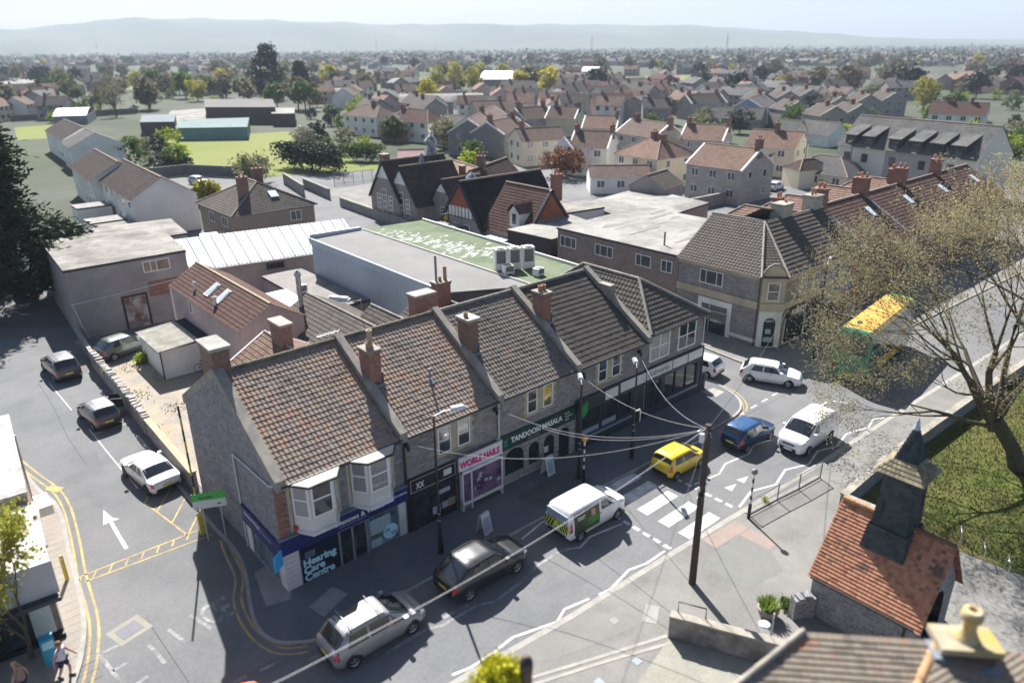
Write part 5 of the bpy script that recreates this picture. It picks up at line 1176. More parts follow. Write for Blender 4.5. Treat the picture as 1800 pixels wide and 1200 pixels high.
# two white blocks beyond the store and the hipped house
a, b = hp((283, 312), (217, 280), 7.4); house('white_terrace', 'nearest white rendered house with blank gable and dark brown roof beyond the store', a, b, 7.4, 4.0, 5.0, W_, tile_choc, chim=(), wins='k', over=.3)
a, b = hp((207, 285), (166, 262), 7.3); house('white_terrace', 'white rendered house stepped behind the nearest white gable, dark brown roof', a, b, 7.3, 4.0, 5.0, W_, tile_choc, wins='k', over=.3)
a, b = hp((167, 234), (150, 226), 7.3); house('white_terrace', 'white rendered house with grey roof and blank gable facing the camera', a, b, 7.3, 5.0, 4.9, W_, tile_slate, wins='k')
a, b = hp((146, 224), (112, 209), 7.3); house('white_terrace', 'white rendered house with brown roof behind the grey roofed gable', a, b, 7.3, 4.4, 5.0, W_, tile_choc, wins='k')
for i, (px, py, z) in enumerate(((185, 385, 2.4), (205, 395, 2.3), (160, 360, 2.4))):
    p = gp(px, py, z); h = thing('lean_to', ('pale flat roofed lean-to beside the white terrace, between two others', 'grey felt roofed lean-to nearest the store', 'white roofed lean-to half hidden by the dark conifer')[i], 'lean-to', (p.x, p.y, 0), 0, 'lean-tos beside the white terrace')
    flat_block(h, [(p.x-2.2, p.y-1.8), (p.x+2.2, p.y-1.8), (p.x+2.2, p.y+1.8), (p.x-2.2, p.y+1.8)], z-.2, W_, pale_roof if i != 1 else flat_felt)
# hipped house
h = house('hipped_house', 'brown pebbledashed house with a hipped tiled roof and one roof light', (25.6, 60.4), (25.6, 62.6), 8.0, 5.0, 5.4, M('pebbledash', (.27, .215, .175), .95, .1, 1, fine=.15), tile_brown, 'hh', chim=((-.5, 1.0, 2.2), (1.6, 1.1, -1.6)), wins='', over=.35)
win(h, (1, 0, 0), X, -Y, .01, .01) if False else None
f = MB(); f.box(27.5, 55.75, 3.6, 29.1, 55.95, 4.8)
win(h, (27.4, 56.05, 3.7), X, -Y, 1.4, 1.2, v=(.5,)); win(h, (20.55, 63.6, 3.6), -Y, -X, 1.6, 1.2, v=(.5,)); win(h, (20.55, 59.6, 3.6), -Y, -X, 1.6, 1.2, v=(.5,))
mb = MB(); mb.slab((26.0, 57.6, 6.55), (27.0, 57.6, 6.55), (27.0, 58.6, 7.1), (26.0, 58.6, 7.1), .12); mb.to('roof_light', M('skylight_pale', (.6, .68, .74), .2, .05, 1), h)
h = thing('lean_to', 'corrugated plastic roofed lean-tos behind the hipped house', 'lean-to', (18.5, 57, 0))
mb = MB(); mb.slab((16.5, 55.2, 2.2), (18.6, 54.6, 2.2), (20.2, 58.5, 3.2), (17.6, 59.2, 3.2), .08, 0); mb.slab((19, 54.4, 2.0), (20.4, 54.0, 2.0), (21, 55.7, 2.5), (20, 56.2, 2.5), .08, 1)
mb.to('roof', [M('cream_plastic', (.55, .53, .42), .5, .1, 1), M('blue_plastic', (.30, .38, .45), .5, .1, 1)], h); mb = MB(); mb.prism([(16.8, 55.5), (20.2, 54.6), (21, 57.5), (18, 58.6)], 0, 2.0); mb.to('wall', GR, h)
# old school with three gables
sch = []
for i, (p, q, zr, L2) in enumerate((((672, 283), (765, 268), 8.4, 0), ((702, 293), (797, 282), 8.0, 0), ((776, 316), (850, 308), 6.6, 0))):
    a, b = hp(p, q, zr); b = a+(b-a)
    a = Vector((a.x, a.y, 0)); b = Vector((b.x, a.y, 0))
    h = house('school_wing', ('stone school wing with tall windows, farthest of three front gables', 'stone school wing with tall windows, middle of three front gables', 'smaller stone school wing with white barge gable, beside the pub')[i], a, b, zr, (3.7, 3.5, 2.8)[i], (3.6, 3.4, 3.4)[i], stone_light if False else M('school_stone', (.235, .22, .205), .95, .2, 2.5, col2=(.30, .27, .23), scale2=1.5, fine=.2), tile_dark, cat='school wing', th=.3, over=.35)
    mb = MB(); w_ = (3.7, 3.5, 2.8)[i]; x = -(b-a).length/2
    mb.poly([(x-.09, w_*.5, (3.6, 3.4, 3.4)[i]+(zr-3.5)*.5), (x-.09, -w_*.5, (3.6, 3.4, 3.4)[i]+(zr-3.5)*.5), (x-.09, 0, zr-.5)]); mb.to('gable_board', white_paint, h, world=False)
    for k, y in enumerate((-1.5, 0, 1.5) if i < 2 else (0,)):
        hh = 2.6 if k != 1 else 3.4
        f = MB(); f.ob((x-.0, y+.5, 1.2), -Y, -X, (0, 1.0), (0, hh if i < 2 else 1.8), (-.02, .06)); f = f.to('window', white, h, world=False)
        g = MB()
        for j in range(4): g.ob((x, y+.5, 1.2), -Y, -X, (.1, .46), (.1+j*(hh-.1)/4 if i < 2 else .1+j*.42, (j+1)*(hh-.1)/4 if i < 2 else .45+j*.42), (.0, .067)); g.ob((x, y+.5, 1.2), -Y, -X, (.54, .9), (.1+j*(hh-.1)/4 if i < 2 else .1+j*.42, (j+1)*(hh-.1)/4 if i < 2 else .45+j*.42), (.0, .067))
        g.to('pane', glass, f, world=False)
    mb = MB()
    for s in (-1, 1): mb.slab((x-.25, 0, zr+.12), (x+.02, 0, zr+.12), (x+.02, s*(w_+.4), 3.2), (x-.25, s*(w_+.4), 3.2), .28*s)
    mb.to('bargeboard', black, h, world=False)
    sch.append(h)
def cupola(par, p, s, label=None):
    mb = MB(); x, y, z = p
    mb.lathe([(.75*s, -.4*s), (.6*s, .5*s), (.5*s, .9*s), (.5*s, 1.5*s), (.8*s, 1.55*s), (.4*s, 2.0*s), (.05*s, 2.3*s)], (x, y, z), 8, smooth=False); return mb.to('ventilator', M('vent_lead', (.10, .12, .15), .6, .25, 4, col2=(.35, .38, .42), scale2=2), par)
cupola(sch[0], (53.5, 63.5, 8.3), 1.25); cupola(sch[1], tuple(gp(741, 286, 8.0)), .6); cupola(sch[2], (46.6, 45.3, 6.4), .95)
c = chimney(sch[0], *(lambda p: (p.x-.5, p.y-.6, p.x+.5, p.y+.6))(gp(676, 282, 8.3)), 6.5, 9.2, brick); chimney(sch[2], *(lambda p: (p.x-.35, p.y-.35, p.x+.35, p.y+.35))(gp(813, 306, 6.4)), 5, 7.6, brick)
a, b = hp((825, 300), (890, 277), 7.0); house('school_wing', 'long dark roofed school range running behind the three gables', a, b, 7.0, 3.5, 3.6, stone_light, tile_dark, cat='school wing', chim=((.3, 1.5),))
a, b = hp((800, 283), (845, 296), 6.6); house('school_wing', 'school wing with pale orange lichened roof slope between dark roofs', a, b, 6.6, 3.6, 3.6, stone_light, TILE('lichen_tiles', [(.30, .21, .15), (.36, .26, .18), (.26, .19, .14)], joint=.3), cat='school wing')
# public house
PB = M('pub_stone', (.30, .28, .26), .95, .2, 2.2, fine=.2)
a, b = hp((808, 319), (962, 301), 8.2); a = Vector((a.x, a.y, 0)); b = Vector((b.x+.3, a.y, 0))
h = house('public_house', 'stone and half timbered pub with steep black roof and red hung gables', a, b, 8.2, 3.9, 3.3, PB, TILE('black_tiles', [(.018, .017, .02), (.028, .026, .03), (.038, .035, .038)], joint=.3), cat='pub', over=.3)
x = -(b-a).length/2
mb = MB(); mb.poly([(x-.09, 2.2, 5.6-.4), (x-.09, -2.2, 5.6-.4), (x-.09, 0, 8.0)]); mb.to('hung_tiles', TILE('terracotta_hanging', [(.26, .095, .06), (.32, .12, .075)], joint=.3), h, world=False)
mb = MB(); mb.ob((x, 2.4, 3.9), -Y, -X, (0, 4.8), (0, 1.3), (-.02, .08)); g = mb.to('timber_panel', white_paint, h, world=False)
mb = MB()
for k in range(8): mb.ob((x, 2.4, 3.9), -Y, -X, (k*.66, k*.66+.13), (0, 1.3), (0, .09))
mb.ob((x, 2.4, 3.9), -Y, -X, (0, 4.8), (0, .12), (0, .095)); mb.to('timber', black, g, world=False)
for y in (1.6, -.5): 
    f = MB(); f.ob((x, y, 1.0), -Y, -X, (0, 1.2), (0, 2.2), (0, .07)); f = f.to('window', white, h, world=False); g = MB()
    for i in range(2):
        for j in range(3): g.ob((x, y, 1.0), -Y, -X, (.1+i*.55, .55+i*.55), (.1+j*.7, .7+j*.7), (0, .078))
    g.to('pane', glass, f, world=False)
mb = MB()
for s in (-1, 1): mb.slab((x-.28, 0, 8.35), (x+.02, 0, 8.35), (x+.02, s*4.3, 2.9), (x-.28, s*4.3, 2.9), .3*s)
mb.to('bargeboard', black, h, world=False)
mb = MB(); mb.ob((x-.9, 1.2, 3.5), -X, -Y, (0, 1.0), (0, .9), (-.05, .05)); o = mb.to('hanging_sign', black, h, world=False)
mb = MB(); mb.lathe([(.3, 0), (.3, .12)], (0, 0, 0), 10); mb = MB(); mb.ob((x-1.1, 1.14, 3.65), -X, -Y, (0, .6), (0, .6), (0, .04)); mb.to('sign_emblem', M('sign_yellow', (.45, .42, .03), .5, .2, 2), o, world=False)
c1, c2 = gp(889, 309, 8.1), gp(962, 325, 8.1)
h2 = house('public_house', 'cross wing of the pub with brown tiled roof, red gable and tall stack', (46.9, 39.0), (46.9, 31.6), 8.1, 3.6, 3.6, PB, tile_maroon, cat='pub', chim=((.93, 1.6, 1.4, brick),), over=.3)
mb = MB(); L = 7.4/2; mb.poly([(L+.09, -2.6, 5.0), (L+.09, 2.6, 5.0), (L+.09, 0, 7.9)]); mb.to('hung_tiles', TILE('terracotta_hanging', [(.26, .095, .06), (.32, .12, .075)], joint=.3), h2, world=False)
mb = MB()
for s in (-1, 1): mb.slab((L-.02, 0, 8.25), (L+.28, 0, 8.25), (L+.28, s*4.0, 3.3), (L-.02, s*4.0, 3.3), .3*s)
mb.to('bargeboard', black, h2, world=False)
for y in (-1.6, .4): win(h2, (46.9+y, 31.58, 3.5), X, -Y, 1.2, 1.3, v=(.5,), hb=(.6,))
d = thing('dormer', 'small gabled dormer with dark roof and white carved boards on the pub', 'dormer', (44.3, 33.6, 0))
mb = MB(); mb.box(43.3, 32.8, 4.2, 45.4, 34.4, 5.9); mb.to('wall', white_paint, d); mb = MB(); tile_face(mb, [(43.0, 32.5, 5.8), (46.0, 32.5, 5.8), (46.0, 33.6, 6.9), (43.0, 33.6, 6.9)]); tile_face(mb, [(46.0, 34.7, 5.8), (43.0, 34.7, 5.8), (43.0, 33.6, 6.9), (46, 33.6, 6.9)]); mb.to('roof', tile_maroon, d)
mb = MB(); mb.poly([(43.28, 34.4, 5.9), (43.28, 32.8, 5.9), (43.28, 33.6, 6.7)]); mb.to('gable_board', white_paint, d); win(d, (43.29, 34.0, 4.5), -Y, -X, .8, 1.3)
h = thing('porch', 'low flat roofed stone porch at the front of the pub', 'porch', (42.3, 44, 0)); flat_block(h, [(40.6, 42), (43, 41.4), (43.6, 45.2), (41.2, 45.8)], 2.9, PB, pale_roof)
win(h, (40.75, 44.5, .9), -Y, -X, 1.2, 1.2)
h = thing('conservatory', 'white framed glazed lobby on the pub flank near the brick block', 'conservatory', (42, 35, 0)); mb = MB(); mb.box(42.0, 34.2, 0, 43.8, 37.2, 2.6); mb.to('wall', glass, h); mb = MB()
for y in (34.2, 35.2, 36.2, 37.1): mb.box(41.95, y, 0, 42.0, y+.1, 2.6)
for z in (0, 1.0, 2.5): mb.box(41.94, 34.2, z, 42.0, 37.2, z+.1)
mb.box(41.9, 34.1, 2.6, 43.9, 37.3, 2.75); mb.to('frame', white, h)
for i, (pts, H, wm, rm, lb) in enumerate((([(50.5, 34.5), (58, 33.5), (59.5, 38), (52, 39.5)], 4.2, W_, flat_felt, 'white walled block with grey felt flat roof behind the pub'), ([(52, 40), (60, 39), (61, 45), (53, 46)], 3.4, GR, flat_felt, 'grey felt flat roof behind the black pub roof'), ([(56, 26), (72, 28), (74, 41), (60, 39)], 3.6, GR, pale_roof, 'broad low building with pale flat roof and rails'))):
    h = thing('flat_roofed_block', lb, 'building', (*pts[0], 0)); flat_block(h, pts, H, wm, rm)
    if i == 0: win(h, (53, 34.12, 1.6), Vector((.99, -.13, 0)), Vector((-.13, -.99, 0)), 1.6, 1.3, v=(.5,))
a, b = gp(1141, 311, 5.6), gp(1190, 304, 5.6); house('roof_hut', 'grey rendered hut with brown gabled roof and one white door', (71.6, 38.0), (77.5, 39.2), 6.2, 2.7, 4.6, GR, tile_brown, cat='hut')
# houses round the back streets (ridge ends as seen)
HS = [
 ((1208, 217), (1281, 220), 7.8, 4.2, 5.2, SL, tile_pink, 'gg', ((.05, 1.2), (1.0, 1.4)), 'f', 'stone fronted house with long faded pink roof and white end gable'),
 ((1240, 252), (1336, 262), 8.0, 4.6, 5.3, SL, tile_pink, 'gg', ((.98, 1.5),), 'fe', 'tall stone gabled house with pale blue front and red brown roof'),
 ((1325, 227), (1413, 232), 7.8, 4.4, 5.2, CR, tile_pink, 'gg', ((.48, 1.4),), 'fe', 'cream house with faded red roof, dark stack and two storey bays'),
 ((1146, 240), (1162, 242), 8.0, 4.8, 5.2, CR, tile_pink, 'hh', ((.3, .9), (1.2, .6)), 'fe', 'cream and white house with orange hipped roof behind the flat roofs'),
 ((1012, 229), (1077, 231), 7.8, 4.2, 5.2, W_, tile_house, 'gg', ((.05, 1.1), (1.0, 1.2)), 'f', 'white house with blank white gable and stack, brown roof'),
 ((993, 241), (1028, 238), 6.8, 2.9, 4.8, W_, tile_house, 'gg', (), 's', 'white gabled wing with two narrow windows beside the copper bush'),
 ((905, 226), (984, 222), 7.2, 3.8, 5.0, CR, tile_house, 'gg', ((.15, 1.4),), 'fs', 'cream rear wing with brown roof, white party strip and roof lights'),
 ((968, 187), (1018, 188), 7.8, 4.6, 5.2, CR, tile_house, 'gg', ((.2, 1.5), (1.0, 1.2)), 'e', 'cream gable with small round-headed window among brown roofs'),
 ((1110, 209), (1178, 217), 7.8, 4.3, 5.2, SL, tile_house, 'gg', ((.15, 1.2), (1.0, 1.2)), 'f', 'stone house with white verge and orange brick end gable'),
 ((1030, 203), (1088, 204), 7.6, 4.3, 5.2, SL, tile_pink, 'gg', ((.95, 1.2),), 'f', 'house with plain pinkish roof behind the cream gable'),
 ((822, 209), (868, 186), 8.0, 4.6, 5.2, stone_dark, tile_house, 'gg', ((.5, 1.3),), 's', 'dark grey stone gable with white verge at the head of the roofs'),
 ((856, 214), (905, 205), 7.6, 4.2, 5.2, stone_dark, tile_house, 'gg', ((.1, 1.3), (.9, 1.2)), 'f', 'brown roofed house beside the dark grey stone gable'),
 ((905, 190), (960, 186), 7.8, 4.4, 5.2, stone_light, tile_house, 'gg', ((.1, 1.4), (.9, 1.4)), '', 'brown roof with two dark stacks left of the cream gable'),
 ((830, 178), (890, 176), 7.8, 4.6, 5.2, stone_light, tile_house, 'gg', ((.8, 1.3),), '', 'long brown roof below the white curved warehouse'),
 ((785, 201), (818, 204), 7.2, 4.4, 4.6, W_, tile_slate, 'gg', (), 'f', 'pale grey slated house with white lean-to roof'),
 ((640, 184), (668, 186), 7.8, 4.6, 5.2, W_, tile_house, 'hh', ((.6, 1.2),), 'f', 'white house with dark hipped roof left of the yellow tree'),
 ((716, 192), (752, 194), 7.6, 4.4, 5.0, W_, tile_maroon, 'hh', ((-.2, 1.0),), 'f', 'white house with maroon hipped roof under the yellow tree'),
 ((690, 203), (716, 190), 6.6, 3.4, 4.2, brick, tile_slate, 'gg', (), '', 'red brick flank with pale grey lean roof between white houses'),
 ((700, 263), (745, 262), 4.6, 2.6, 3.0, GR, M('pink_roof', (.55, .36, .34), .9, .1, 1), 'gg', (), '', 'low building with bright pink roof behind the school'),
 ((1035, 291), (1140, 290), 4.2, 3.0, 2.8, W_, tile_house, 'gg', (), 'f', 'long low white extension with brown roof below the hipped house'),
 ((1412, 280), (1432, 279), 4.6, 2.4, 3.2, CR, tile_dark, 'hh', (), '', 'small cream extension with black hipped roof'),
 ((1440, 272), (1478, 276), 5.0, 4.4, 2.6, CR, tile_slate, 'hh', (), 'f', 'cream bungalow with grey roof left of the flats'),
 ((1375, 256), (1350, 252), 5.5, 2.6, 3.4, W_, tile_pink, 'gg', (), '', 'low pink roofed porch wing between stone and cream houses'),
 ((1478, 216), (1440, 213), 5.4, 4.2, 2.8, W_, tile_slate, 'gg', (), 'f', 'grey roofed bungalow left of the flats'),
 ((1410, 212), (1375, 210), 5.4, 4.2, 2.8, GR, tile_slate, 'gg', (), 'f', 'grey roofed bungalow behind the cream house'),
 ((1240, 187), (1345, 190), 5.6, 4.4, 2.8, GR, tile_slate, 'gg', (), 'f', 'long grey roofed bungalow behind the pink roofed house'),
 ((1315, 173), (1338, 165), 8.0, 4.6, 5.4, M('blue_render', (.24, .33, .42), .9, .06, 1), tile_slate, 'gg', ((.9, 1.2),), '', 'blue grey rendered gable among the far grey terraces'),
 ((1205, 166), (1265, 164), 7.8, 4.4, 5.2, GR, tile_brown, 'gg', ((.1, 1.2), (.9, 1.2)), 'f', 'grey house with dark roof left of the blue gable'),
 ((1130, 172), (1180, 172), 7.8, 4.4, 5.2, GR, tile_brown, 'gg', ((.2, 1.2), (.8, 1.2)), 'f', 'grey house with pale front behind the green shrubs'),
 ((1640, 178), (1740, 181), 8.0, 4.6, 5.2, W_, tile_maroon, 'gg', ((.3, 1.2), (.7, 1.2)), 'f', 'white house with long red brown roof beyond the flats'),
]
for p, q, zr, hw, ze, wm, rm, en, chs, wn, lb in HS:
    a, b = hp(p, q, zr); house('house', lb, a, b, zr, hw, ze, wm, rm, en, chs, wn, verge=wv if ('verge' in lb or 'gable' in lb) and 'h' not in en else None)
for i in range(9):   # diagonal terraces in the middle distance
    px, py = ((1345, 163), (1388, 160), (1428, 157), (1345+60, 178), (1480, 170), (1530, 166), (1575, 163), (1470, 187), (1515, 184))[i]
    a = gp(px, py, 7.6); d = Vector((.55, .83, 0)).normalized()
    house('terrace_house', ('stepped grey terrace house with pale verge, beside the blue gable', 'stepped grey terrace house with pale verge, second from the blue gable', 'stepped grey terrace house with pale verge, third from the blue gable', 'stepped grey terrace house with pale verge behind the hedge trees', 'stepped grey terrace house with pale verge above the dark round tree', 'stepped grey terrace house with pale verge left of the yellow green tree', 'stepped grey terrace house with pale verge nearest the yellow green tree', 'lower grey terrace house with pale verge, just above the flats roof', 'lower grey terrace house with pale verge, right of its twin above the flats')[i], a, a+d*9, 7.6, 4.4, 5.2, GR, tile_brown, 'gg', ((.5, 1.1),), 's', group='grey terraces in the middle distance', verge=conc)
# block of flats
a, b = Vector((123.6, 33.4, 0)), Vector((119.6, 10.2, 0))
h = house('flats', 'three storey cream and grey flats with slate roof and black dormers', a, b, 11.2, 5.0, 6.9, M('flats_cream', (.60, .60, .52), .9, .08, .4, col2=(.56, .56, .49), scale2=.2), tile_slate, 'gg', (), '', cat='flats', th=.4, over=.4)
L = (b-a).length; mb = MB(); mb.box(-L*.12, -5.06, 0, L*.22, -5.01, 6.8); mb.to('grey_bay', M('flats_grey', (.33, .31, .29), .9, .08, 1), h, world=False)
for x in (-10.5, -7.2, -2.6, 1.0, 4.4, 7.8):
    mb = MB(); mb.box(x, -4.95, 6.6, x+2.0, -2.2, 8.5); dm = mb.to('dormer', M('dormer_black', (.03, .035, .045), .8, .2, 1), h, world=False)
    mb = MB(); mb.slab((x-.2, -5.3, 8.5), (x+2.2, -5.3, 8.5), (x+2.2, -1.3, 10.0), (x-.2, -1.3, 10.0), .15); mb.to('dormer_roof', tile_slate, dm, world=False)
    mb = MB(); mb.ob((x+.3, -4.96, 6.9), X, -Y, (0, 1.3), (0, 1.2), (0, .05)); mb.to('pane', glass, dm, world=False)
for x in (-10.3, -7, -2, 3.0, 7.5):
    for z in (1.2, 4.2): 
        mb = MB(); mb.ob((x, -5.07, z), X, -Y, (0, 1.1), (0, 1.4), (0, .05)); f = mb.to('window', M('brown_frame', (.10, .08, .07), .6, .1, 1), h, world=False); mb = MB(); mb.ob((x, -5.07, z), X, -Y, (.1, 1.0), (.1, 1.3), (.05, .06)); mb.to('pane', glass, f, world=False)
# red brick row along the main street
for i, (xa, xb) in enumerate(((57.8, 66.5), (66.5, 75.5), (75.5, 85), (85, 95))):
    h = house('brick_terrace', ('red brick house end with gable stack and ribbed brown roof beyond the corner shop', 'red brick terrace house second from the corner shop, with a roof light', 'red brick terrace house third from the corner shop, half hidden by the big tree', 'red brick terrace house fourth from the corner shop, behind the big tree')[i], (xa, 6.2), (xb, 6.2+.0), 8.6, 5.0, 5.6, brick, tile_maroon, 'gg', ((.0, 1.7, .0, brick),), 's' if not i else 'f', group='brick terrace on the main street', th=.42, verge=lead if not i else None)
    mb = MB(); mb.slab((2.0, -2.6, 7.15), (2.9, -2.6, 7.15), (2.9, -1.5, 7.8), (2.0, -1.5, 7.8), .12)
    mb.to('roof_light', M('skylight_pale', (.6, .68, .74), .2, .05, 1), h, world=False)
    w_ = house('house_wing', ('pinkish hipped rear wing behind the first brick house', 'pinkish hipped rear wing behind the second brick house', 'pinkish hipped rear wing behind the third brick house', 'pinkish hipped rear wing behind the fourth brick house')[i], (xa+3.2, 11.2), (xa+3.2, 16.0), 6.8, 2.6, 5.0, brick, tile_pink, 'gh', ((.2, 1.4, 0, brick),), '', cat='house wing', group='rear wings of the brick terrace')
# school campus sheds on the left
for pts, H, wm, rm, lb in (([(313, 247), (437, 245), (440, 226), (318, 230)], 3.0, M('teal_wall', (.10, .22, .23), .8, .1, .2), M('teal_roof', (.16, .21, .21), .97, .1, .2), 'long low teal classroom block on the school field'),
    ([(250, 238), (310, 237), (312, 222), (254, 223)], 3.4, M('brown_boards', (.09, .07, .065), .9, .1, .3), M('blue_grey_felt', (.16, .18, .20), .97, .1, .2), 'small brown boarded hut left of the teal block'),
    ([(365, 218), (487, 218), (482, 200), (363, 200)], 5.0, M('campus_brick', (.11, .075, .07), .9, .1, .3), M('campus_roof', (.13, .125, .115), .97, .1, .1), 'long dark brick school hall with grey flat roof'),
    ([(480, 222), (520, 222), (520, 210), (480, 210)], 3.6, M('campus_brick', (.11, .075, .07), .9, .1, .3), pale_roof, 'lower dark brick block joined to the school hall')):
    q = [gp(*p) for p in pts]; h = thing('school_block', lb, 'school block', (q[0].x, q[0].y, 0)); flat_block(h, [(p.x, p.y) for p in q], H, wm, rm)
for p, q, zr, lb, rm in (((700, 168), (850, 166), 6.5, 'wide white roofed shed behind the yellow tree', pale_roof), ((842, 126), (900, 126), 10, 'far hall with a bright white curved roof', white_sheet), ((678, 138), (728, 140), 6, 'far low warehouse with white roof', pale_roof), ((0, 146), (75, 138), 5, 'far pale roofed sheds, extreme edge of the town', pale_roof), ((540, 157), (630, 156), 5, 'far long pale roof left of the yellow tree', pale_roof), ((1022, 118), (1052, 118), 8, 'far small building with bright white roof', white_sheet), ((90, 195), (150, 193), 4.5, 'white curved canopy roof among dark houses', white_sheet)):
    a, b = hp(p, q, zr); a.z = b.z = 0; d = (b-a).normalized(); n = Vector((-d.y, d.x, 0)); h = thing('warehouse', lb, 'warehouse', (a.x, a.y, 0))
    wd = 14 if 'curved' not in lb else 22; k = 8; mb = MB(); mb.prism([(v.x, v.y) for v in (a, b, b+n*wd, a+n*wd)], 0, zr*.6); mb.to('wall', M('shed_grey', (.20, .21, .23), .9, .1, .1), h)
    mb = MB()
    for i in range(k):
        t0, t1 = i/k, (i+1)/k; z0, z1 = zr*.62+zr*.38*math.sin(PI*t0), zr*.62+zr*.38*math.sin(PI*t1)
        mb.poly([a+n*wd*t0+Z*z0, b+n*wd*t0+Z*z0, b+n*wd*t1+Z*z1, a+n*wd*t1+Z*z1])
    mb.to('roof', rm, h)
# ---------------------------------------------------------------- far town: small houses
def small_house(L, hw, ze, zr, wm, rm):
    mb = MB(); h = L/2; mb.box(-h, -hw, 0, h, hw, ze, 0)
    mb.poly([(h, -hw, ze), (h, hw, ze), (h, 0, zr-.05)], 0); mb.poly([(-h, hw, ze), (-h, -hw, ze), (-h, 0, zr-.05)], 0)
    mb.slab((-h-.2, -hw-.3, ze-.15), (h+.2, -hw-.3, ze-.15), (h+.2, 0, zr), (-h-.2, 0, zr), .12, 1); mb.slab((h+.2, hw+.3, ze-.15), (-h-.2, hw+.3, ze-.15), (-h-.2, 0, zr), (h+.2, 0, zr), .12, 1)
    mb.box(h*.5-.4, -.5, zr-.8, h*.5+.4, .5, zr+1.1, 2)
    n = int(L/3)
    for i in range(n):
        x = -h+L*(i+.5)/n
        for z in ([1.0, 3.5] if ze > 4 else [1.0]):
            for s in (-1, 1): mb.box(x-.6, s*hw-.03, z, x+.6, s*hw+.03, z+1.2, 3)
    return mb, [wm, rm, brick_dark, glass]
protos = []
rnd = random.Random(42)
for k, (L, hw, ze, zr, wm, rm, cn) in enumerate(((9, 4, 5, 7.6, W_, tile_house, 'white walls'), (10, 4.2, 5, 7.8, GR, tile_brown, 'grey walls'), (16, 4.2, 5, 7.8, W_, tile_brown, 'a long white front'), (9, 4, 5, 7.8, CR, tile_pink, 'cream walls'), (11, 4.5, 2.8, 5.4, W_, tile_slate, 'low white walls'), (14, 4.3, 5, 7.6, brick, tile_maroon, 'brick walls'), (18, 4.4, 5, 7.6, GR, tile_slate, 'a long grey front'), (10, 4.2, 5.0, 7.8, PK, tile_pink, 'pink walls'))):
    mb, ms = small_house(L, hw, ze, zr, wm, rm); o = mb.to('town_house', ms, None); protos.append((o, cn, L)); tag(o, 'small far house with %s and a single stack in the hazy town' % cn, 'house', 'far houses with %s' % cn)
used = [False]*len(protos)
def free(p, rad, blocks):
    return all((p.x-q[0])**2+(p.y-q[1])**2 > (rad+q[2])**2 for q in blocks)
blocks = [(gp(*q).x, gp(*q).y, r) for q, r in (((870, 132), 40), ((775, 168), 30), ((845, 150), 12), ((1037, 122), 18))]+[(o.location.x, o.location.y, 9) for o in C.objects if o.get('category') and o.type == 'EMPTY']
for p in ((400, 265), (330, 260), (460, 255), (600, 300), (290, 205), (340, 205), (320, 215), (480, 270), (60, 230), (400, 150), (260, 155), (1160, 139), (420, 320), (350, 322)): q = gp(*p); blocks.append((q.x, q.y, 22))
placed = 0; tries = 0
while placed < 250 and tries < 6000:
    tries += 1
    py = 97+ (rnd.random()**.8)*125; px = rnd.uniform(-40, 1840)
    if px > 1500 and py > 175: continue
    if 130 < px < 560 and py > 168: continue
    p = gp(px, py)
    row = (int(p.x/70)*37+int(p.y/70)*53) % 7
    if row == 0 and py < 150: continue
    if not free(p, 6, blocks): continue
    k = rnd.randrange(len(protos)); src, cn, L = protos[k]
    ang = (row*.5)+(.5*PI if rnd.random() < .12 else 0)+rnd.gauss(0, .05)
    if not used[k]: o = src; used[k] = True
    else: o = src.copy(); C.objects.link(o)
    o.location = (p.x, p.y, -.03); o.rotation_euler = (0, 0, ang); blocks.append((p.x, p.y, L*.4)); placed += 1
# everything beyond reads as one mass
mb = MB(); rnd = random.Random(77)
for k in range(1900):
    py = 82.5+(rnd.random()**1.5)*34; px = rnd.uniform(-120, 1920); p = gp(px, py)
    if p.y < 0 or (p-CAM).length > 3800: continue
    an = rnd.random()*PI; L, w_ = rnd.uniform(5, 11), rnd.uniform(3.5, 5); ze, zr = rnd.choice(((5, 8), (2.8, 5.2), (5, 7.5))); mi = rnd.choice((0, 0, 1, 1, 2)); c, s = math.cos(an), math.sin(an)
    T = lambda x, y, z: (p.x+x*c-y*s, p.y+x*s+y*c, z-.06)
    P = [T(-L, -w_, 0), T(L, -w_, 0), T(L, w_, 0), T(-L, w_, 0), T(-L, -w_, ze), T(L, -w_, ze), T(L, w_, ze), T(-L, w_, ze), T(-L, 0, zr), T(L, 0, zr)]
    mb.faces(P, [(0, 1, 5, 4), (1, 2, 6, 9, 5), (2, 3, 7, 6), (3, 0, 4, 8, 7)], mi); mb.faces(P, [(4, 5, 9, 8), (6, 7, 8, 9)], 3+k % 2)
o = mb.to('far_town', [M('far_wall_pale', (.42, .41, .39), .9, .1, .02), GR, brick, M('far_roof_brown', (.16, .125, .11), .9, .2, .02), M('far_roof_grey', (.15, .15, .155), .9, .2, .02)]); tag(o, 'hazy mass of distant rooftops spread below the hills', 'town', kind='stuff')
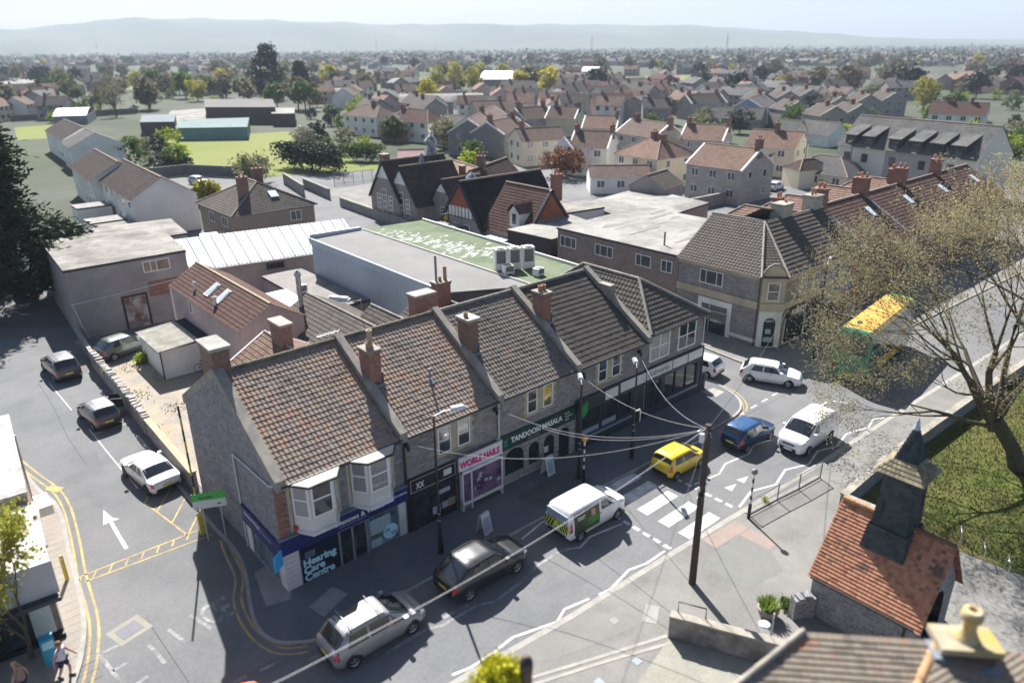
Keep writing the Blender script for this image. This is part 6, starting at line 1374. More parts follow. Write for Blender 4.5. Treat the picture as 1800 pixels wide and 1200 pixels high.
# hills
prof = [(-500, 62), (-100, 55), (0, 51), (60, 50), (100, 54), (160, 52), (230, 46), (300, 41), (380, 37), (430, 36.5), (520, 40), (640, 43), (740, 46), (850, 47), (1000, 48), (1120, 51), (1220, 54), (1300, 60), (1380, 66), (1460, 72), (1560, 75), (1700, 76.5), (1900, 77)]
mb = MB(); rnd = random.Random(2); rows = []
def hz(px):
    for (a, ya), (b, yb) in zip(prof[:-1], prof[1:]):
        if a <= px <= b: t = (px-a)/(b-a); t = t*t*(3-2*t); return ya+(yb-ya)*t
    return prof[-1][1]
K = 160
for j, (D, fr) in enumerate(((3300, 0), (3600, .22), (3950, .5), (4300, .78), (4650, .95), (4900, 1.0), (5600, .7), (6200, .0))):
    r = []
    for i in range(K+1):
        px = -500+2400*i/K; d = (_f + _R*((px-900)/FPX)); az = math.atan2(d.x, d.y); top = (78-hz(px))/FPX*4900+23
        D2 = D+120*math.sin(i*.35+j)+80*math.sin(i*.11*j)
        z = max(-8, (top*fr)*(1+.05*math.sin(i*.9+j*2)*(1 if fr < 1 else .25)))
        r.append((CAM.x+math.sin(az)*D2, CAM.y+math.cos(az)*D2, z-.5))
    rows.append(r)
P = [p for r in rows for p in r]; F = [(j*(K+1)+i, (j+1)*(K+1)+i, (j+1)*(K+1)+i+1, j*(K+1)+i+1) for j in range(len(rows)-1) for i in range(K)]
mb.faces(P, F, 0, True); o = mb.to('hills', M('hill_fields', (.10, .12, .07), .95, .3, .004, col2=(.06, .07, .05), scale2=.002)); struct(o)
# ---------------------------------------------------------------- trees
bark = M('bark', (.10, .08, .06), .95, .3, 4, fine=.2)
bark_pale = M('bark_mossy', (.075, .062, .045), .95, .3, 3, col2=(.11, .10, .045), scale2=2, fine=.25)
def leafquads(mb, c, n, sp, size, rnd, flat=0.0, mi=0, droop=0.0):
    for i in range(n):
        p = Vector((rnd.gauss(0, sp[0]), rnd.gauss(0, sp[1]), rnd.gauss(0, sp[2])))+c
        s = size*(.6+.8*rnd.random()); a = Vector((rnd.gauss(0, 1), rnd.gauss(0, 1), rnd.gauss(0, 1)*(1-flat)-droop)).normalized()
        b = a.cross(Vector((rnd.gauss(0, 1), rnd.gauss(0, 1), rnd.gauss(0, 1)))).normalized()
        mb.poly([p-a*s*.6, p+b*s*.35, p+a*s*.6, p-b*s*.35], mi)
def crown_mesh(rx, rz, nclump, per, size, seed, shape='ball', zc=None):
    """leaf clumps spread through a crown of uneven outline, base at z=0"""
    rnd = random.Random(seed); mb = MB()
    for k in range(nclump):
        while True:
            d = Vector((rnd.gauss(0, 1), rnd.gauss(0, 1), rnd.gauss(0, 1))).normalized(); r = (.35+.65*rnd.random()**.5)
            if shape == 'cone':
                t = rnd.random()**1.5; ang = rnd.random()*2*PI; rr = rx*(1-t)**.75*(.55+.45*rnd.random()); c = Vector((rr*math.cos(ang), rr*math.sin(ang), t*2*rz*.95)); break
            if shape == 'column':
                t = rnd.random(); ang = rnd.random()*2*PI; rr = rx*(math.sin(PI*min(1, t*.85+.15))**.5)*(.5+.5*rnd.random()); c = Vector((rr*math.cos(ang), rr*math.sin(ang), t*2*rz)); break
            c = Vector((d.x*rx*r, d.y*rx*r, rz+d.z*rz*r)); break
        q = rx*(.13+.12*rnd.random()); leafquads(mb, c, per, (q, q, q*.7), size, rnd)
    return mb
def trunk_mesh(H, r, rx, rz, zb, seed, n=6):
    rnd = random.Random(seed); mb = MB(); mb.tube([(0, 0, -.1), (.05, .02, H*.3), (0, .05, zb+rz*.6), (0, 0, zb+rz*1.5)], [r*1.25, r, r*.75, r*.12], 7)
    for i in range(n):
        a = rnd.random()*2*PI; z0 = zb+rz*.2*rnd.random(); e = Vector((math.cos(a)*rx*.75, math.sin(a)*rx*.75, zb+rz*(.6+.9*rnd.random())))
        mb.tube([(0, 0, z0), (e.x*.45, e.y*.45, (z0+e.z)*.5-.2), e], [r*.5, r*.3, r*.06], 5)
    return mb
TREES = {}
def tree(key, p, H, label, group=None, rx=None, zb=None, leaf=None, shape='ball', ncl=60, per=26, size=.4, seed=1, name='tree', cat='tree', rz=0.0, sc=1.0, trunk=True):
    """one tree with trunk and crown; look-alikes share mesh data"""
    if key in TREES:
        o = dup(TREES[key], (p[0], p[1], p[2] if len(p) > 2 else 0), rz, label, group); o.scale = (sc,)*3; return o
    rx = rx or H*.35; zb = H*.25 if zb is None else zb; hz = (H-zb)/2
    t = thing(name, label, cat, (0, 0, 0), 0, group)
    if trunk: trunk_mesh(H, max(.08, H*.022), rx, hz, zb, seed).to('trunk', bark, t, world=False)
    mb = crown_mesh(rx, hz, ncl, per, size, seed, shape); mb.v = [(x, y, z+zb) for x, y, z in mb.v]; mb.to('crown', leaf, t, world=False)
    t.location = (p[0], p[1], p[2] if len(p) > 2 else 0); t.rotation_euler = (0, 0, rz); t.scale = (sc,)*3
    TREES[key] = t; return t
yellowish = LEAF('leaf_yellow_green', [(.20, .20, .015), (.33, .31, .03), (.44, .38, .06)], .25)
green = LEAF('leaf_green', [(.035, .07, .012), (.07, .12, .02), (.12, .17, .035)], .3)
darkleaf = LEAF('leaf_dark', [(.008, .018, .012), (.016, .032, .018), (.032, .055, .024)], .5, trans=.15)
olive = LEAF('leaf_olive', [(.10, .11, .05), (.16, .165, .085), (.24, .24, .13)], .4)
brownleaf = LEAF('leaf_bare', [(.09, .08, .055), (.14, .125, .08), (.20, .18, .11)], .3)
pinkleaf = LEAF('leaf_blossom', [(.42, .20, .30), (.55, .30, .40), (.66, .42, .50)], .4)
copper = LEAF('leaf_copper', [(.09, .035, .02), (.16, .065, .03), (.24, .11, .045)], .5)
lime = LEAF('leaf_lime', [(.20, .26, .02), (.30, .36, .03), (.40, .45, .06)], .5)
budleaf = LEAF('leaf_bud', [(.20, .175, .095), (.31, .27, .15), (.44, .39, .23)], .6, trans=.35)
spots = [  # px of the trunk foot, crown height, kind
 ('yel', (752, 192), 11, 'bright yellow green tree standing before the white shed roof', yellowish, 4.6),
 ('yel2', (770, 160), 13, 'tall yellow green tree behind the brightest one, left of three', yellowish, 4.5), ('yel2', (800, 160), 15, 'tallest yellow green tree of the group by the curved hall', yellowish, 4.5), ('yel2', (832, 165), 13, 'broad yellow green tree right of the tallest, below the curved hall', yellowish, 4.5),
 ('yel', (348, 178), 10, 'lime yellow tree alone at the edge of the school ground', yellowish, 4), ('yel2', (242, 160), 11, 'yellow tree behind the bare trees on the left', yellowish, 4), ('yel2', (392, 158), 12, 'yellowing tree right of the lime yellow one', yellowish, 4),
 ('olv', (265, 192), 8, 'round grey green bush tree by the playground', olive, 4.5), ('bare', (205, 205), 13, 'brown bare tree nearest the white terraces', brownleaf, 4.2), ('bare', (178, 195), 10, 'pale bare tree left of the brown one', brownleaf, 4.2), ('bare', (195, 160), 12, 'grey bare tree behind the canopy roof', brownleaf, 4.2), ('bare', (300, 165), 11, 'grey bare tree between the yellow trees', brownleaf, 4.2), ('bare', (275, 160), 10, 'brownish bare tree right of the yellow crown', brownleaf, 4.2),
 ('pink', (438, 175), 6, 'pink blossom tree beside the tall dark conifer', pinkleaf, 3), ('pink', (645, 165), 5, 'magenta blossom tree before the long pale roof', pinkleaf, 3), ('pink', (1185, 149), 5, 'pink blossom tree on the far green', pinkleaf, 3), ('pink', (1570, 138), 6, 'pink blossom tree among the far right houses', pinkleaf, 3), ('pink', (1790, 122), 7, 'pink blossom tree, farthest right on the skyline side', pinkleaf, 3),
 ('grn', (695, 250), 6, 'green and russet shrub tree behind the school roofs, left', green, 3.2), ('grn', (780, 262), 7, 'yellowish green tree behind the ventilator turrets', olive, 3.2), ('grn', (1236, 222), 5, 'round green bush behind the pink roofed house', olive, 3), ('drk', (1300, 235), 7, 'dark evergreen tree beside the white gable stack', darkleaf, 3), ('grn2', (1393, 232), 7, 'bright green round tree behind the cream house', green, 3.6),
 ('drk', (1460, 212), 9, 'large dark round evergreen above the grey bungalows', darkleaf, 4.5), ('drk', (1425, 212), 8, 'dark evergreen beside the larger round one', darkleaf, 4.0), ('lim', (1622, 194), 11, 'tall yellow green willow beyond the flats', yellowish, 4.3), ('grn2', (1675, 196), 6, 'small green tree beside the tall yellow willow', green, 3.2),
 ('grn2', (1480, 250), 4, 'low yellow green hedge bush left of the flats', lime, 3), ('cop', (988, 312), 5.5, 'copper leaved bush between pub and white houses', copper, 3.6),
 ('yel2', (1285, 138), 9, 'yellowing tree beyond the grey terraces, left', yellowish, 4), ('yel2', (1355, 138), 9, 'yellow tree beyond the grey terraces, centre', yellowish, 4), ('bare', (1250, 138), 12, 'dark bare tree on the far green', brownleaf, 4), ('bare', (1505, 134), 13, 'tall olive poplar-like tree among far right houses', olive, 4), ('drk', (1527, 122), 9, 'dark far tree beside the tall olive one', darkleaf, 3.5), ('drk2', (1590, 113), 13, 'broad dark cedar-like far tree on the right', darkleaf, 6), ('drk', (1416, 108), 9, 'small dark far tree near the horizon', darkleaf, 3.5),
 ('grn', (310, 300), 4.5, 'green shrub with palm-like top beside the white terrace garden', green, 2.2), ('olv2', (447, 322), 5.2, 'grey green domed bush behind the hipped house', olive, 3.4), ('grn', (365, 358), 3.6, 'small yellowish garden bush by the pink flowers', yellowish, 1.8), ('blossom', (538, 262), 5, 'pale blossoming tree at the end of the field', M('leaf_cream_blossom', (.42, .38, .30), .8, .2, 1), 2.6)]
for i, (k, pp, H, lb, lf, rx) in enumerate(spots):
    tree(k+lf.name+str(H), gp(*pp), H, lb, rx=rx, leaf=lf, zb=H*.15 if k not in ('bare',) else H*.2, ncl=46, per=30 if k != 'bare' else 16, size=.75 if pp[1] < 200 else .5, seed=i+1, rz=i*1.3)
for pp, H, rx, lb in (((477, 175), 24, 6.0, 'tall dark conifer rising highest over the left town'), ((531, 172), 16, 4.0, 'second dark conifer, shorter, right of the tallest')):
    tree('con%d' % H, gp(*pp), H, lb, rx=rx, leaf=darkleaf, shape='column', zb=.6, ncl=110, per=36, size=1.0, seed=int(H), name='conifer')
# small trees of the far town
gr = ('trees scattered through the hazy town')
rnd = random.Random(9); kinds = [('ft_olive', olive), ('ft_bare', brownleaf), ('ft_green', green), ('ft_yellow', yellowish), ('ft_dark', darkleaf)]
for i in range(285):
    for _ in range(40):
        p = gp(rnd.uniform(-30, 1830) if i % 3 else rnd.uniform(-30, 640), 90+rnd.random()**.8*(85 if i % 3 else 105))
        if free(p, 3, blocks): break
    else: continue
    blocks.append((p.x, p.y, 3)); k, lf = kinds[(0, 1, 1, 2, 3, 4, 1, 0, 4)[i % 9]]
    nm = dict(olive='greyish green', bare='bare brownish', green='green', yellow='yellow green', dark='dark')[k[3:]]
    tree(k, (p.x, p.y, 0), 10, 'small %s far tree among the hazy houses' % nm, 'far %s trees' % nm, rx=4.0, leaf=lf, ncl=34, per=14, size=1.3, seed=200+i % 5, rz=rnd.random()*6, sc=.55+rnd.random()*.75)
rnd = random.Random(51)
for i in range(110):
    for _ in range(60):
        p = gp(rnd.uniform(560, 1800) if i % 3 else rnd.uniform(0, 640), rnd.uniform(158, 300) if i % 3 else rnd.uniform(150, 240))
        if free(p, 2.0, blocks) and not (52 < p.x < 96 and 110 < p.y < 195) and not (36 < p.x < 46 and p.y > 40): break
    else: continue
    blocks.append((p.x, p.y, 2)); k, lf = (('gb_green', green), ('gb_olive', olive), ('gb_dark', darkleaf), ('gb_lime', lime), ('gb_green', green))[i % 5]
    tree(k, (p.x, p.y, 0), 4, 'small %s garden bush between the back street houses' % dict(green='green', olive='greyish', dark='dark', lime='bright lime')[k[3:]], '%s garden bushes' % k[3:], rx=2.0, leaf=lf, zb=.1, ncl=30, per=16, size=.5, seed=300+i % 4, rz=rnd.random()*6, sc=.5+rnd.random()*.9, name='garden_bush', cat='bush', trunk=False)
for i, q in enumerate(((240, 262), (262, 268), (280, 271), (300, 262), (230, 292), (262, 296), (286, 304), (318, 288), (150, 206), (120, 202), (330, 300), (95, 216), (590, 300), (610, 262), (560, 258), (640, 258), (575, 268))):
    p = gp(*q); k, lf = (('gb_green', green), ('gb_olive', olive), ('gb_dark', darkleaf), ('gb_lime', lime))[i % 4]; tree(k, (p.x, p.y, 0), 4, 'small %s garden bush between the back street houses' % dict(green='green', olive='greyish', dark='dark', lime='bright lime')[k[3:]], '%s garden bushes' % k[3:], sc=.7+(i % 5)*.2, rz=i)
rnd = random.Random(52); mb = MB()
mb = MB(); rnd = random.Random(31)
for i in range(3000):
    p = gp(rnd.uniform(-150, 1950), 81.5+rnd.random()**1.5*36)
    if p.y < 0 or (p-CAM).length > 3900: continue
    h_ = rnd.uniform(7, 15); leafquads(mb, Vector((p.x, p.y, h_*.45)), 15, (h_*.45, h_*.45, h_*.25), 3.6, rnd)
tag(mb.to('far_woodland', LEAF('leaf_far', [(.03, .045, .02), (.07, .08, .035), (.12, .115, .05)], .01, trans=.1)), 'belt of hazy trees and hedgerows reaching to the hills', 'woodland', kind='stuff')
def hedge(pts, wd, hgt, leaf, label, z0=0.0, seed=1, name='hedge'):
    rnd = random.Random(seed); t = thing(name, label, 'hedge', (pts[0][0], pts[0][1], z0)); mb = MB()
    for a, b in zip(pts[:-1], pts[1:]):
        a, b = Vector((a[0], a[1], 0)), Vector((b[0], b[1], 0)); L = (b-a).length
        for i in range(int(L*34*hgt)):
            q = a.lerp(b, rnd.random()); leafquads(mb, Vector((q.x+rnd.uniform(-wd, wd)/2, q.y+rnd.uniform(-wd, wd)/2, z0+hgt*(.1+.9*rnd.random()**.6))), 3, (.16, .16, .1), .42, rnd)
    mb.to('foliage', leaf, t); return t
hedge([gp(505, 293)[:2], gp(585, 305)[:2]], 5.5, 5.0, green if False else darkleaf, 'big dark rounded hedge at the corner of the school field', seed=3)
hedge([gp(612, 282)[:2], gp(665, 284)[:2]], 3.5, 3.6, green, 'dark clipped hedge behind the railings by the school', seed=4)
hedge([gp(1448, 333)[:2], gp(1510, 338)[:2]], 2.0, 1.6, lime, 'bright lime clipped hedge in front of the flats', seed=5)
hedge([gp(1035, 202)[:2], gp(1098, 204)[:2]], 6, 6.0, darkleaf, 'tall dark hedge behind the cream gable house', seed=6)
# the dark conifer of the side street
rnd = random.Random(12); t = thing('conifer', 'huge dark evergreen overhanging the side street and the grey store', 'tree', (-3.0, 57.5, 0))
mb = MB(); mb.tube([(-4.0, 57.5, -.1), (-3.8, 57.5, 5), (-3.9, 57.7, 10), (-4, 57.6, 15)], [.65, .5, .35, .1], 9)
for i in range(26):
    a = rnd.random()*2*PI; z = 2.5+rnd.random()*9; r = 6.5*(1-z/19); mb.tube([(-4, 57.5, z), (-4+math.cos(a)*r*.5, 57.5+math.sin(a)*r*.5, z+.7), (-4+math.cos(a)*r, 57.5+math.sin(a)*r, z+.2)], [.14, .09, .02], 5)
mb.to('trunk', bark, t)
mb = MB()
for i in range(560):
    t_ = rnd.random()**1.15; z = 2.0+15.5*t_; r = 9.6*((1-t_)**.62)*(.75+.25*math.sin(t_*9))*(.45+.55*rnd.random()**.5); a = rnd.random()*2*PI
    if t_ < .12: r *= .8
    c = Vector((-3.2+math.cos(a)*r, 57.5+math.sin(a)*r, z)); out = Vector((math.cos(a), math.sin(a), .25))
    for j in range(95):
        p = c+out*rnd.gauss(.2, .8)+Vector((rnd.gauss(0, .45), rnd.gauss(0, .45), rnd.gauss(0, .32))); s = .2+.32*rnd.random()
        d = (out+Vector((rnd.gauss(0, .5), rnd.gauss(0, .5), rnd.gauss(-.1, .45)))).normalized(); b = d.cross(Vector((rnd.gauss(0, 1), rnd.gauss(0, 1), rnd.gauss(0, 1)))).normalized()
        mb.poly([p-d*s, p+b*s*.28, p+d*s, p-b*s*.28])
mb.to('crown', LEAF('leaf_conifer', [(.008, .02, .011), (.018, .036, .016), (.05, .075, .025)], .8, trans=.15), t)
# spring tree on the churchyard lawn: grown limb by limb, small yellow buds at the twig ends
def spring_tree(base, H, label, seed, limbs, depth=5, bud=.13, nb=5, r0=.38, mats=(bark_pale, budleaf), lean=(.1, -.1)):
    rnd = random.Random(seed); t = thing('spring_tree', label, 'tree', base); wood = MB(); lf = MB()
    def grow(p, d, L, r, lev):
        n = 4 if lev < 2 else 3; pts = [p]; q = p
        for i in range(n):
            d = (d+Vector((rnd.gauss(0, .11), rnd.gauss(0, .11), rnd.gauss(.035, .08)))).normalized(); q = q+d*(L/n); pts.append(q)
        re = r*(.56 if lev < depth else .3); wood.tube(pts, [r+(re-r)*i/n for i in range(n+1)], 7 if lev < 2 else (5 if lev < 3 else 3), caps=False)
        if lev >= depth-2:
            for c in pts[1:]:
                if rnd.random() < .9: leafquads(lf, c, nb if lev == depth else max(1, nb//2), (.17, .17, .15), bud, rnd)
        if lev >= depth: return
        k = 3 if lev < 3 else (4 if lev < 4 else 3)
        for i in range(k):
            ax = Vector((rnd.gauss(0, 1), rnd.gauss(0, 1), rnd.gauss(0, .5))); ax = (ax-d*ax.dot(d)).normalized()
            spread = rnd.uniform(.35, .85) if i else rnd.uniform(.05, .3)
            nd = (d*math.cos(spread)+ax*math.sin(spread)).normalized(); st = pts[-1] if i < 2 else pts[rnd.randrange(2, len(pts))]
            grow(st, nd, L*rnd.uniform(.62, .85), re*rnd.uniform(.62, .9), lev+1)
    b = Vector(base); top = b+Vector((lean[0], lean[1], H*.2)); wood.tube([b+Z*-.1, b+Vector((lean[0]*.3, lean[1]*.3, H*.08)), top], [r0*1.35, r0*1.05, r0*.95], 10, caps=False)
    for (dx, dy, dz, L, r) in limbs: grow(top+Vector((0, 0, rnd.uniform(-1.0, .4))), Vector((dx, dy, dz)).normalized(), L, r, 1)
    wood.to('trunk', mats[0], t); lf.to('crown', mats[1], t); return t
spring_tree((36.0, -18.6, .1), 17, 'large spring tree with sparse yellow buds covering the right side', 6, [(-.75, .65, .85, 4.0, .19), (-.5, .8, .95, 4.2, .18), (-.3, .3, 1.2, 5.0, .26), (.1, .1, 1.3, 5.0, .2), (-.55, -.25, .95, 4.2, .16), (.4, .7, .8, 4.6, .18), (-.1, .9, .9, 4.6, .17), (.6, -.2, .9, 4.4, .16), (-.85, .5, .45, 3.8, .15)], depth=6, bud=.08, nb=5, lean=(-1.7, 1.4))
spring_tree((47, -17.5, .1), 15, 'second spring tree with yellow buds behind the large one', 15, [(-.6, .6, .7, 4.4, .2), (.1, .5, 1.1, 4.6, .24), (-.5, -.2, .9, 4.2, .2), (.5, .3, .9, 4.4, .18), (-.2, .9, .6, 4.4, .2), (0, 0, 1.2, 4.8, .2)], depth=6, nb=4, bud=.11, r0=.34)
# branchy young tree at the lower left edge
spring_tree((-10.3, 4.9, .0) if False else (-9.6, 3.2, .1), 6.2, 'young tree with yellow green spring leaves before the kiosk shop', 5, [(-.2, .3, 1.2, 1.9, .07), (.25, .1, 1.3, 2.0, .07), (-.5, 0, 1.0, 1.7, .06), (-.2, -.3, 1.3, 1.9, .06)], depth=4, bud=.16, nb=9, r0=.09, mats=(bark, LEAF('leaf_fresh', [(.20, .22, .03), (.32, .32, .05), (.42, .40, .09)], .7)))
# golden conifer top and pole by the camera
tree('golden', tuple(gp(880, 1200, 9.4)[:2])+(0,), 10.0, 'bright golden conifer whose top rises at the bottom edge', rx=.55, leaf=LEAF('leaf_golden', [(.25, .25, .012), (.38, .38, .015), (.46, .45, .03)], .9, trans=.2), shape='ball', zb=8.4, ncl=300, per=50, size=.08, seed=9, name='conifer')
pp = gp(925, 1152, 10.3); h = thing('post', 'dark weathered post with rounded top beside the golden conifer', 'post', (pp.x, pp.y, 0)); mb = MB(); mb.lathe([(.15, -.1), (.14, 9.9), (.16, 9.92), (.16, 10.1), (.12, 10.24), (.05, 10.3)], (pp.x, pp.y, 0), 12); mb.to('shaft', M('post_dark', (.07, .055, .05), .9, .2, 3, col2=(.22, .17, .14), scale2=2), h)
# lawn grass
rnd = random.Random(4); mb = MB()
for i in range(26000):
    x = 25+rnd.random()**1.25*36; y = -14.4-rnd.random()*11
    if x < 26 and y < -18.5: continue
    s = .07+.10*rnd.random(); a = rnd.random()*PI; d = Vector((math.cos(a), math.sin(a), 0))*.035; l = Vector((rnd.gauss(0, .05), rnd.gauss(0, .05), s))
    p = Vector((x, y, .12)); mb.poly([p-d, p+d, p+l])
tag(mb.to('grass', LEAF('leaf_grass', [(.038, .06, .009), (.075, .095, .016), (.14, .135, .04)], .35, trans=.3)), 'rough grass tufts over the churchyard lawn', 'grass', kind='stuff')
mb = MB()
for i in range(1500):
    x = rnd.uniform(.3, 3.2); y = rnd.uniform(19, 33)
    if math.sin(x*2.1+y*.7)+math.sin(y*1.3-x)+rnd.gauss(0, .5) < .9: continue
    s = .05+.09*rnd.random(); a = rnd.random()*PI; d = Vector((math.cos(a), math.sin(a), 0))*.05; p = Vector((x, y, .03)); mb.poly([p-d, p+d, p+Vector((rnd.gauss(0, .05), rnd.gauss(0, .05), s))])
tag(mb.to('weeds', LEAF('leaf_weed', [(.14, .15, .03), (.22, .21, .05)], .7)), 'low weeds and moss growing in the gravel yard', 'weeds', kind='stuff')
def shrub(p, r, hgt, leaf, label, n=500, size=.16, seed=1):
    t = thing('shrub', label, 'shrub', p); rnd = random.Random(seed); mb = MB()
    for k in range(12):
        a = rnd.random()*6.3; leafquads(mb, Vector((p[0]+math.cos(a)*r*.6*rnd.random(), p[1]+math.sin(a)*r*.6*rnd.random(), p[2]+hgt*(.2+.6*rnd.random()))), n//12, (r*.3, r*.3, hgt*.18), size, rnd)
    mb.to('foliage', leaf, t)
shrub((3.0, 32.2, 0), .6, .9, lime, 'leafy weed clump at the corner of the white shed'); shrub((15.9, -15.5, .1), .35, .4, green, 'small leafy plant in the corner by the chapel wall', 200)
shrub((-.1, 29.6, 1.0), .35, .35, olive, 'yellowish plant growing on the rough wall top', 160); shrub((24.3, -15.9, .1), .5, .5, LEAF('leaf_dead', [(.26, .16, .07), (.38, .25, .11)], 1), 'heap of orange dead leaves in the wall corner', 300, .12)
# ---------------------------------------------------------------- vehicles
tyre_m = M('tyre_rubber', (.012, .012, .013), .85, .2, 3); alloy = M('alloy_rim', (.45, .46, .48), .3, .1, 3, metal=.8); plate_y = M('number_plate_yellow', (.72, .52, .05), .5, .05, 3); plate_w = M('number_plate_white', (.75, .75, .72), .5, .05, 3)
red_lamp = M('tail_lamp', (.45, .012, .02), .15, .2, 5, coat=1); clear_lamp = M('head_lamp', (.62, .64, .66), .12, .1, 5, coat=1); dark_trim = M('dark_trim', (.018, .018, .02), .6, .2, 3); dark_rim = M('dark_rim', (.16, .16, .17), .4, .2, 3, metal=.6)
def wheel(par, x, y, r, w_, rim, s, scalex=1.0):
    """s: side sign; tyre part with a spoked rim as its own sub-part"""
    mb = MB(); k = 20; pr = [(r*.62, 0), (r*.93, 0), (r, .04), (r, w_-.04), (r*.93, w_), (r*.62, w_)]; P = []
    for rr, yy in pr: P += [(x+rr*math.cos(2*PI*j/k), y+s*(yy-w_+.02), r+rr*math.sin(2*PI*j/k)) for j in range(k)]
    F = [(i*k+j, i*k+(j+1) % k, (i+1)*k+(j+1) % k, (i+1)*k+j) for i in range(len(pr)-1) for j in range(k)]
    mb.faces(P, F, 0, True); wh = mb.to('wheel', tyre_m, par, world=False)
    mb = MB(); yc = y+s*.005; mb.poly([(x+r*.64*math.cos(2*PI*j/k), y-s*.06, r+r*.64*math.sin(2*PI*j/k)) for j in range(k)], 1)
    for j in range(k):
        a, b = 2*PI*j/k, 2*PI*(j+1)/k
        mb.poly([(x+r*.64*math.cos(a), yc, r+r*.64*math.sin(a)), (x+r*.64*math.cos(b), yc, r+r*.64*math.sin(b)), (x+r*.55*math.cos(b), yc-s*.02, r+r*.55*math.sin(b)), (x+r*.55*math.cos(a), yc-s*.02, r+r*.55*math.sin(a))])
    for j in range(5):
        for o in (-.16, .16):
            a = 2*PI*j/5+.3+o; c, sn = math.cos(a), math.sin(a); d = (-sn*r*.055, c*r*.055)
            mb.poly([(x+c*r*.1-d[0], yc, r+sn*r*.1-d[1]), (x+c*r*.58-d[0], yc-s*.012, r+sn*r*.58-d[1]), (x+c*r*.58+d[0], yc-s*.012, r+sn*r*.58+d[1]), (x+c*r*.1+d[0], yc, r+sn*r*.1+d[1])])
    mb.poly([(x+r*.14*math.cos(2*PI*j/10), yc+s*.004, r+r*.14*math.sin(2*PI*j/10)) for j in range(10)])
    mb.to('rim', [rim, dark_trim], wh, world=False); return wh
def interp(tab, x):
    for (a, ya), (b, yb) in zip(tab[:-1], tab[1:]):
        if x <= b:
            t = max(0, min(1, (x-a)/(b-a) if b > a else 0)); return ya+(yb-ya)*t
    return tab[-1][1]
def car(label, loc, rz, paint, L=4.2, W=1.76, H=1.5, belt=.95, rear=(.05, .75), ws=(2.55, 3.35), hood=.98, nose=.75, cl=.2, wr=.31, wb=None, bars=False, rails=False, roofm=None, sides=((.85, 1.75), (1.85, 2.95)), rim=None, glassm=None, plate=plate_y, front_plate=False, cat='car', group=None, name='car', van=False, tail='h', tumble=.80, slope=.22, trim=None, spoiler=True):
    """body lofted along its length from a side profile; glass, lamps, wheels and trim lie on the lofted surface"""
    t = thing(name, label, cat, (loc[0], loc[1], loc[2] if len(loc) > 2 else 0), rz, group)
    x0, x1 = rear; w0, w1 = ws[0], ws[1]; hw = W/2
    bx = .95*belt
    top = [(0, belt*.78), (.04, belt*.96), (x0+.03, belt+.02), (x1, H-.07), (x1+.25, H-.015), ((x1+w0)/2, H), (w0-.15, H-.02), (w0, H-.07), (w1, hood), (w1+.25, hood-.015), (L-.45, hood-.10), (L-.18, nose+.04), (L-.05, nose-.08), (L, nose-.22)]
    if tail == 's': top = [(0, belt*.80), (.03, belt*.97), (.12, belt+.02), (x0, belt+.03), (x1, H-.07)]+top[4:]
    wid = [(0, hw*.80), (.10, hw*.90), (.35, hw*.97), (.9, hw), (L-1.0, hw), (L-.45, hw*.95), (L-.15, hw*.84), (L, hw*.66)]
    if van: wid = [(0, hw*.95), (.05, hw*.98), (.3, hw), (L-1.0, hw), (L-.4, hw*.94), (L-.1, hw*.80), (L, hw*.62)]
    bot = [(0, cl+.22), (.15, cl+.05), (.5, cl), (L-.6, cl), (L-.1, cl+.05), (L, cl+.12)]
    def sec(x):
        zt, w_, zb = interp(top, x), interp(wid, x), interp(bot, x); zbelt = min(belt, zt-.05) if zt-.05 < belt else belt
        g = max(0.0, min(1.0, (zt-belt)/(H-belt))); rr = w_*(.93-(.93-tumble)*g)
        return [(0, zb), (w_*.9, zb), (w_*.985, zb+.12), (w_, zb+(zbelt-zb)*.55), (w_*.975, zbelt), (rr, zt-.05-.03*g), (rr*.82, zt-.012), (rr*.4, zt+.004+.012*g), (0, zt+.006+.014*g)]
    def S(x, k, s=1, off=0.0):
        a = sec(x); i = min(len(a)-2, int(k)); f = k-i; y, z = a[i][0]+(a[i+1][0]-a[i][0])*f, a[i][1]+(a[i+1][1]-a[i][1])*f
        dy, dz = a[i+1][0]-a[i][0], a[i+1][1]-a[i][1]; l = math.hypot(dy, dz) or 1
        e = .02; b0 = sec(min(L, x+e)); z1 = b0[i][1]+(b0[i+1][1]-b0[i][1])*f; y1 = b0[i][0]+(b0[i+1][0]-b0[i][0])*f
        n = Vector((0, dz/l, -dy/l)); tx = Vector((e if x+e <= L else 1e-3, y1-y, z1-z)).normalized(); n = (n-tx*n.dot(tx)).normalized()
        p = Vector((x, y, z))+n*off; return Vector((p.x-L/2, p.y*s, p.z))
    xs = sorted(set([round(v, 3) for v, _ in top]+[L*i/26 for i in range(27)])); rings = []
    for x in xs: rings.append([S(x, k) for k in range(9)]+[S(x, k, -1) for k in range(7, 0, -1)])
    n = 16; mb = MB(); P = [p for r in rings for p in r]; F = []
    for i in range(len(xs)-1):
        for j in range(n): F.append((i*n+j, (i+1)*n+j, (i+1)*n+(j+1) % n, i*n+(j+1) % n))
    F.append(tuple(range(n))); F.append(tuple(range((len(xs)-1)*n, len(xs)*n))[::-1])
    rf = [] 
    mb.faces(P, F, 0, True); body = mb.to('body', paint, t, world=False)
    if roofm:
        m2 = MB(); mb_ = [x1+.1+(w0-.15-x1-.1)*i/8 for i in range(9)]
        for s in (1, -1):
            for i in range(8):
                for k in range(5, 8):
                    q = [S(mb_[i], k, s, .004), S(mb_[i+1], k, s, .004), S(mb_[i+1], k+1, s, .004), S(mb_[i], k+1, s, .004)]; m2.poly(q if s > 0 else q[::-1], 0, smooth=True)
        m2.to('roof_panel', roofm, t, world=False)
    gm = glassm or glass_car
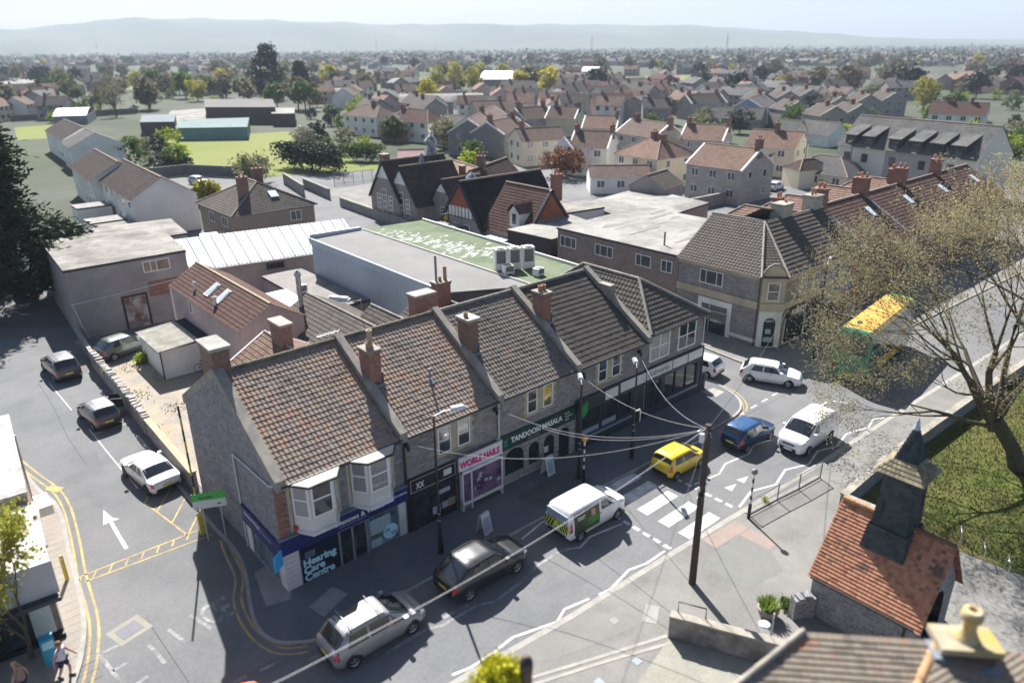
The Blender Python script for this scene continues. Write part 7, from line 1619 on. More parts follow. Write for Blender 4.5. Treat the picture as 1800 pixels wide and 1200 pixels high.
    def patch(name, xa, xb, k0, k1, m, s=None, nx=6, ny=3, sl0=0.0, sl1=0.0, off=.006, par=None):
        m2 = MB()
        for sg in ((1, -1) if s is None else (s,)):
            for i in range(nx):
                for j in range(ny):
                    def pt(i_, j_):
                        f = j_/ny; xa_, xb_ = xa+sl0*f, xb+sl1*f; return S(xa_+(xb_-xa_)*i_/nx, k0+(k1-k0)*f, sg, off)
                    q = [pt(i, j), pt(i+1, j), pt(i+1, j+1), pt(i, j+1)]; m2.poly(q if sg > 0 else q[::-1], 0, smooth=True)
        return m2.to(name, m, par or t, world=False)
    patch('windscreen', w0+.06, w1-.04, 5.25, 8, gm, ny=6)
    if not van or rails: patch('rear_window', x0+.12, x1-.03, 5.3, 8, gm, ny=6) if tail == 'h' else patch('rear_window', x0+.1, x1-.05, 5.3, 8, gm, ny=6)
    for (a, b) in sides:
        e = b > w0-.2
        patch('side_window', a, b, 4.08, 4.93, gm, 1, sl0=slope*(1 if a < x1+.5 else .05), sl1=-(b-w0+.05) if e else 0); patch('side_window', a, b, 4.08, 4.93, gm, -1, sl0=slope*(1 if a < x1+.5 else .05), sl1=-(b-w0+.05) if e else 0)
    for s in (1, -1):
        patch('tail_light', .012, .22, 3.1, 4.6 if tail == 'h' else 4.2, red_lamp, s, nx=3, ny=3, off=.012)
        patch('headlight', L-.42, L-.10, 3.55, 4.6, clear_lamp, s, nx=4, ny=2, off=.008)
        f = patch('door_handle', L*.5-.06, L*.5+.1, 3.72, 3.82, trim or dark_trim, s, nx=1, ny=1, off=.02)
        mb = MB(); q = S(w1-.42, 4.25, s); mb.box(q.x-.09, q.y+s*.02 if s > 0 else q.y-.2, q.z, q.x+.09, q.y+.2 if s > 0 else q.y-.02, q.z+.15); mb.to('mirror', trim or paint, t, world=False)
    patch('sill_trim', .5, L-.6, 1.6, 2.3, dark_trim, None, nx=8, ny=1, off=.004)
    mb = MB(); mb.box(-L/2-.025, -.26, belt*.62, -L/2+.02, .26, belt*.62+.12); mb.to('number_plate', plate, t, world=False)
    mb = MB(); mb.box(-L/2-.02, -hw*.7, cl+.16, -L/2+.1, hw*.7, cl+.32); mb.to('rear_bumper', dark_trim, t, world=False); mb = MB(); mb.box(L/2-.12, -hw*.55, cl+.12, L/2+.012, hw*.55, cl+.34); mb.to('front_bumper', dark_trim, t, world=False); mb = MB(); mb.box(L/2-.09, -hw*.4, nose-.26, L/2+.018, hw*.4, nose-.16); mb.to('grille', dark_trim, t, world=False)
    if front_plate: mb = MB(); mb.box(L/2, -.26, cl+.2, L/2+.03, .26, cl+.31); mb.to('number_plate', plate_w, t, world=False)
    wbx = wb or L*.62; xf = L-.82*(L/4.2)-.02; 
    for x in (xf-wbx, xf):
        for s in (1, -1):
            mb = MB(); yy = S(x, 2.6, s).y; k = 20; mb.poly([(x-L/2+(wr+.06)*math.cos(2*PI*j/k), yy+s*.004, max(cl, wr+(wr+.06)*math.sin(2*PI*j/k))) for j in range(k)][::(1 if s < 0 else -1)]); mb.to('wheel_arch', dark_trim, t, world=False)
            wheel(t, x-L/2, yy+s*.01, wr, .2, rim or alloy, s)
    if bars:
        for x in (x1+.35, w0-.35):
            mb = MB(); q = S(x, 5.2, 1); mb.tube([(q.x, q.y, q.z), (q.x, q.y, H+.09), (q.x, -q.y, H+.09), (q.x, -q.y, q.z)], .025, 6); mb.to('roof_bar', steel, t, world=False)
    if rails:
        for s in (1, -1):
            mb = MB(); mb.tube([S(x1+.1, 5.4, s, .03), S((x1+w0)/2, 5.4, s, .05), S(w0-.2, 5.4, s, .03)], .022, 6); mb.to('roof_rail', dark_trim, t, world=False)
    mb = MB(); mb.tube([(x1+.25-L/2, 0, H), (x1+.12-L/2, 0, H+.14)], .012, 4); mb.to('aerial', dark_trim, t, world=False)
    t['_'] = 0; del t['_']; t_S[t.name] = S
    return t
t_S = {}
A1 = math.radians
silver = PAINT('paint_silver', (.30, .30, .30), .3, .4); dkgrey = PAINT('paint_dark_grey', (.035, .036, .038), .5); wht = PAINT('paint_white', (.80, .80, .80)); yel = PAINT('paint_yellow', (.72, .52, .03)); blu = PAINT('paint_blue', (.012, .045, .12), .45); gun = PAINT('paint_gunmetal', (.07, .068, .072), .6); taupe = PAINT('paint_grey_brown', (.115, .105, .10), .5); sage = PAINT('paint_grey_green', (.13, .16, .155), .5); redp = PAINT('paint_red', (.42, .02, .02)); org = PAINT('paint_orange', (.80, .13, .012)); bluesil = PAINT('paint_blue_silver', (.30, .36, .42), .5); nvy = PAINT('paint_navy', (.02, .035, .07), .4)
black_gl = PAINT('paint_black', (.012, .012, .013))
c = car('silver people carrier with black glass roof sides and two roof bars', (1.45, -5.0), A1(0), silver, L=4.45, W=1.83, H=1.66, belt=1.0, rear=(.05, .6), ws=(2.6, 3.65), hood=1.0, nose=.80, wr=.33, bars=True, sides=((.62, 1.55), (1.65, 2.6), (2.68, 3.45)), trim=silver, roofm=PAINT('paint_roof_grey', (.07, .07, .072), .2, .4), tumble=.76, slope=.15)
S = t_S[c.name]; mb = MB(); q = S(2.5, 4.2, -1); mb.tube([(q.x-.25, q.y+.12, q.z+.12), (q.x, q.y-.06, q.z+.06), (q.x+.28, q.y-.10, q.z+.1)], [.06, .05, .035], 7)
p_ = thing('person', 'driver resting a bare arm on the silver carrier window sill', 'person', c.location)
mb = MB(); o = Vector(c.location); fw = Vector((1, 0, 0)); sdv = Vector((-fw.y, fw.x, 0))
skin = M('skin', (.46, .28, .21), .6, .1, 4); 
qq = lambda a, b, z: tuple(o+fw*a+sdv*b+Z*z)
mb.tube([qq(.05, -.55, 1.18), qq(.2, -.80, 1.08), qq(.45, -.90, 1.03), qq(.62, -.92, 1.06)], [.075, .06, .048, .035], 8)
for j in range(4): mb.tube([qq(.6, -.89-.018*j, 1.06), qq(.68, -.89-.02*j, 1.075), qq(.72-.01*abs(j-1), -.89-.02*j, 1.05)], [.012, .011, .008], 5)
mb.tube([qq(.58, -.87, 1.06), qq(.64, -.85, 1.09)], [.013, .01], 5); mb.to('arm', skin, p_)
car('dark grey five door off-roader with bright window trim on the main street', (7.25, -5.05), A1(0), dkgrey, L=4.55, W=1.84, H=1.67, belt=1.08, rear=(.08, .95), ws=(2.55, 3.4), hood=1.12, nose=.92, cl=.26, wr=.36, sides=((.95, 1.95), (2.05, 3.1)), slope=.35, rails=True)
v = car('white windowless van car with yellow and black chevrons on its tail', (14.0, -5.35), A1(-.5), wht, L=4.4, W=1.85, H=1.83, belt=1.1, rear=(.02, .28), ws=(2.75, 3.55), hood=1.18, nose=.95, wr=.32, sides=((2.3, 3.25),), van=True, tumble=.84, rails=False, cat='van', name='van', plate=plate_w)
S = t_S[v.name]; hv = M('chevron_yellow', (.68, .72, .02), .5, .05, 2); 
def spatch(nm, S, xa, xb, k0, k1, m, s, off=.008, par=None, nx=5, ny=3):
    m2 = MB()
    for i in range(nx):
        for j in range(ny):
            q = [S(xa+(xb-xa)*i/nx, k0+(k1-k0)*j/ny, s, off), S(xa+(xb-xa)*(i+1)/nx, k0+(k1-k0)*j/ny, s, off), S(xa+(xb-xa)*(i+1)/nx, k0+(k1-k0)*(j+1)/ny, s, off), S(xa+(xb-xa)*i/nx, k0+(k1-k0)*(j+1)/ny, s, off)]
            m2.poly(q if s > 0 else q[::-1], 0, smooth=True)
    return m2.to(nm, m, par, world=False)
mb = MB(); mb.box(-2.225, -.78, .62, -2.19, .78, 1.12); bk = mb.to('tail_board', hv, v, world=False)
mb = MB()
for s in (1, -1):
    for k in range(4): y = s*(.1+k*.2); mb.poly([(-2.232, y, 1.12), (-2.232, y+s*.1, 1.12), (-2.232, min(.78, max(-.78, y+s*.35)), .62), (-2.232, min(.78, max(-.78, y+s*.24)), .62)][::s])
mb.to('chevron', black, bk, world=False)
mb = MB(); mb.box(-2.20, -.72, 1.16, -2.12, .72, 1.62); mb.to('rear_window', GLASS('pale_glass', (.25, .30, .36), inner=(.42, .48, .55)), v, world=False)
g = spatch('side_picture', S, .35, 2.15, 2.4, 4.9, M('picture_dark', (.035, .04, .025), .4, .5, 3, col2=(.06, .10, .03), scale2=1.6), -1, par=v, nx=6, ny=5)
spatch('picture_face', S, 1.55, 1.85, 4.05, 4.6, skin, -1, .014, g); spatch('picture_hair', S, 1.5, 1.9, 4.6, 4.8, M('hair_dark', (.035, .022, .016), .8, .2, 5), -1, .015, g); spatch('picture_shirt', S, 1.35, 2.05, 3.0, 4.05, M('shirt_green', (.06, .22, .04), .6, .2, 3), -1, .013, g)
spatch('picture_lines', S, .6, 1.15, 4.35, 4.42, text_white, -1, .013, g); spatch('picture_lines', S, .6, 1.05, 4.2, 4.27, text_white, -1, .013, g)
car('small bright yellow hatchback seen from behind near the zebra crossing', (21.75, -5.3), A1(-1), yel, L=3.43, W=1.63, H=1.47, belt=.93, rear=(.04, .32), ws=(2.0, 2.85), hood=.96, nose=.74, wr=.28, sides=((.45, 1.15), (1.22, 2.45)), slope=.12)
car('dark blue hatchback with tall red tail lamps leaving the junction', (27.6, -6.25), A1(-2), blu, L=3.95, W=1.68, H=1.52, belt=.95, rear=(.04, .42), ws=(2.2, 3.0), hood=.98, nose=.76, wr=.3, sides=((.55, 1.35), (1.43, 2.6)), slope=.15, roofm=PAINT('paint_blue_roof', (.03, .10, .24), .4))
v = car('white panel van facing the camera beside the southern kerb', (30.0, -8.75), A1(180+1), wht, L=4.42, W=1.86, H=1.85, belt=1.12, rear=(.02, .16), ws=(2.75, 3.62), hood=1.2, nose=.98, wr=.33, sides=((2.45, 3.3),), van=True, tumble=.86, front_plate=True, cat='van', name='van')
car('white estate car turning out of the side road beside the corner shop', (36.5, -2.5), A1(-65), wht, L=4.3, W=1.75, H=1.47, belt=.93, rear=(.05, .6), ws=(2.55, 3.3), hood=.97, nose=.76, wr=.32, sides=((.72, 1.6), (1.68, 2.9)), slope=.3, rails=True, front_plate=True)
car('white hatchback half hidden behind the end of the terrace', (34.0, 2.2), A1(97), wht, L=3.9, W=1.68, H=1.46, belt=.93, rear=(.05, .5), ws=(2.2, 3.0), hood=.96, nose=.75, wr=.3, sides=((.55, 1.4), (1.5, 2.6)))
car('dark grey off-roader parked highest by the rubble wall, yellow plate', (-2.15, 34.4), A1(94), taupe, L=4.55, W=1.84, H=1.68, belt=1.06, rear=(.06, .6), ws=(2.6, 3.4), hood=1.08, nose=.9, cl=.25, wr=.35, sides=((.75, 1.75), (1.85, 3.0)), roofm=PAINT('paint_pale_roof', (.25, .25, .26), .5))
h = car('grey brown hatchback with its kerb side door standing open', (-2.0, 24.1), A1(95), taupe, L=4.05, W=1.72, H=1.5, belt=.95, rear=(.05, .5), ws=(2.3, 3.1), hood=.98, nose=.76, wr=.31, sides=((.6, 1.4), (1.5, 2.65)), roofm=PAINT('paint_pale_roof', (.25, .25, .26), .5))
mb = MB(); mb.slab((.75, -.86, .32), (.1, -1.62, .32), (.1, -1.58, .98), (.75, -.84, .98), .07); o = mb.to('open_door', taupe, h, world=False); mb = MB(); mb.slab((.70, -.90, 1.0), (.14, -1.55, 1.0), (.2, -1.48, 1.36), (.55, -1.02, 1.36), .03); mb.to('door_window', glass_car, o, world=False)
p_ = thing('person', 'leg of a person stepping out of the open car door', 'person', (-1.0, 23.4, 0)); mb = MB(); mb.tube([(-1.3, 24.0, .5), (-1.0, 23.85, .52), (-.93, 23.7, .12)], [.09, .075, .05], 8); mb.tube([(-.97, 23.72, .06), (-.85, 23.55, .05), (-.79, 23.47, .04)], [.05, .055, .03], 8); mb.to('leg', M('trousers_black', (.015, .015, .018), .9, .2, 4), p_)
car('white saloon with sloping tail parked in the marked bay', (-1.7, 14.2), A1(97), wht, L=4.6, W=1.8, H=1.42, belt=.93, rear=(.62, 1.35), ws=(2.55, 3.4), hood=.95, nose=.74, wr=.33, sides=((1.15, 1.85), (1.92, 3.0)), tail='s', slope=.35, rim=dark_rim)
car('dark blue car parked under the conifer at the top of the side street', (-.5, 58.4), A1(92), nvy, L=4.2, W=1.75, H=1.5, rear=(.05, .55), ws=(2.4, 3.2), sides=((.7, 1.5), (1.6, 2.8)))
car('grey green off-roader with glass roof parked in the yard', (2.7, 35.4), A1(15), sage, L=4.5, W=1.84, H=1.64, belt=1.04, rear=(.06, .75), ws=(2.5, 3.35), hood=1.05, nose=.88, cl=.24, wr=.35, sides=((.85, 1.8), (1.9, 2.95)), roofm=None, slope=.35)
car('bright orange car whose roof just shows at the bottom edge', (-5.3, -5.35), A1(2), org, L=4.0, W=1.72, H=1.5, rear=(.05, .5), ws=(2.3, 3.1), sides=((.6, 1.4), (1.5, 2.65)))
car('bright red car at the end of the car park row', gp(1295, 392), A1(-20), redp, L=4.1, rear=(.05, .5), ws=(2.3, 3.1), sides=((.6, 1.4), (1.5, 2.65)))
car('dark navy and white car in front of the red one', gp(1322, 396), A1(-20), nvy, L=4.3, rear=(.05, .5), ws=(2.4, 3.2), sides=((.6, 1.4), (1.5, 2.7)))
car('white car behind the red car in the car park', gp(1318, 380), A1(-20), wht, L=4.2, rear=(.05, .5), ws=(2.4, 3.2), sides=((.6, 1.4), (1.5, 2.7)))
car('silver blue car parked in the street behind the white terrace', gp(350, 324), A1(-75), bluesil, L=4.2, rear=(.05, .5), ws=(2.4, 3.2), sides=((.6, 1.4), (1.5, 2.7)))
car('white car parked beside the school wall near the pub', gp(766, 388), A1(95), wht, L=4.1, rear=(.05, .5), ws=(2.4, 3.2), sides=((.6, 1.4), (1.5, 2.7)))
car('white police-striped car half hidden by the stone gable house', gp(1362, 334), A1(10), wht, L=4.3, rear=(.05, .5), ws=(2.4, 3.2), sides=((.6, 1.4), (1.5, 2.7)))
# bus
def bus():
    t = thing('bus', 'green double deck bus with golden yellow roof beside the corner shop', 'bus', (45.5, -5.75, 0), A1(6.5)); L, W, H = 10.6, 2.5, 4.1; bg = PAINT('paint_bus_green', (.008, .19, .08)); by = PAINT('paint_bus_yellow', (.80, .44, .02)); bl = PAINT('paint_bus_lime', (.16, .48, .06))
    pr = [(-W/2, .32), (-W/2, H-.6), (-W/2+.06, H-.28), (-W/2+.3, H-.05), (0, H), (W/2-.3, H-.05), (W/2-.06, H-.28), (W/2, H-.6), (W/2, .32)]
    xs = [-L/2, -L/2+.12, -L/2+.5, -L/2+1.0, 0, L/2-1.2, L/2-.6, L/2-.12, L/2]; k = len(pr); P = []
    for i, x in enumerate(xs):
        e = 1-(.05 if i in (0, len(xs)-1) else 0); zz = -.12 if i in (0, len(xs)-1) else 0
        P += [(x, y*e, z+(zz if z > 2 else 0)) for y, z in pr]
    mb = MB()
    for i in range(len(xs)-1):
        for j in range(k-1):
            roof = 2 <= j <= 5; mi = 1 if roof and 2 <= i <= 5 else (2 if roof and i > 5 else 0)
            mb.faces([P[i*k+j], P[(i+1)*k+j], P[(i+1)*k+j+1], P[i*k+j+1]], [(3, 2, 1, 0)], mi, True)
    mb.poly(P[:k]); mb.poly(P[-k:][::-1]); mb.poly([P[0], P[k-1], P[-1], P[-k]]); mb.to('body', [bg, by, bl], t, world=False)
    mb = MB(); mb.box(-L/2-.03, -W/2+.22, 2.35, -L/2+.03, W/2-.22, 3.35); mb.to('rear_window', glass_car, t, world=False)
    for s in (1, -1):
        y = s*(W/2+.006); y0, y1 = min(y, y-s*.02), max(y, y-s*.02)
        for z in (1.3, 2.6):
            mb = MB()
            for i in range(6): mb.box(-L/2+.5+i*1.62, y0, z, -L/2+2.02+i*1.62, y1, z+.85)
            mb.to('side_window', glass_car, t, world=False)
        mb = MB(); mb.box(-L/2+2.6, y0, .5, L/2-1.5, y1, 1.25); mb.box(-L/2+3.0, y0, 2.2, L/2-1.0, y1, 2.55); mb.to('side_flash', by, t, world=False)
        mb = MB(); mb.box(-L/2-.03, s*(W/2-.16)-.07, .8, -L/2+.02, s*(W/2-.16)+.07, 1.35); mb.to('tail_light', red_lamp, t, world=False)
        for x in (-L/2+2.4, L/2-2.4): wheel(t, x, s*(W/2+.01), .47, .28, dark_rim, s)
    mb = MB(); mb.box(-L/2-.04, -.3, .62, -L/2+.0, .3, .76); mb.to('number_plate', plate_y, t, world=False)
    mb = MB(); mb.box(-L/2-.035, -W/2+.3, .85, -L/2, W/2-.3, 1.9); mb.to('engine_cover', bg, t, world=False)
    for z in (1.0, 2.5): mb = MB(); mb.box(L/2-.02, -W/2+.2, z, L/2+.03, W/2-.2, z+1.1); mb.to('windscreen', glass_car, t, world=False)
bus()
# ---------------------------------------------------------------- street furniture
def lamp_column(p, H, label, arm, group=None, head=True, banded=True):
    t = thing('street_lamp', label, 'street lamp', p, 0, group); x, y, z = p; d = Vector((arm[0], arm[1], 0)); mb = MB()
    mb.lathe([(.14, 0), (.14, .9), (.10, 1.0), (.085, 1.6), (.065, 3.5), (.05, H)], p, 10); q = Vector((x, y, z+H)); c = mb.to('column', black, t)
    mb = MB(); mb.tube([q-Z*.05, q+d*.5+Z*.12, q+d*.95+Z*.12], [.035, .03, .03], 6); mb.to('arm', steel, t)
    if banded: mb = MB(); mb.lathe([(.082, 1.75), (.082, 1.92)], p, 10); mb.lathe([(.078, 2.1), (.078, 2.3)], p, 10); mb.to('band', white_paint, t)
    u = d.normalized(); s = Vector((-u.y, u.x, 0)); o = q+d*.95+Z*.1; mb = MB(); mb.faces([tuple(o+u*a+s*b+Z*cz) for cz, f in ((0, 1), (.16, .6)) for a, b in ((-.1, -.16*f), (.6*f+.1, -.13*f), (.6*f+.1, .13*f), (-.1, .16*f))], [(3, 2, 1, 0), (4, 5, 6, 7), (0, 1, 5, 4), (1, 2, 6, 5), (2, 3, 7, 6), (3, 0, 4, 7)]); mb.to('lantern', M('lantern_silver', (.55, .56, .58), .3, .05, 2, metal=.5), t); return t
lamp_column((6.75, -2.45, .1), 7.5, 'black street lamp standing before the black shopfront', (.95, -.3))
lamp_column((20.45, -2.9, .1), 5.9, 'black crossing floodlight column with bracket, before the slate blue shop', (.3, .35)); lamp_column((16.55, -2.3, .1), 5.9, 'black crossing floodlight column beside the orange beacon', (.3, .35)); lamp_column((42.5, -2.6, .1), 7.6, 'black street lamp outside the corner shop fascia', (1.0, .35)); lamp_column((-1.1, 7.3, 0), .4, 'x', (0, 1)) if False else None
def beacon(p, H, label, orange=True):
    t = thing('belisha_beacon', label, 'crossing beacon', p, 0); mb = MB(); n = 8
    for i in range(n):
        z0, z1 = (0, .9) if i == 0 else (.9+(H-1.2)*(i-1)/(n-1), .9+(H-1.2)*i/(n-1)); r = .085 if i == 0 else .055
        mb.lathe([(r, z0), (r, z1-.001)], p, 10, 0 if i % 2 == 0 else 1)
    mb.to('striped_post', [black, white_paint], t); mb = MB(); r = .17
    mb.lathe([(.05, 0)]+[(r*math.sin(PI*k/8), r-r*math.cos(PI*k/8)) for k in range(1, 8)]+[(.02, 2*r)], (p[0], p[1], p[2]+H-.32), 14); mb.to('globe', M('globe_orange', (.72, .28, .01), .3, .1, 3) if orange else M('globe_grey', (.12, .12, .12), .4, .3, 2, col2=(.22, .21, .2), scale2=2), t)
beacon((16.4, -2.8, .1), 2.95, 'striped crossing beacon with orange globe on the shaded pavement'); beacon((20.35, -10.85, .1), 2.95, 'striped crossing beacon with dark globe at the railing end', False)
mb = MB(); mb.tube([(20.45, -2.9, 3.2), (20.95, -2.9, 3.2), (21.0, -2.9, 3.15), (21.0, -2.9, 2.4)], .035, 6); t = thing('white_bracket', 'thin white bracket hanging from the floodlight column', 'bracket', (20.45, -2.9, 3.2)); mb.to('bar', white_paint, t)
# telegraph pole and wires
pb = Vector((14.05, -11.9, .1)); t = thing('telegraph_pole', 'tall dark telegraph pole on the southern pavement with white insulators', 'telegraph pole', pb); mb = MB(); mb.tube([pb, pb+Z*4, pb+Z*8.2], [.17, .15, .125], 12); mb.to('shaft', wood_pole, t)
ins = M('insulator', (.70, .72, .74), .3, .05, 3)
mb = MB()
for z, dx, dy in ((8.05, .3, .2), (8.0, -.35, .25), (7.95, -.2, -.3)): mb.tube([pb+Z*(z-.15), pb+Vector((dx*.6, dy*.6, z)), pb+Vector((dx, dy, z-.1))], .02, 5)
mb.tube([pb+Z*7.8, pb+Vector((-.5, .35, 8.25)), pb+Vector((.1, .0, 8.15))], .018, 5); mb.to('brackets', steel, t)
mb = MB()
for z, a in ((5.15, .3), (5.0, 2.6), (4.75, .4), (4.55, 2.8), (4.35, 1.2)): mb.lathe([(.02, 0), (.07, .02), (.09, .10), (.05, .2), (.02, .22)], tuple(pb+Vector((math.cos(a)*.22, math.sin(a)*.22-.08, z))), 8)
mb.box(pb.x-.45, pb.y-.05, 7.6, pb.x-.28, pb.y+.1, 8.0); mb.to('insulators', ins, t)
mb = MB(); mb.box(pb.x-.33, pb.y-.22, 4.6, pb.x-.17, pb.y-.05, 5.0); mb.to('junction_box', dark_trim, t)
top = pb+Z*8.0; wire_m = M('wire_pale', (.20, .20, .21), .6, .05, 2); wire_d = M('wire_dark', (.04, .04, .045), .7, .05, 2)
def wire(a, b, sag, label, r=.013, m=None, n=14):
    a, b = Vector(a), Vector(b); mb = MB(); mb.tube([a.lerp(b, i/n)-Z*(sag*4*(i/n)*(1-i/n)) for i in range(n+1)], r, 5); tag(mb.to('telephone_wire', m or wire_m), label, 'wire')
wire(top, (6.55, -.15, 5.3), 1.15, 'sagging pale wire from pole to the black shop bracket'); wire(top, (12.3, -.15, 5.2), 1.0, 'sagging pale wire from pole to the nail bar bracket'); wire(top, (18.9, -.15, 5.0), .6, 'pale wire from pole to the slate shop bracket'); wire(top, (24.05, -.15, 5.0), .9, 'pale wire from pole to the estate agent wall'); wire(top, (14.0, -.1, 3.9), .9, 'pale wire from pole toward the restaurant upper wall'); wire(top, (46, .5, 5.9), .8, 'dark wire from pole to the corner shop eaves', m=wire_d)
wire(top+Z*.1, tuple(gp(440, 1222, 9.0)), .5, 'bright thick cable crossing low over the parked cars', r=.013, m=M('cable_bright', (.45, .45, .45), .5, .05, 2)); wire(top, tuple(gp(1085, 1225, 9.2)), .15, 'thin dark wire dropping from pole past the paving', r=.010, m=wire_d)
# railing by the crossing
rp = [(20.6, -10.75), (22.9, -11.0), (24.7, -11.25), (26.7, -11.45)]; t = thing('pedestrian_railing', 'grey barred pedestrian railing curving along the pavement edge', 'railing', (20.6, -10.75, .1)); mb = MB()
for (a, b) in zip(rp[:-1], rp[1:]):
    a3, b3 = Vector((*a, .1)), Vector((*b, .1)); mb.tube([a3+Z*1.02, b3+Z*1.02], .025, 6); mb.tube([a3+Z*.16, b3+Z*.16], .02, 6); n = int((b3-a3).length/.11)
    for i in range(1, n): q = a3.lerp(b3, i/n); mb.tube([q+Z*.16, q+Z*1.02], .008, 4, caps=False)
mb.to('bars', M('rail_grey', (.30, .31, .32), .5, .1, 3, metal=.4), t)
for a in rp: mb = MB(); mb.tube([(a[0], a[1], .08), (a[0], a[1], 1.16)], .035, 6); mb.to('post', M('rail_post', (.13, .135, .15), .5, .1, 3), t)
mb = MB(); ribbon(mb, rp, .22, .16, off=.15, th=.06); mb.to('plinth_kerb', kerb_m, t)
mb = MB(); mb.box(22.35, -10.85, .9, 22.55, -10.75, 1.0) if False else None
shrub((22.3, -10.6, .1), .25, .3, lime, 'small weed tuft growing at the railing foot', 120, .1, 8)
# planter
t = thing('planter', 'round stone planter full of green leaves near the chapel', 'planter', (14.75, -15.3, .1)); mb = MB(); mb.lathe([(.28, 0), (.34, .06), (.44, .3), (.47, .42), (.44, .48), (.38, .46), (.34, .38)], (14.75, -15.3, .1), 18); mb.to('bowl', M('planter_stone', (.27, .25, .22), .95, .2, 3, fine=.15), t)
mb = MB(); rnd = random.Random(3)
for k in range(240):
    a = rnd.random()*6.3; r = rnd.random()*.36; p = Vector((14.75+math.cos(a)*r, -15.3+math.sin(a)*r, .5)); d = Vector((math.cos(a)*.14+rnd.gauss(0, .07), math.sin(a)*.14+rnd.gauss(0, .07), .22+rnd.random()*.14)); s = Vector((-math.sin(a), math.cos(a), 0))*.03; mb.poly([p-s, p+s, p+d+s*.6, p+d*1.25, p+d-s*.6])
mb.to('foliage', LEAF('leaf_planter', [(.09, .17, .02), (.20, .28, .05), (.36, .40, .10)], 1.5), t)
t = thing('sign_post', 'short grey post with a tilted round sign plate behind the wall', 'sign', (13.65, -16.1, .1)); mb = MB(); mb.tube([(13.65, -16.1, .1), (13.65, -16.1, 1.45)], .045, 8); mb.to('post', steel, t); mb = MB(); mb.lathe([(.25, 0), (.25, .02), (.2, .05)], (13.15, -16.0, 1.1), 14); mb.to('plate', M('plate_pale', (.55, .60, .66), .4, .1, 3), t)
t = thing('handrail', 'short black handrail standing on the yard retaining wall', 'handrail', (11.3, -13.7, 1.2)); mb = MB(); a, b = Vector((11.0, -13.3, 1.25)), Vector((11.5, -14.3, 1.25)); mb.tube([a, a+Z*.5, b+Z*.5, b], .03, 6); mb.to('bar', black, t)
for i, (x, y) in enumerate(((25.9, -19.0), (25.35, -20.2), (25.1, -21.3))):
    t = thing('bike_stand', ('steel hoop bike stand nearest the chapel turret', 'steel hoop bike stand, middle of the three by the lawn', 'steel hoop bike stand nearest the bottom corner')[i], 'bike stand', (x, y, .1), 0, 'hoop bike stands by the lawn'); mb = MB(); d = Vector((.72, .32, 0)); o = Vector((x, y, .08)); mb.tube([o, o+Z*.72, o+Z*.8+d*.1, o+Z*.8+d*.9, o+Z*.72+d, o+d], .026, 8); mb.to('hoop', M('bright_steel', (.62, .63, .64), .3, .05, 3, metal=.8), t)
# height barrier post, bollard, board sign, bins
t = thing('barrier_post', 'tall yellow and black banded height post beside the end wall', 'barrier post', (-1.35, 7.0, 0)); mb = MB(); n = 10
for i in range(n): mb.tube([(-1.35, 7.0, .9+6.4*i/n), (-1.35, 7.0, .9+6.4*(i+1)/n)], .05, 8, i % 2)
mb.to('banded_mast', [M('barrier_yellow', (.55, .43, .08), .6, .15, 3), black], t); mb = MB(); mb.box(-1.47, 6.9, 0, -1.2, 7.14, 1.15); mb.to('base_box', M('barrier_yellow', (.55, .43, .08), .6, .15, 3), t)
t = thing('bollard', 'yellow bollard post on the western stone pavement', 'bollard', (-7.4, 7.6, .1)); mb = MB(); mb.lathe([(.09, 0), (.09, 1.3), (.06, 1.36)], (-7.4, 7.6, .1), 10); mb.to('shaft', M('barrier_yellow', (.55, .43, .08), .6, .15, 3), t); mb = MB(); mb.lathe([(.095, 1.15), (.095, 1.28)], (-7.4, 7.6, .1), 10); mb.to('collar', M('band_pale', (.6, .55, .4), .6, .1, 3), t)
t = thing('board_sign', 'green and white car park board on two posts by the wall', 'sign', (-1.0, 6.1, 0)); a, b = Vector((-1.42, 6.25, 0)), Vector((-.58, 5.85, 0)); d = (b-a).normalized(); nn_ = Vector((-d.y, d.x, 0))*-1
for p in (a+d*.08, b-d*.02): mb = MB(); mb.tube([p, p+Z*2.85], .035, 8); mb.to('post', grey_pole, t)
ex = d*.32
mb = MB(); mb.ob(a-ex, d, nn_, (0, 1.55), (1.95, 2.4), (.04, .07)); g = mb.to('white_panel', white_paint, t); mb = MB(); mb.ob(a-ex, d, nn_, (0, 1.55), (2.4, 2.82), (.04, .07)); k = mb.to('green_panel', M('board_green', (.08, .50, .08), .5, .05, 1), t)
text_mesh('lettering', 'Car park', .17, text_dark, a-ex+d*.3+Z*2.52+nn_*.075, d, Z, k, .008, .006); text_mesh('lettering', 'Pay', .1, dim_text, a-ex+d*.12+Z*2.03+nn_*.075, d, Z, g, .008)
mb = MB(); o = a-ex+d*1.12+Z*2.14+nn_*.075; mb.poly([o, o+d*.09-Z*.08, o+d*.09-Z*.02, o+d*.2-Z*.02, o+d*.2+Z*.02, o+d*.09+Z*.02, o+d*.09+Z*.08]); mb.to('arrow', text_dark, g)
t = thing('parcel_box', 'bright blue tapered box on the pavement beside the kiosk corner', 'box', (-8.95, 2.5, .1)); mb = MB(); mb.box(-9.25, 2.25, .1, -8.75, 2.65, 1.35); mb.to('cabinet', M('cabinet_blue', (.02, .30, .44), .4, .1, 1), t); mb = MB(); mb.box(-9.2, 2.23, .9, -8.8, 2.249, 1.25); mb.to('label', M('label_pale', (.35, .62, .70), .5, .2, 4), t)
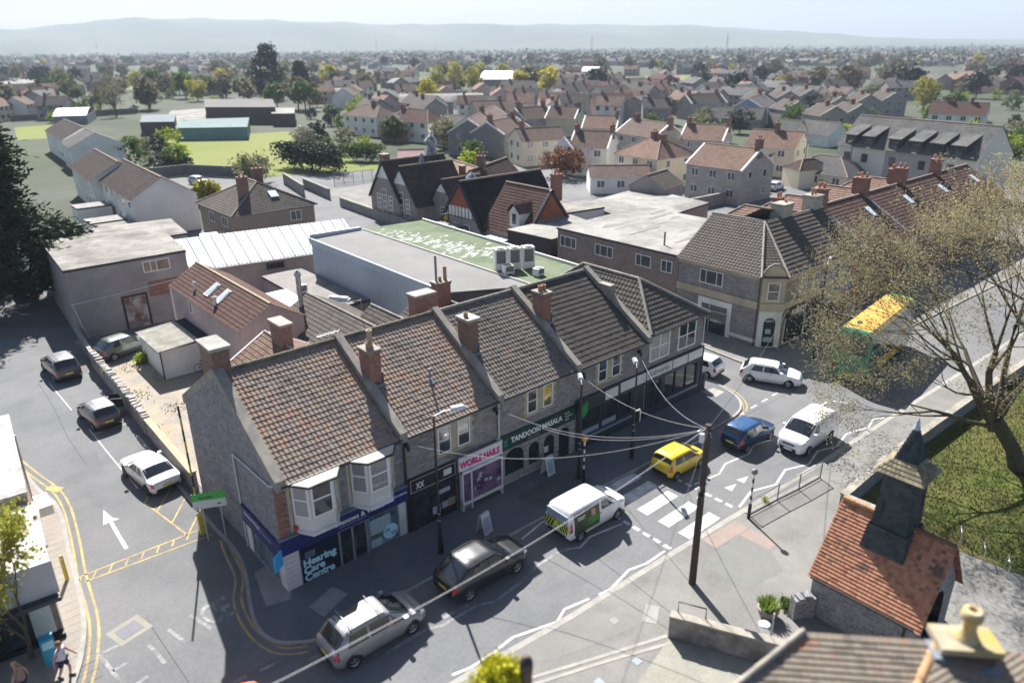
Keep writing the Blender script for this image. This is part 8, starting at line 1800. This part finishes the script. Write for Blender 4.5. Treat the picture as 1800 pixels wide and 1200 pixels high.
def aboard(p, rz, label, col):
    t = thing('pavement_board', label, 'sign board', p, rz, None); mb = MB()
    for s in (1, -1): mb.slab((-.32, s*.28, 0), (.32, s*.28, 0), (.32, s*.03, 1.1), (-.32, s*.03, 1.1), .03*s)
    mb.to('frame', white_paint, t, world=False); mb = MB(); mb.slab((-.26, -.305, .12), (.26, -.305, .12), (.26, -.075, 1.02), (-.26, -.075, 1.02), .006); mb.slab((.26, .305, .12), (-.26, .305, .12), (-.26, .075, 1.02), (.26, .075, 1.02), .006); k = mb.to('poster', col, t, world=False)
aboard((9.4, -2.55, .1), .2, 'pale lilac pavement board standing outside the nail bar', M('poster_lilac', (.34, .36, .48), .5, .15, 4)); aboard((15.6, -.75, .1), .1, 'small green topped pavement board outside the restaurant', M('poster_green', (.30, .40, .40), .5, .3, 3))
t = thing('litter_bin', 'dark litter bin at the end of the terrace pavement', 'bin', (31.55, .1, .1)); mb = MB(); mb.lathe([(.27, 0), (.3, .9), (.33, .92), (.33, 1.05), (.2, 1.25), (.02, 1.3)], (31.55, .1, .1), 12); mb.to('body', slate_blue, t); mb = MB(); mb.box(31.35, -.23, 1.02, 31.75, -.2, 1.14); mb.to('slot', black, t)
t = thing('bicycle', 'bicycle leaning against the white shed wall', 'bicycle', (6.3, 27.4, .04)); 
for y in (27.45,):
    for x in (5.75, 6.75):
        mb = MB(); mb.tube([(x+.33*math.cos(a*PI/8), y, .38+.33*math.sin(a*PI/8)) for a in range(17)], .022, 5); mb.to('wheel', tyre_m, t)
    mb = MB(); mb.tube([(5.75, y, .38), (6.15, y, .36), (6.6, y, .85), (6.75, y, .38)], .02, 5); mb.tube([(6.15, y, .36), (6.05, y, .9), (6.6, y, .85)], .02, 5); mb.tube([(5.75, y, .38), (6.07, y, .82)], .015, 5); mb.to('frame', dark_trim, t); mb = MB(); mb.box(5.93, y-.06, .9, 6.17, y+.06, .95); mb.to('saddle', black, t); mb = MB(); mb.tube([(6.62, y-.25, 1.0), (6.6, y, .95), (6.62, y+.2, 1.0)], .018, 5); mb.to('handlebar', black, t)
# distant street furniture
for px, py, Hh, lb in ((1278, 330, 7.5, 'dark slender lamp post before the stone gable house'), (1410, 318, 7.0, 'dark post beside the cream house'), (1487, 328, 7.5, 'lamp post standing before the cream flats')):
    p = gp(px, py); t = thing('lamp_post', lb, 'lamp post', p); mb = MB(); mb.lathe([(.12, 0), (.1, 1.2), (.07, Hh)], tuple(p), 8); mb.to('column', black, t); mb = MB(); mb.tube([p+Z*Hh, p+Z*(Hh+.1)+X*-.8], .05, 5); mb.box(p.x-1.4, p.y-.15, Hh+.02, p.x-.7, p.y+.15, Hh+.2); mb.to('lantern', steel, t)
p = gp(1039, 345); t = thing('flagpole', 'white flagpole with a small red and white flag', 'flagpole', p); mb = MB(); mb.tube([p, p+Z*8.5], .05, 6); mb.to('pole', white_paint, t); mb = MB()
for i in range(6): mb.poly([p+Z*(8.2-.1*i)+X*-.27*i+Y*.1*math.sin(i), p+Z*(8.1-.1*i)+X*-.27*(i+1)+Y*.1*math.sin(i+1), p+Z*(7.2-.1*i)+X*-.27*(i+1)+Y*.1*math.sin(i+1), p+Z*(7.3-.1*i)+X*-.27*i+Y*.1*math.sin(i)], i % 2)
mb.to('flag', [M('flag_red', (.55, .12, .15), .8, .1, 2), white_paint], t)
def longwall(pts, hgt, wd, label, mat, nm='garden_wall'):
    q = [tuple(gp(*p)[:2]) for p in pts]; t = thing(nm, label, 'wall', (q[0][0], q[0][1], 0)); mb = MB(); ribbon(mb, q, wd, hgt, th=hgt); mb.to('wall_body', mat, t); mb = MB(); ribbon(mb, q, wd+.1, hgt+.08, th=.078); mb.to('coping', cope, t)
longwall([(600, 362), (690, 395), (720, 408)], 1.3, .4, 'dark stone wall between the school yard and the street', stone_dark); longwall([(500, 322), (535, 345)], 1.8, .3, 'dark boundary wall beyond the hipped house, left', stone_dark); longwall([(535, 330), (580, 350)], 1.6, .3, 'dark boundary wall beyond the hipped house, right', stone_dark)
longwall([(1205, 372), (1300, 352), (1345, 338)], 1.7, .3, 'stone garden wall below the tall stone gable house', stone); longwall([(200, 322), (330, 308), (420, 312)], 2.0, .2, 'long grey board fence behind the white terrace', M('board_fence', (.13, .13, .135), .9, .15, 1), 'board_fence'); longwall([(20, 214), (120, 208), (240, 200)], 2.0, .2, 'long dark fence along the far left field', M('board_fence', (.13, .13, .135), .9, .15, 1), 'board_fence')
q = [gp(*p) for p in ((588, 326), (660, 318))]; t = thing('school_railings', 'green mesh railings between school yard and field', 'railing', q[0]); mb = MB(); n = 26
for i in range(n+1): p = q[0].lerp(q[1], i/n); mb.tube([p, p+Z*2.2], .03 if i % 6 else .07, 4)
mb.tube([q[0]+Z*2.1, q[1]+Z*2.1], .04, 4); mb.tube([q[0]+Z*.3, q[1]+Z*.3], .04, 4); mb.to('bars', M('railing_green', (.03, .06, .05), .6, .1, 2), t)
for i, (px, Hh, py) in enumerate(((173, 46, 97), (1277, 48, 92), (662, 50, 92), (1040, 46, 92))):
    p = gp(px, py); t = thing('pylon', ('faint lattice pylon on the far left plain', 'faint lattice pylon on the far right plain', 'faint lattice pylon left of centre on the plain', 'faint lattice pylon at the centre of the plain')[i], 'pylon', p, 0, 'pylons across the plain'); mb = MB()
    for sx in (-1, 1):
        for sy in (-1, 1): mb.tube([p+Vector((sx*4, sy*4, 0)), p+Vector((sx*1.2, sy*1.2, Hh*.55)), p+Vector((sx*.2, sy*.2, Hh))], .35, 4)
    for z, l in ((.6, 8), (.75, 6.5), (.9, 5)): mb.tube([p+Vector((-l, 0, Hh*z)), p+Vector((l, 0, Hh*z))], .35, 4)
    for k in range(6):
        z0, z1 = Hh*k/8, Hh*(k+1)/8; r0, r1 = 4-2.8*min(1, z0/(Hh*.55)), 4-2.8*min(1, z1/(Hh*.55)); mb.tube([p+Vector((-r0, -r0, z0)), p+Vector((r1, -r1, z1))], .25, 3); mb.tube([p+Vector((r0, -r0, z0)), p+Vector((-r1, -r1, z1))], .25, 3)
    mb.to('lattice', M('pylon_grey', (.12, .13, .14), .7, .1, .2), t)
# ---------------------------------------------------------------- people
def skin_body(name, joints, bones, mat, par, sub=2):
    me = bpy.data.meshes.new(name); names = list(joints); idx = {n: i for i, n in enumerate(names)}
    me.from_pydata([joints[n][0] for n in names], [(idx[a], idx[b]) for a, b in bones], []); o = bpy.data.objects.new(name, me); C.objects.link(o)
    o.modifiers.new('skin', 'SKIN'); s = o.modifiers.new('sub', 'SUBSURF'); s.levels = sub; s.render_levels = sub
    for i, n in enumerate(names): r = joints[n][1]; me.skin_vertices[0].data[i].radius = (r, r) if not isinstance(r, tuple) else r
    me.skin_vertices[0].data[0].use_root = True
    dg = bpy.context.evaluated_depsgraph_get(); m2 = bpy.data.meshes.new_from_object(o.evaluated_get(dg)); bpy.data.objects.remove(o)
    for p in m2.polygons: p.use_smooth = True
    m2.materials.clear(); m2.materials.append(mat); o = bpy.data.objects.new(name, m2); C.objects.link(o); o.parent = par; return o
def person(p, rz, label, shirt, legs_m, hair, shorts=True, longhair=False):
    t = thing('person', label, 'person', p, rz)
    J = dict(pel=((0, 0, .93), (.13, .16)), waist=((.0, 0, 1.08), (.11, .145)), chest=((.02, 0, 1.32), (.13, .18)), neck=((.03, 0, 1.49), .06), head0=((.04, 0, 1.58), .075), head1=((.05, 0, 1.68), .098), head2=((.045, 0, 1.75), .07),
        shl=((.02, .19, 1.40), .065), ell=((.10, .30, 1.16), .045), wrl=((.27, .34, .98), .032), hdl=((.33, .34, .92), .03), shr=((.02, -.19, 1.40), .065), elr=((-.10, -.29, 1.16), .045), wrr=((-.12, -.34, .92), .032), hdr=((-.10, -.345, .85), .03),
        hil=((.0, .09, .88), .095), knl=((.16, .10, .50), .062), anl=((.10, .10, .10), .042), tol=((.26, .11, .045), .035), hir=((0, -.09, .88), .095), knr=((-.05, -.10, .49), .062), anr=((-.22, -.10, .12), .042), tor=((-.10, -.11, .04), .035))
    B = [('pel', 'waist'), ('waist', 'chest'), ('chest', 'neck'), ('neck', 'head0'), ('head0', 'head1'), ('head1', 'head2'), ('chest', 'shl'), ('shl', 'ell'), ('ell', 'wrl'), ('wrl', 'hdl'), ('chest', 'shr'), ('shr', 'elr'), ('elr', 'wrr'), ('wrr', 'hdr'), ('pel', 'hil'), ('hil', 'knl'), ('knl', 'anl'), ('anl', 'tol'), ('pel', 'hir'), ('hir', 'knr'), ('knr', 'anr'), ('anr', 'tor')]
    b = skin_body('body', J, B, skin, t)
    for hd, wr_ in (('hdl', 'wrl'), ('hdr', 'wrr')):
        h_ = Vector(J[hd][0]); d = (h_-Vector(J[wr_][0])).normalized(); mb = MB(); s = Vector((d.z, 0, -d.x)).normalized()
        for j in range(4): a = h_+s*(j-1.5)*.018; mb.tube([a, a+d*.045, a+d*(.075+.012*(j in (1, 2)))+Vector((.0, 0, -.01))], [.010, .009, .006], 5)
        mb.tube([h_-d*.03+s*.03, h_+s*.05, h_+d*.03+s*.055], [.011, .010, .007], 5); mb.to('fingers', skin, b, world=False)
    K = {k: (v[0], tuple(r+.022 for r in v[1]) if isinstance(v[1], tuple) else v[1]+.022) for k, v in J.items()}
    K['hem'] = ((0, 0, .9), (.165, .2)); K['sll'] = ((.06, .245, 1.28), .078); K['slr'] = ((-.04, -.24, 1.28), .078); K['chest'] = (J['chest'][0], (.155, .205)); K['ct'] = ((.025, 0, 1.43), (.10, .12))
    skin_body('shirt', {k: K[k] for k in ('waist', 'hem', 'chest', 'ct', 'shl', 'sll', 'shr', 'slr')}, [('waist', 'hem'), ('waist', 'chest'), ('chest', 'ct'), ('chest', 'shl'), ('shl', 'sll'), ('chest', 'shr'), ('shr', 'slr')], shirt, t)
    kn = .55 if shorts else .15; L_ = dict(pel=((0, 0, .95), (.15, .178)), hil=((0, .09, .86), .118), hir=((0, -.09, .86), .118), kl=((.13, .10, .60), .098), kr=((-.04, -.10, .59), .098))
    skin_body('shorts', L_, [('pel', 'hil'), ('hil', 'kl'), ('pel', 'hir'), ('hir', 'kr')], legs_m, t)
    mb = MB(); hp_ = (.03, 0, 1.70); prof = [(.02, .125)]+[(.115*math.sin(a*PI/10), .115*math.cos(a*PI/10)) for a in range(1, 7)]; mb.lathe(prof[::-1], hp_, 12)
    if longhair: mb.tube([(-.03, 0, 1.72), (-.07, 0, 1.6), (-.07, 0, 1.45)], [.10, .10, .05], 8)
    mb.to('hair', hair, t, world=False)
    mb = MB(); mb.tube([(.145, 0, 1.67), (.165, 0, 1.645), (.145, 0, 1.635)], [.012, .016, .012], 5)
    for s in (1, -1): mb.tube([(.04, s*.098, 1.66), (.035, s*.112, 1.69), (.02, s*.10, 1.70)], .013, 5)
    mb.to('face', skin, b, world=False); mb = MB()
    for s in (1, -1): mb.lathe([(.0, 0), (.011, .008), (0.0, .016)], (.142, s*.036, 1.675), 6)
    mb.to('eyes', black, b, world=False); mb = MB(); mb.box(.128, -.025, 1.60, .142, .025, 1.61); mb.to('mouth', M('lips', (.35, .13, .12), .6, .1, 4), b, world=False)
    for k, s in (('an', 'l'), ('an', 'r')):
        a, b_ = Vector(J['an'+s][0]), Vector(J['to'+s][0]); mb = MB(); mb.tube([a+Vector((-.06, 0, -.05)), a+Vector((.02, 0, -.04)), b_+Vector((.03, 0, 0))], [.05, .06, .04], 8); mb.to('shoe', M('shoe_dark', (.03, .03, .035), .7, .2, 4), t, world=False)
    return t
shirt_w = M('shirt_white', (.66, .64, .74), .85, .06, 3)
person((-8.75, 1.15, .1), A1(-40), 'walking man in white shirt and dark shorts, hand out, by the kerb', shirt_w, M('shorts_navy', (.03, .03, .06), .9, .1, 3), M('hair_ginger', (.20, .10, .045), .8, .2, 6))
person((-10.15, 1.05, .1), A1(150), 'person with light brown hair entering at the bottom left edge', M('top_tan', (.30, .20, .17), .85, .1, 3), M('shorts_navy', (.03, .03, .06), .9, .1, 3), M('hair_fair', (.36, .25, .15), .8, .25, 6), longhair=True)
# ---------------------------------------------------------------- haze
mb = MB(); mb.box(-6800, -900, -40, 7600, 6600, 330)
hz_m = bpy.data.materials.new('haze_air'); hz_m.use_nodes = True; nt = hz_m.node_tree; nt.nodes.remove(nt.nodes['Principled BSDF']); pv = nt.nodes.new('ShaderNodeVolumePrincipled'); pv.inputs['Color'].default_value = (.68, .79, .94, 1); pv.inputs['Density'].default_value = .00019; pv.inputs['Anisotropy'].default_value = .0
nt.links.new(pv.outputs[0], nt.nodes['Material Output'].inputs['Volume'])
o = mb.to('haze', hz_m); o['kind'] = 'stuff'; o['label'] = 'thin bluish haze hanging over the town and plain'; o['category'] = 'haze'
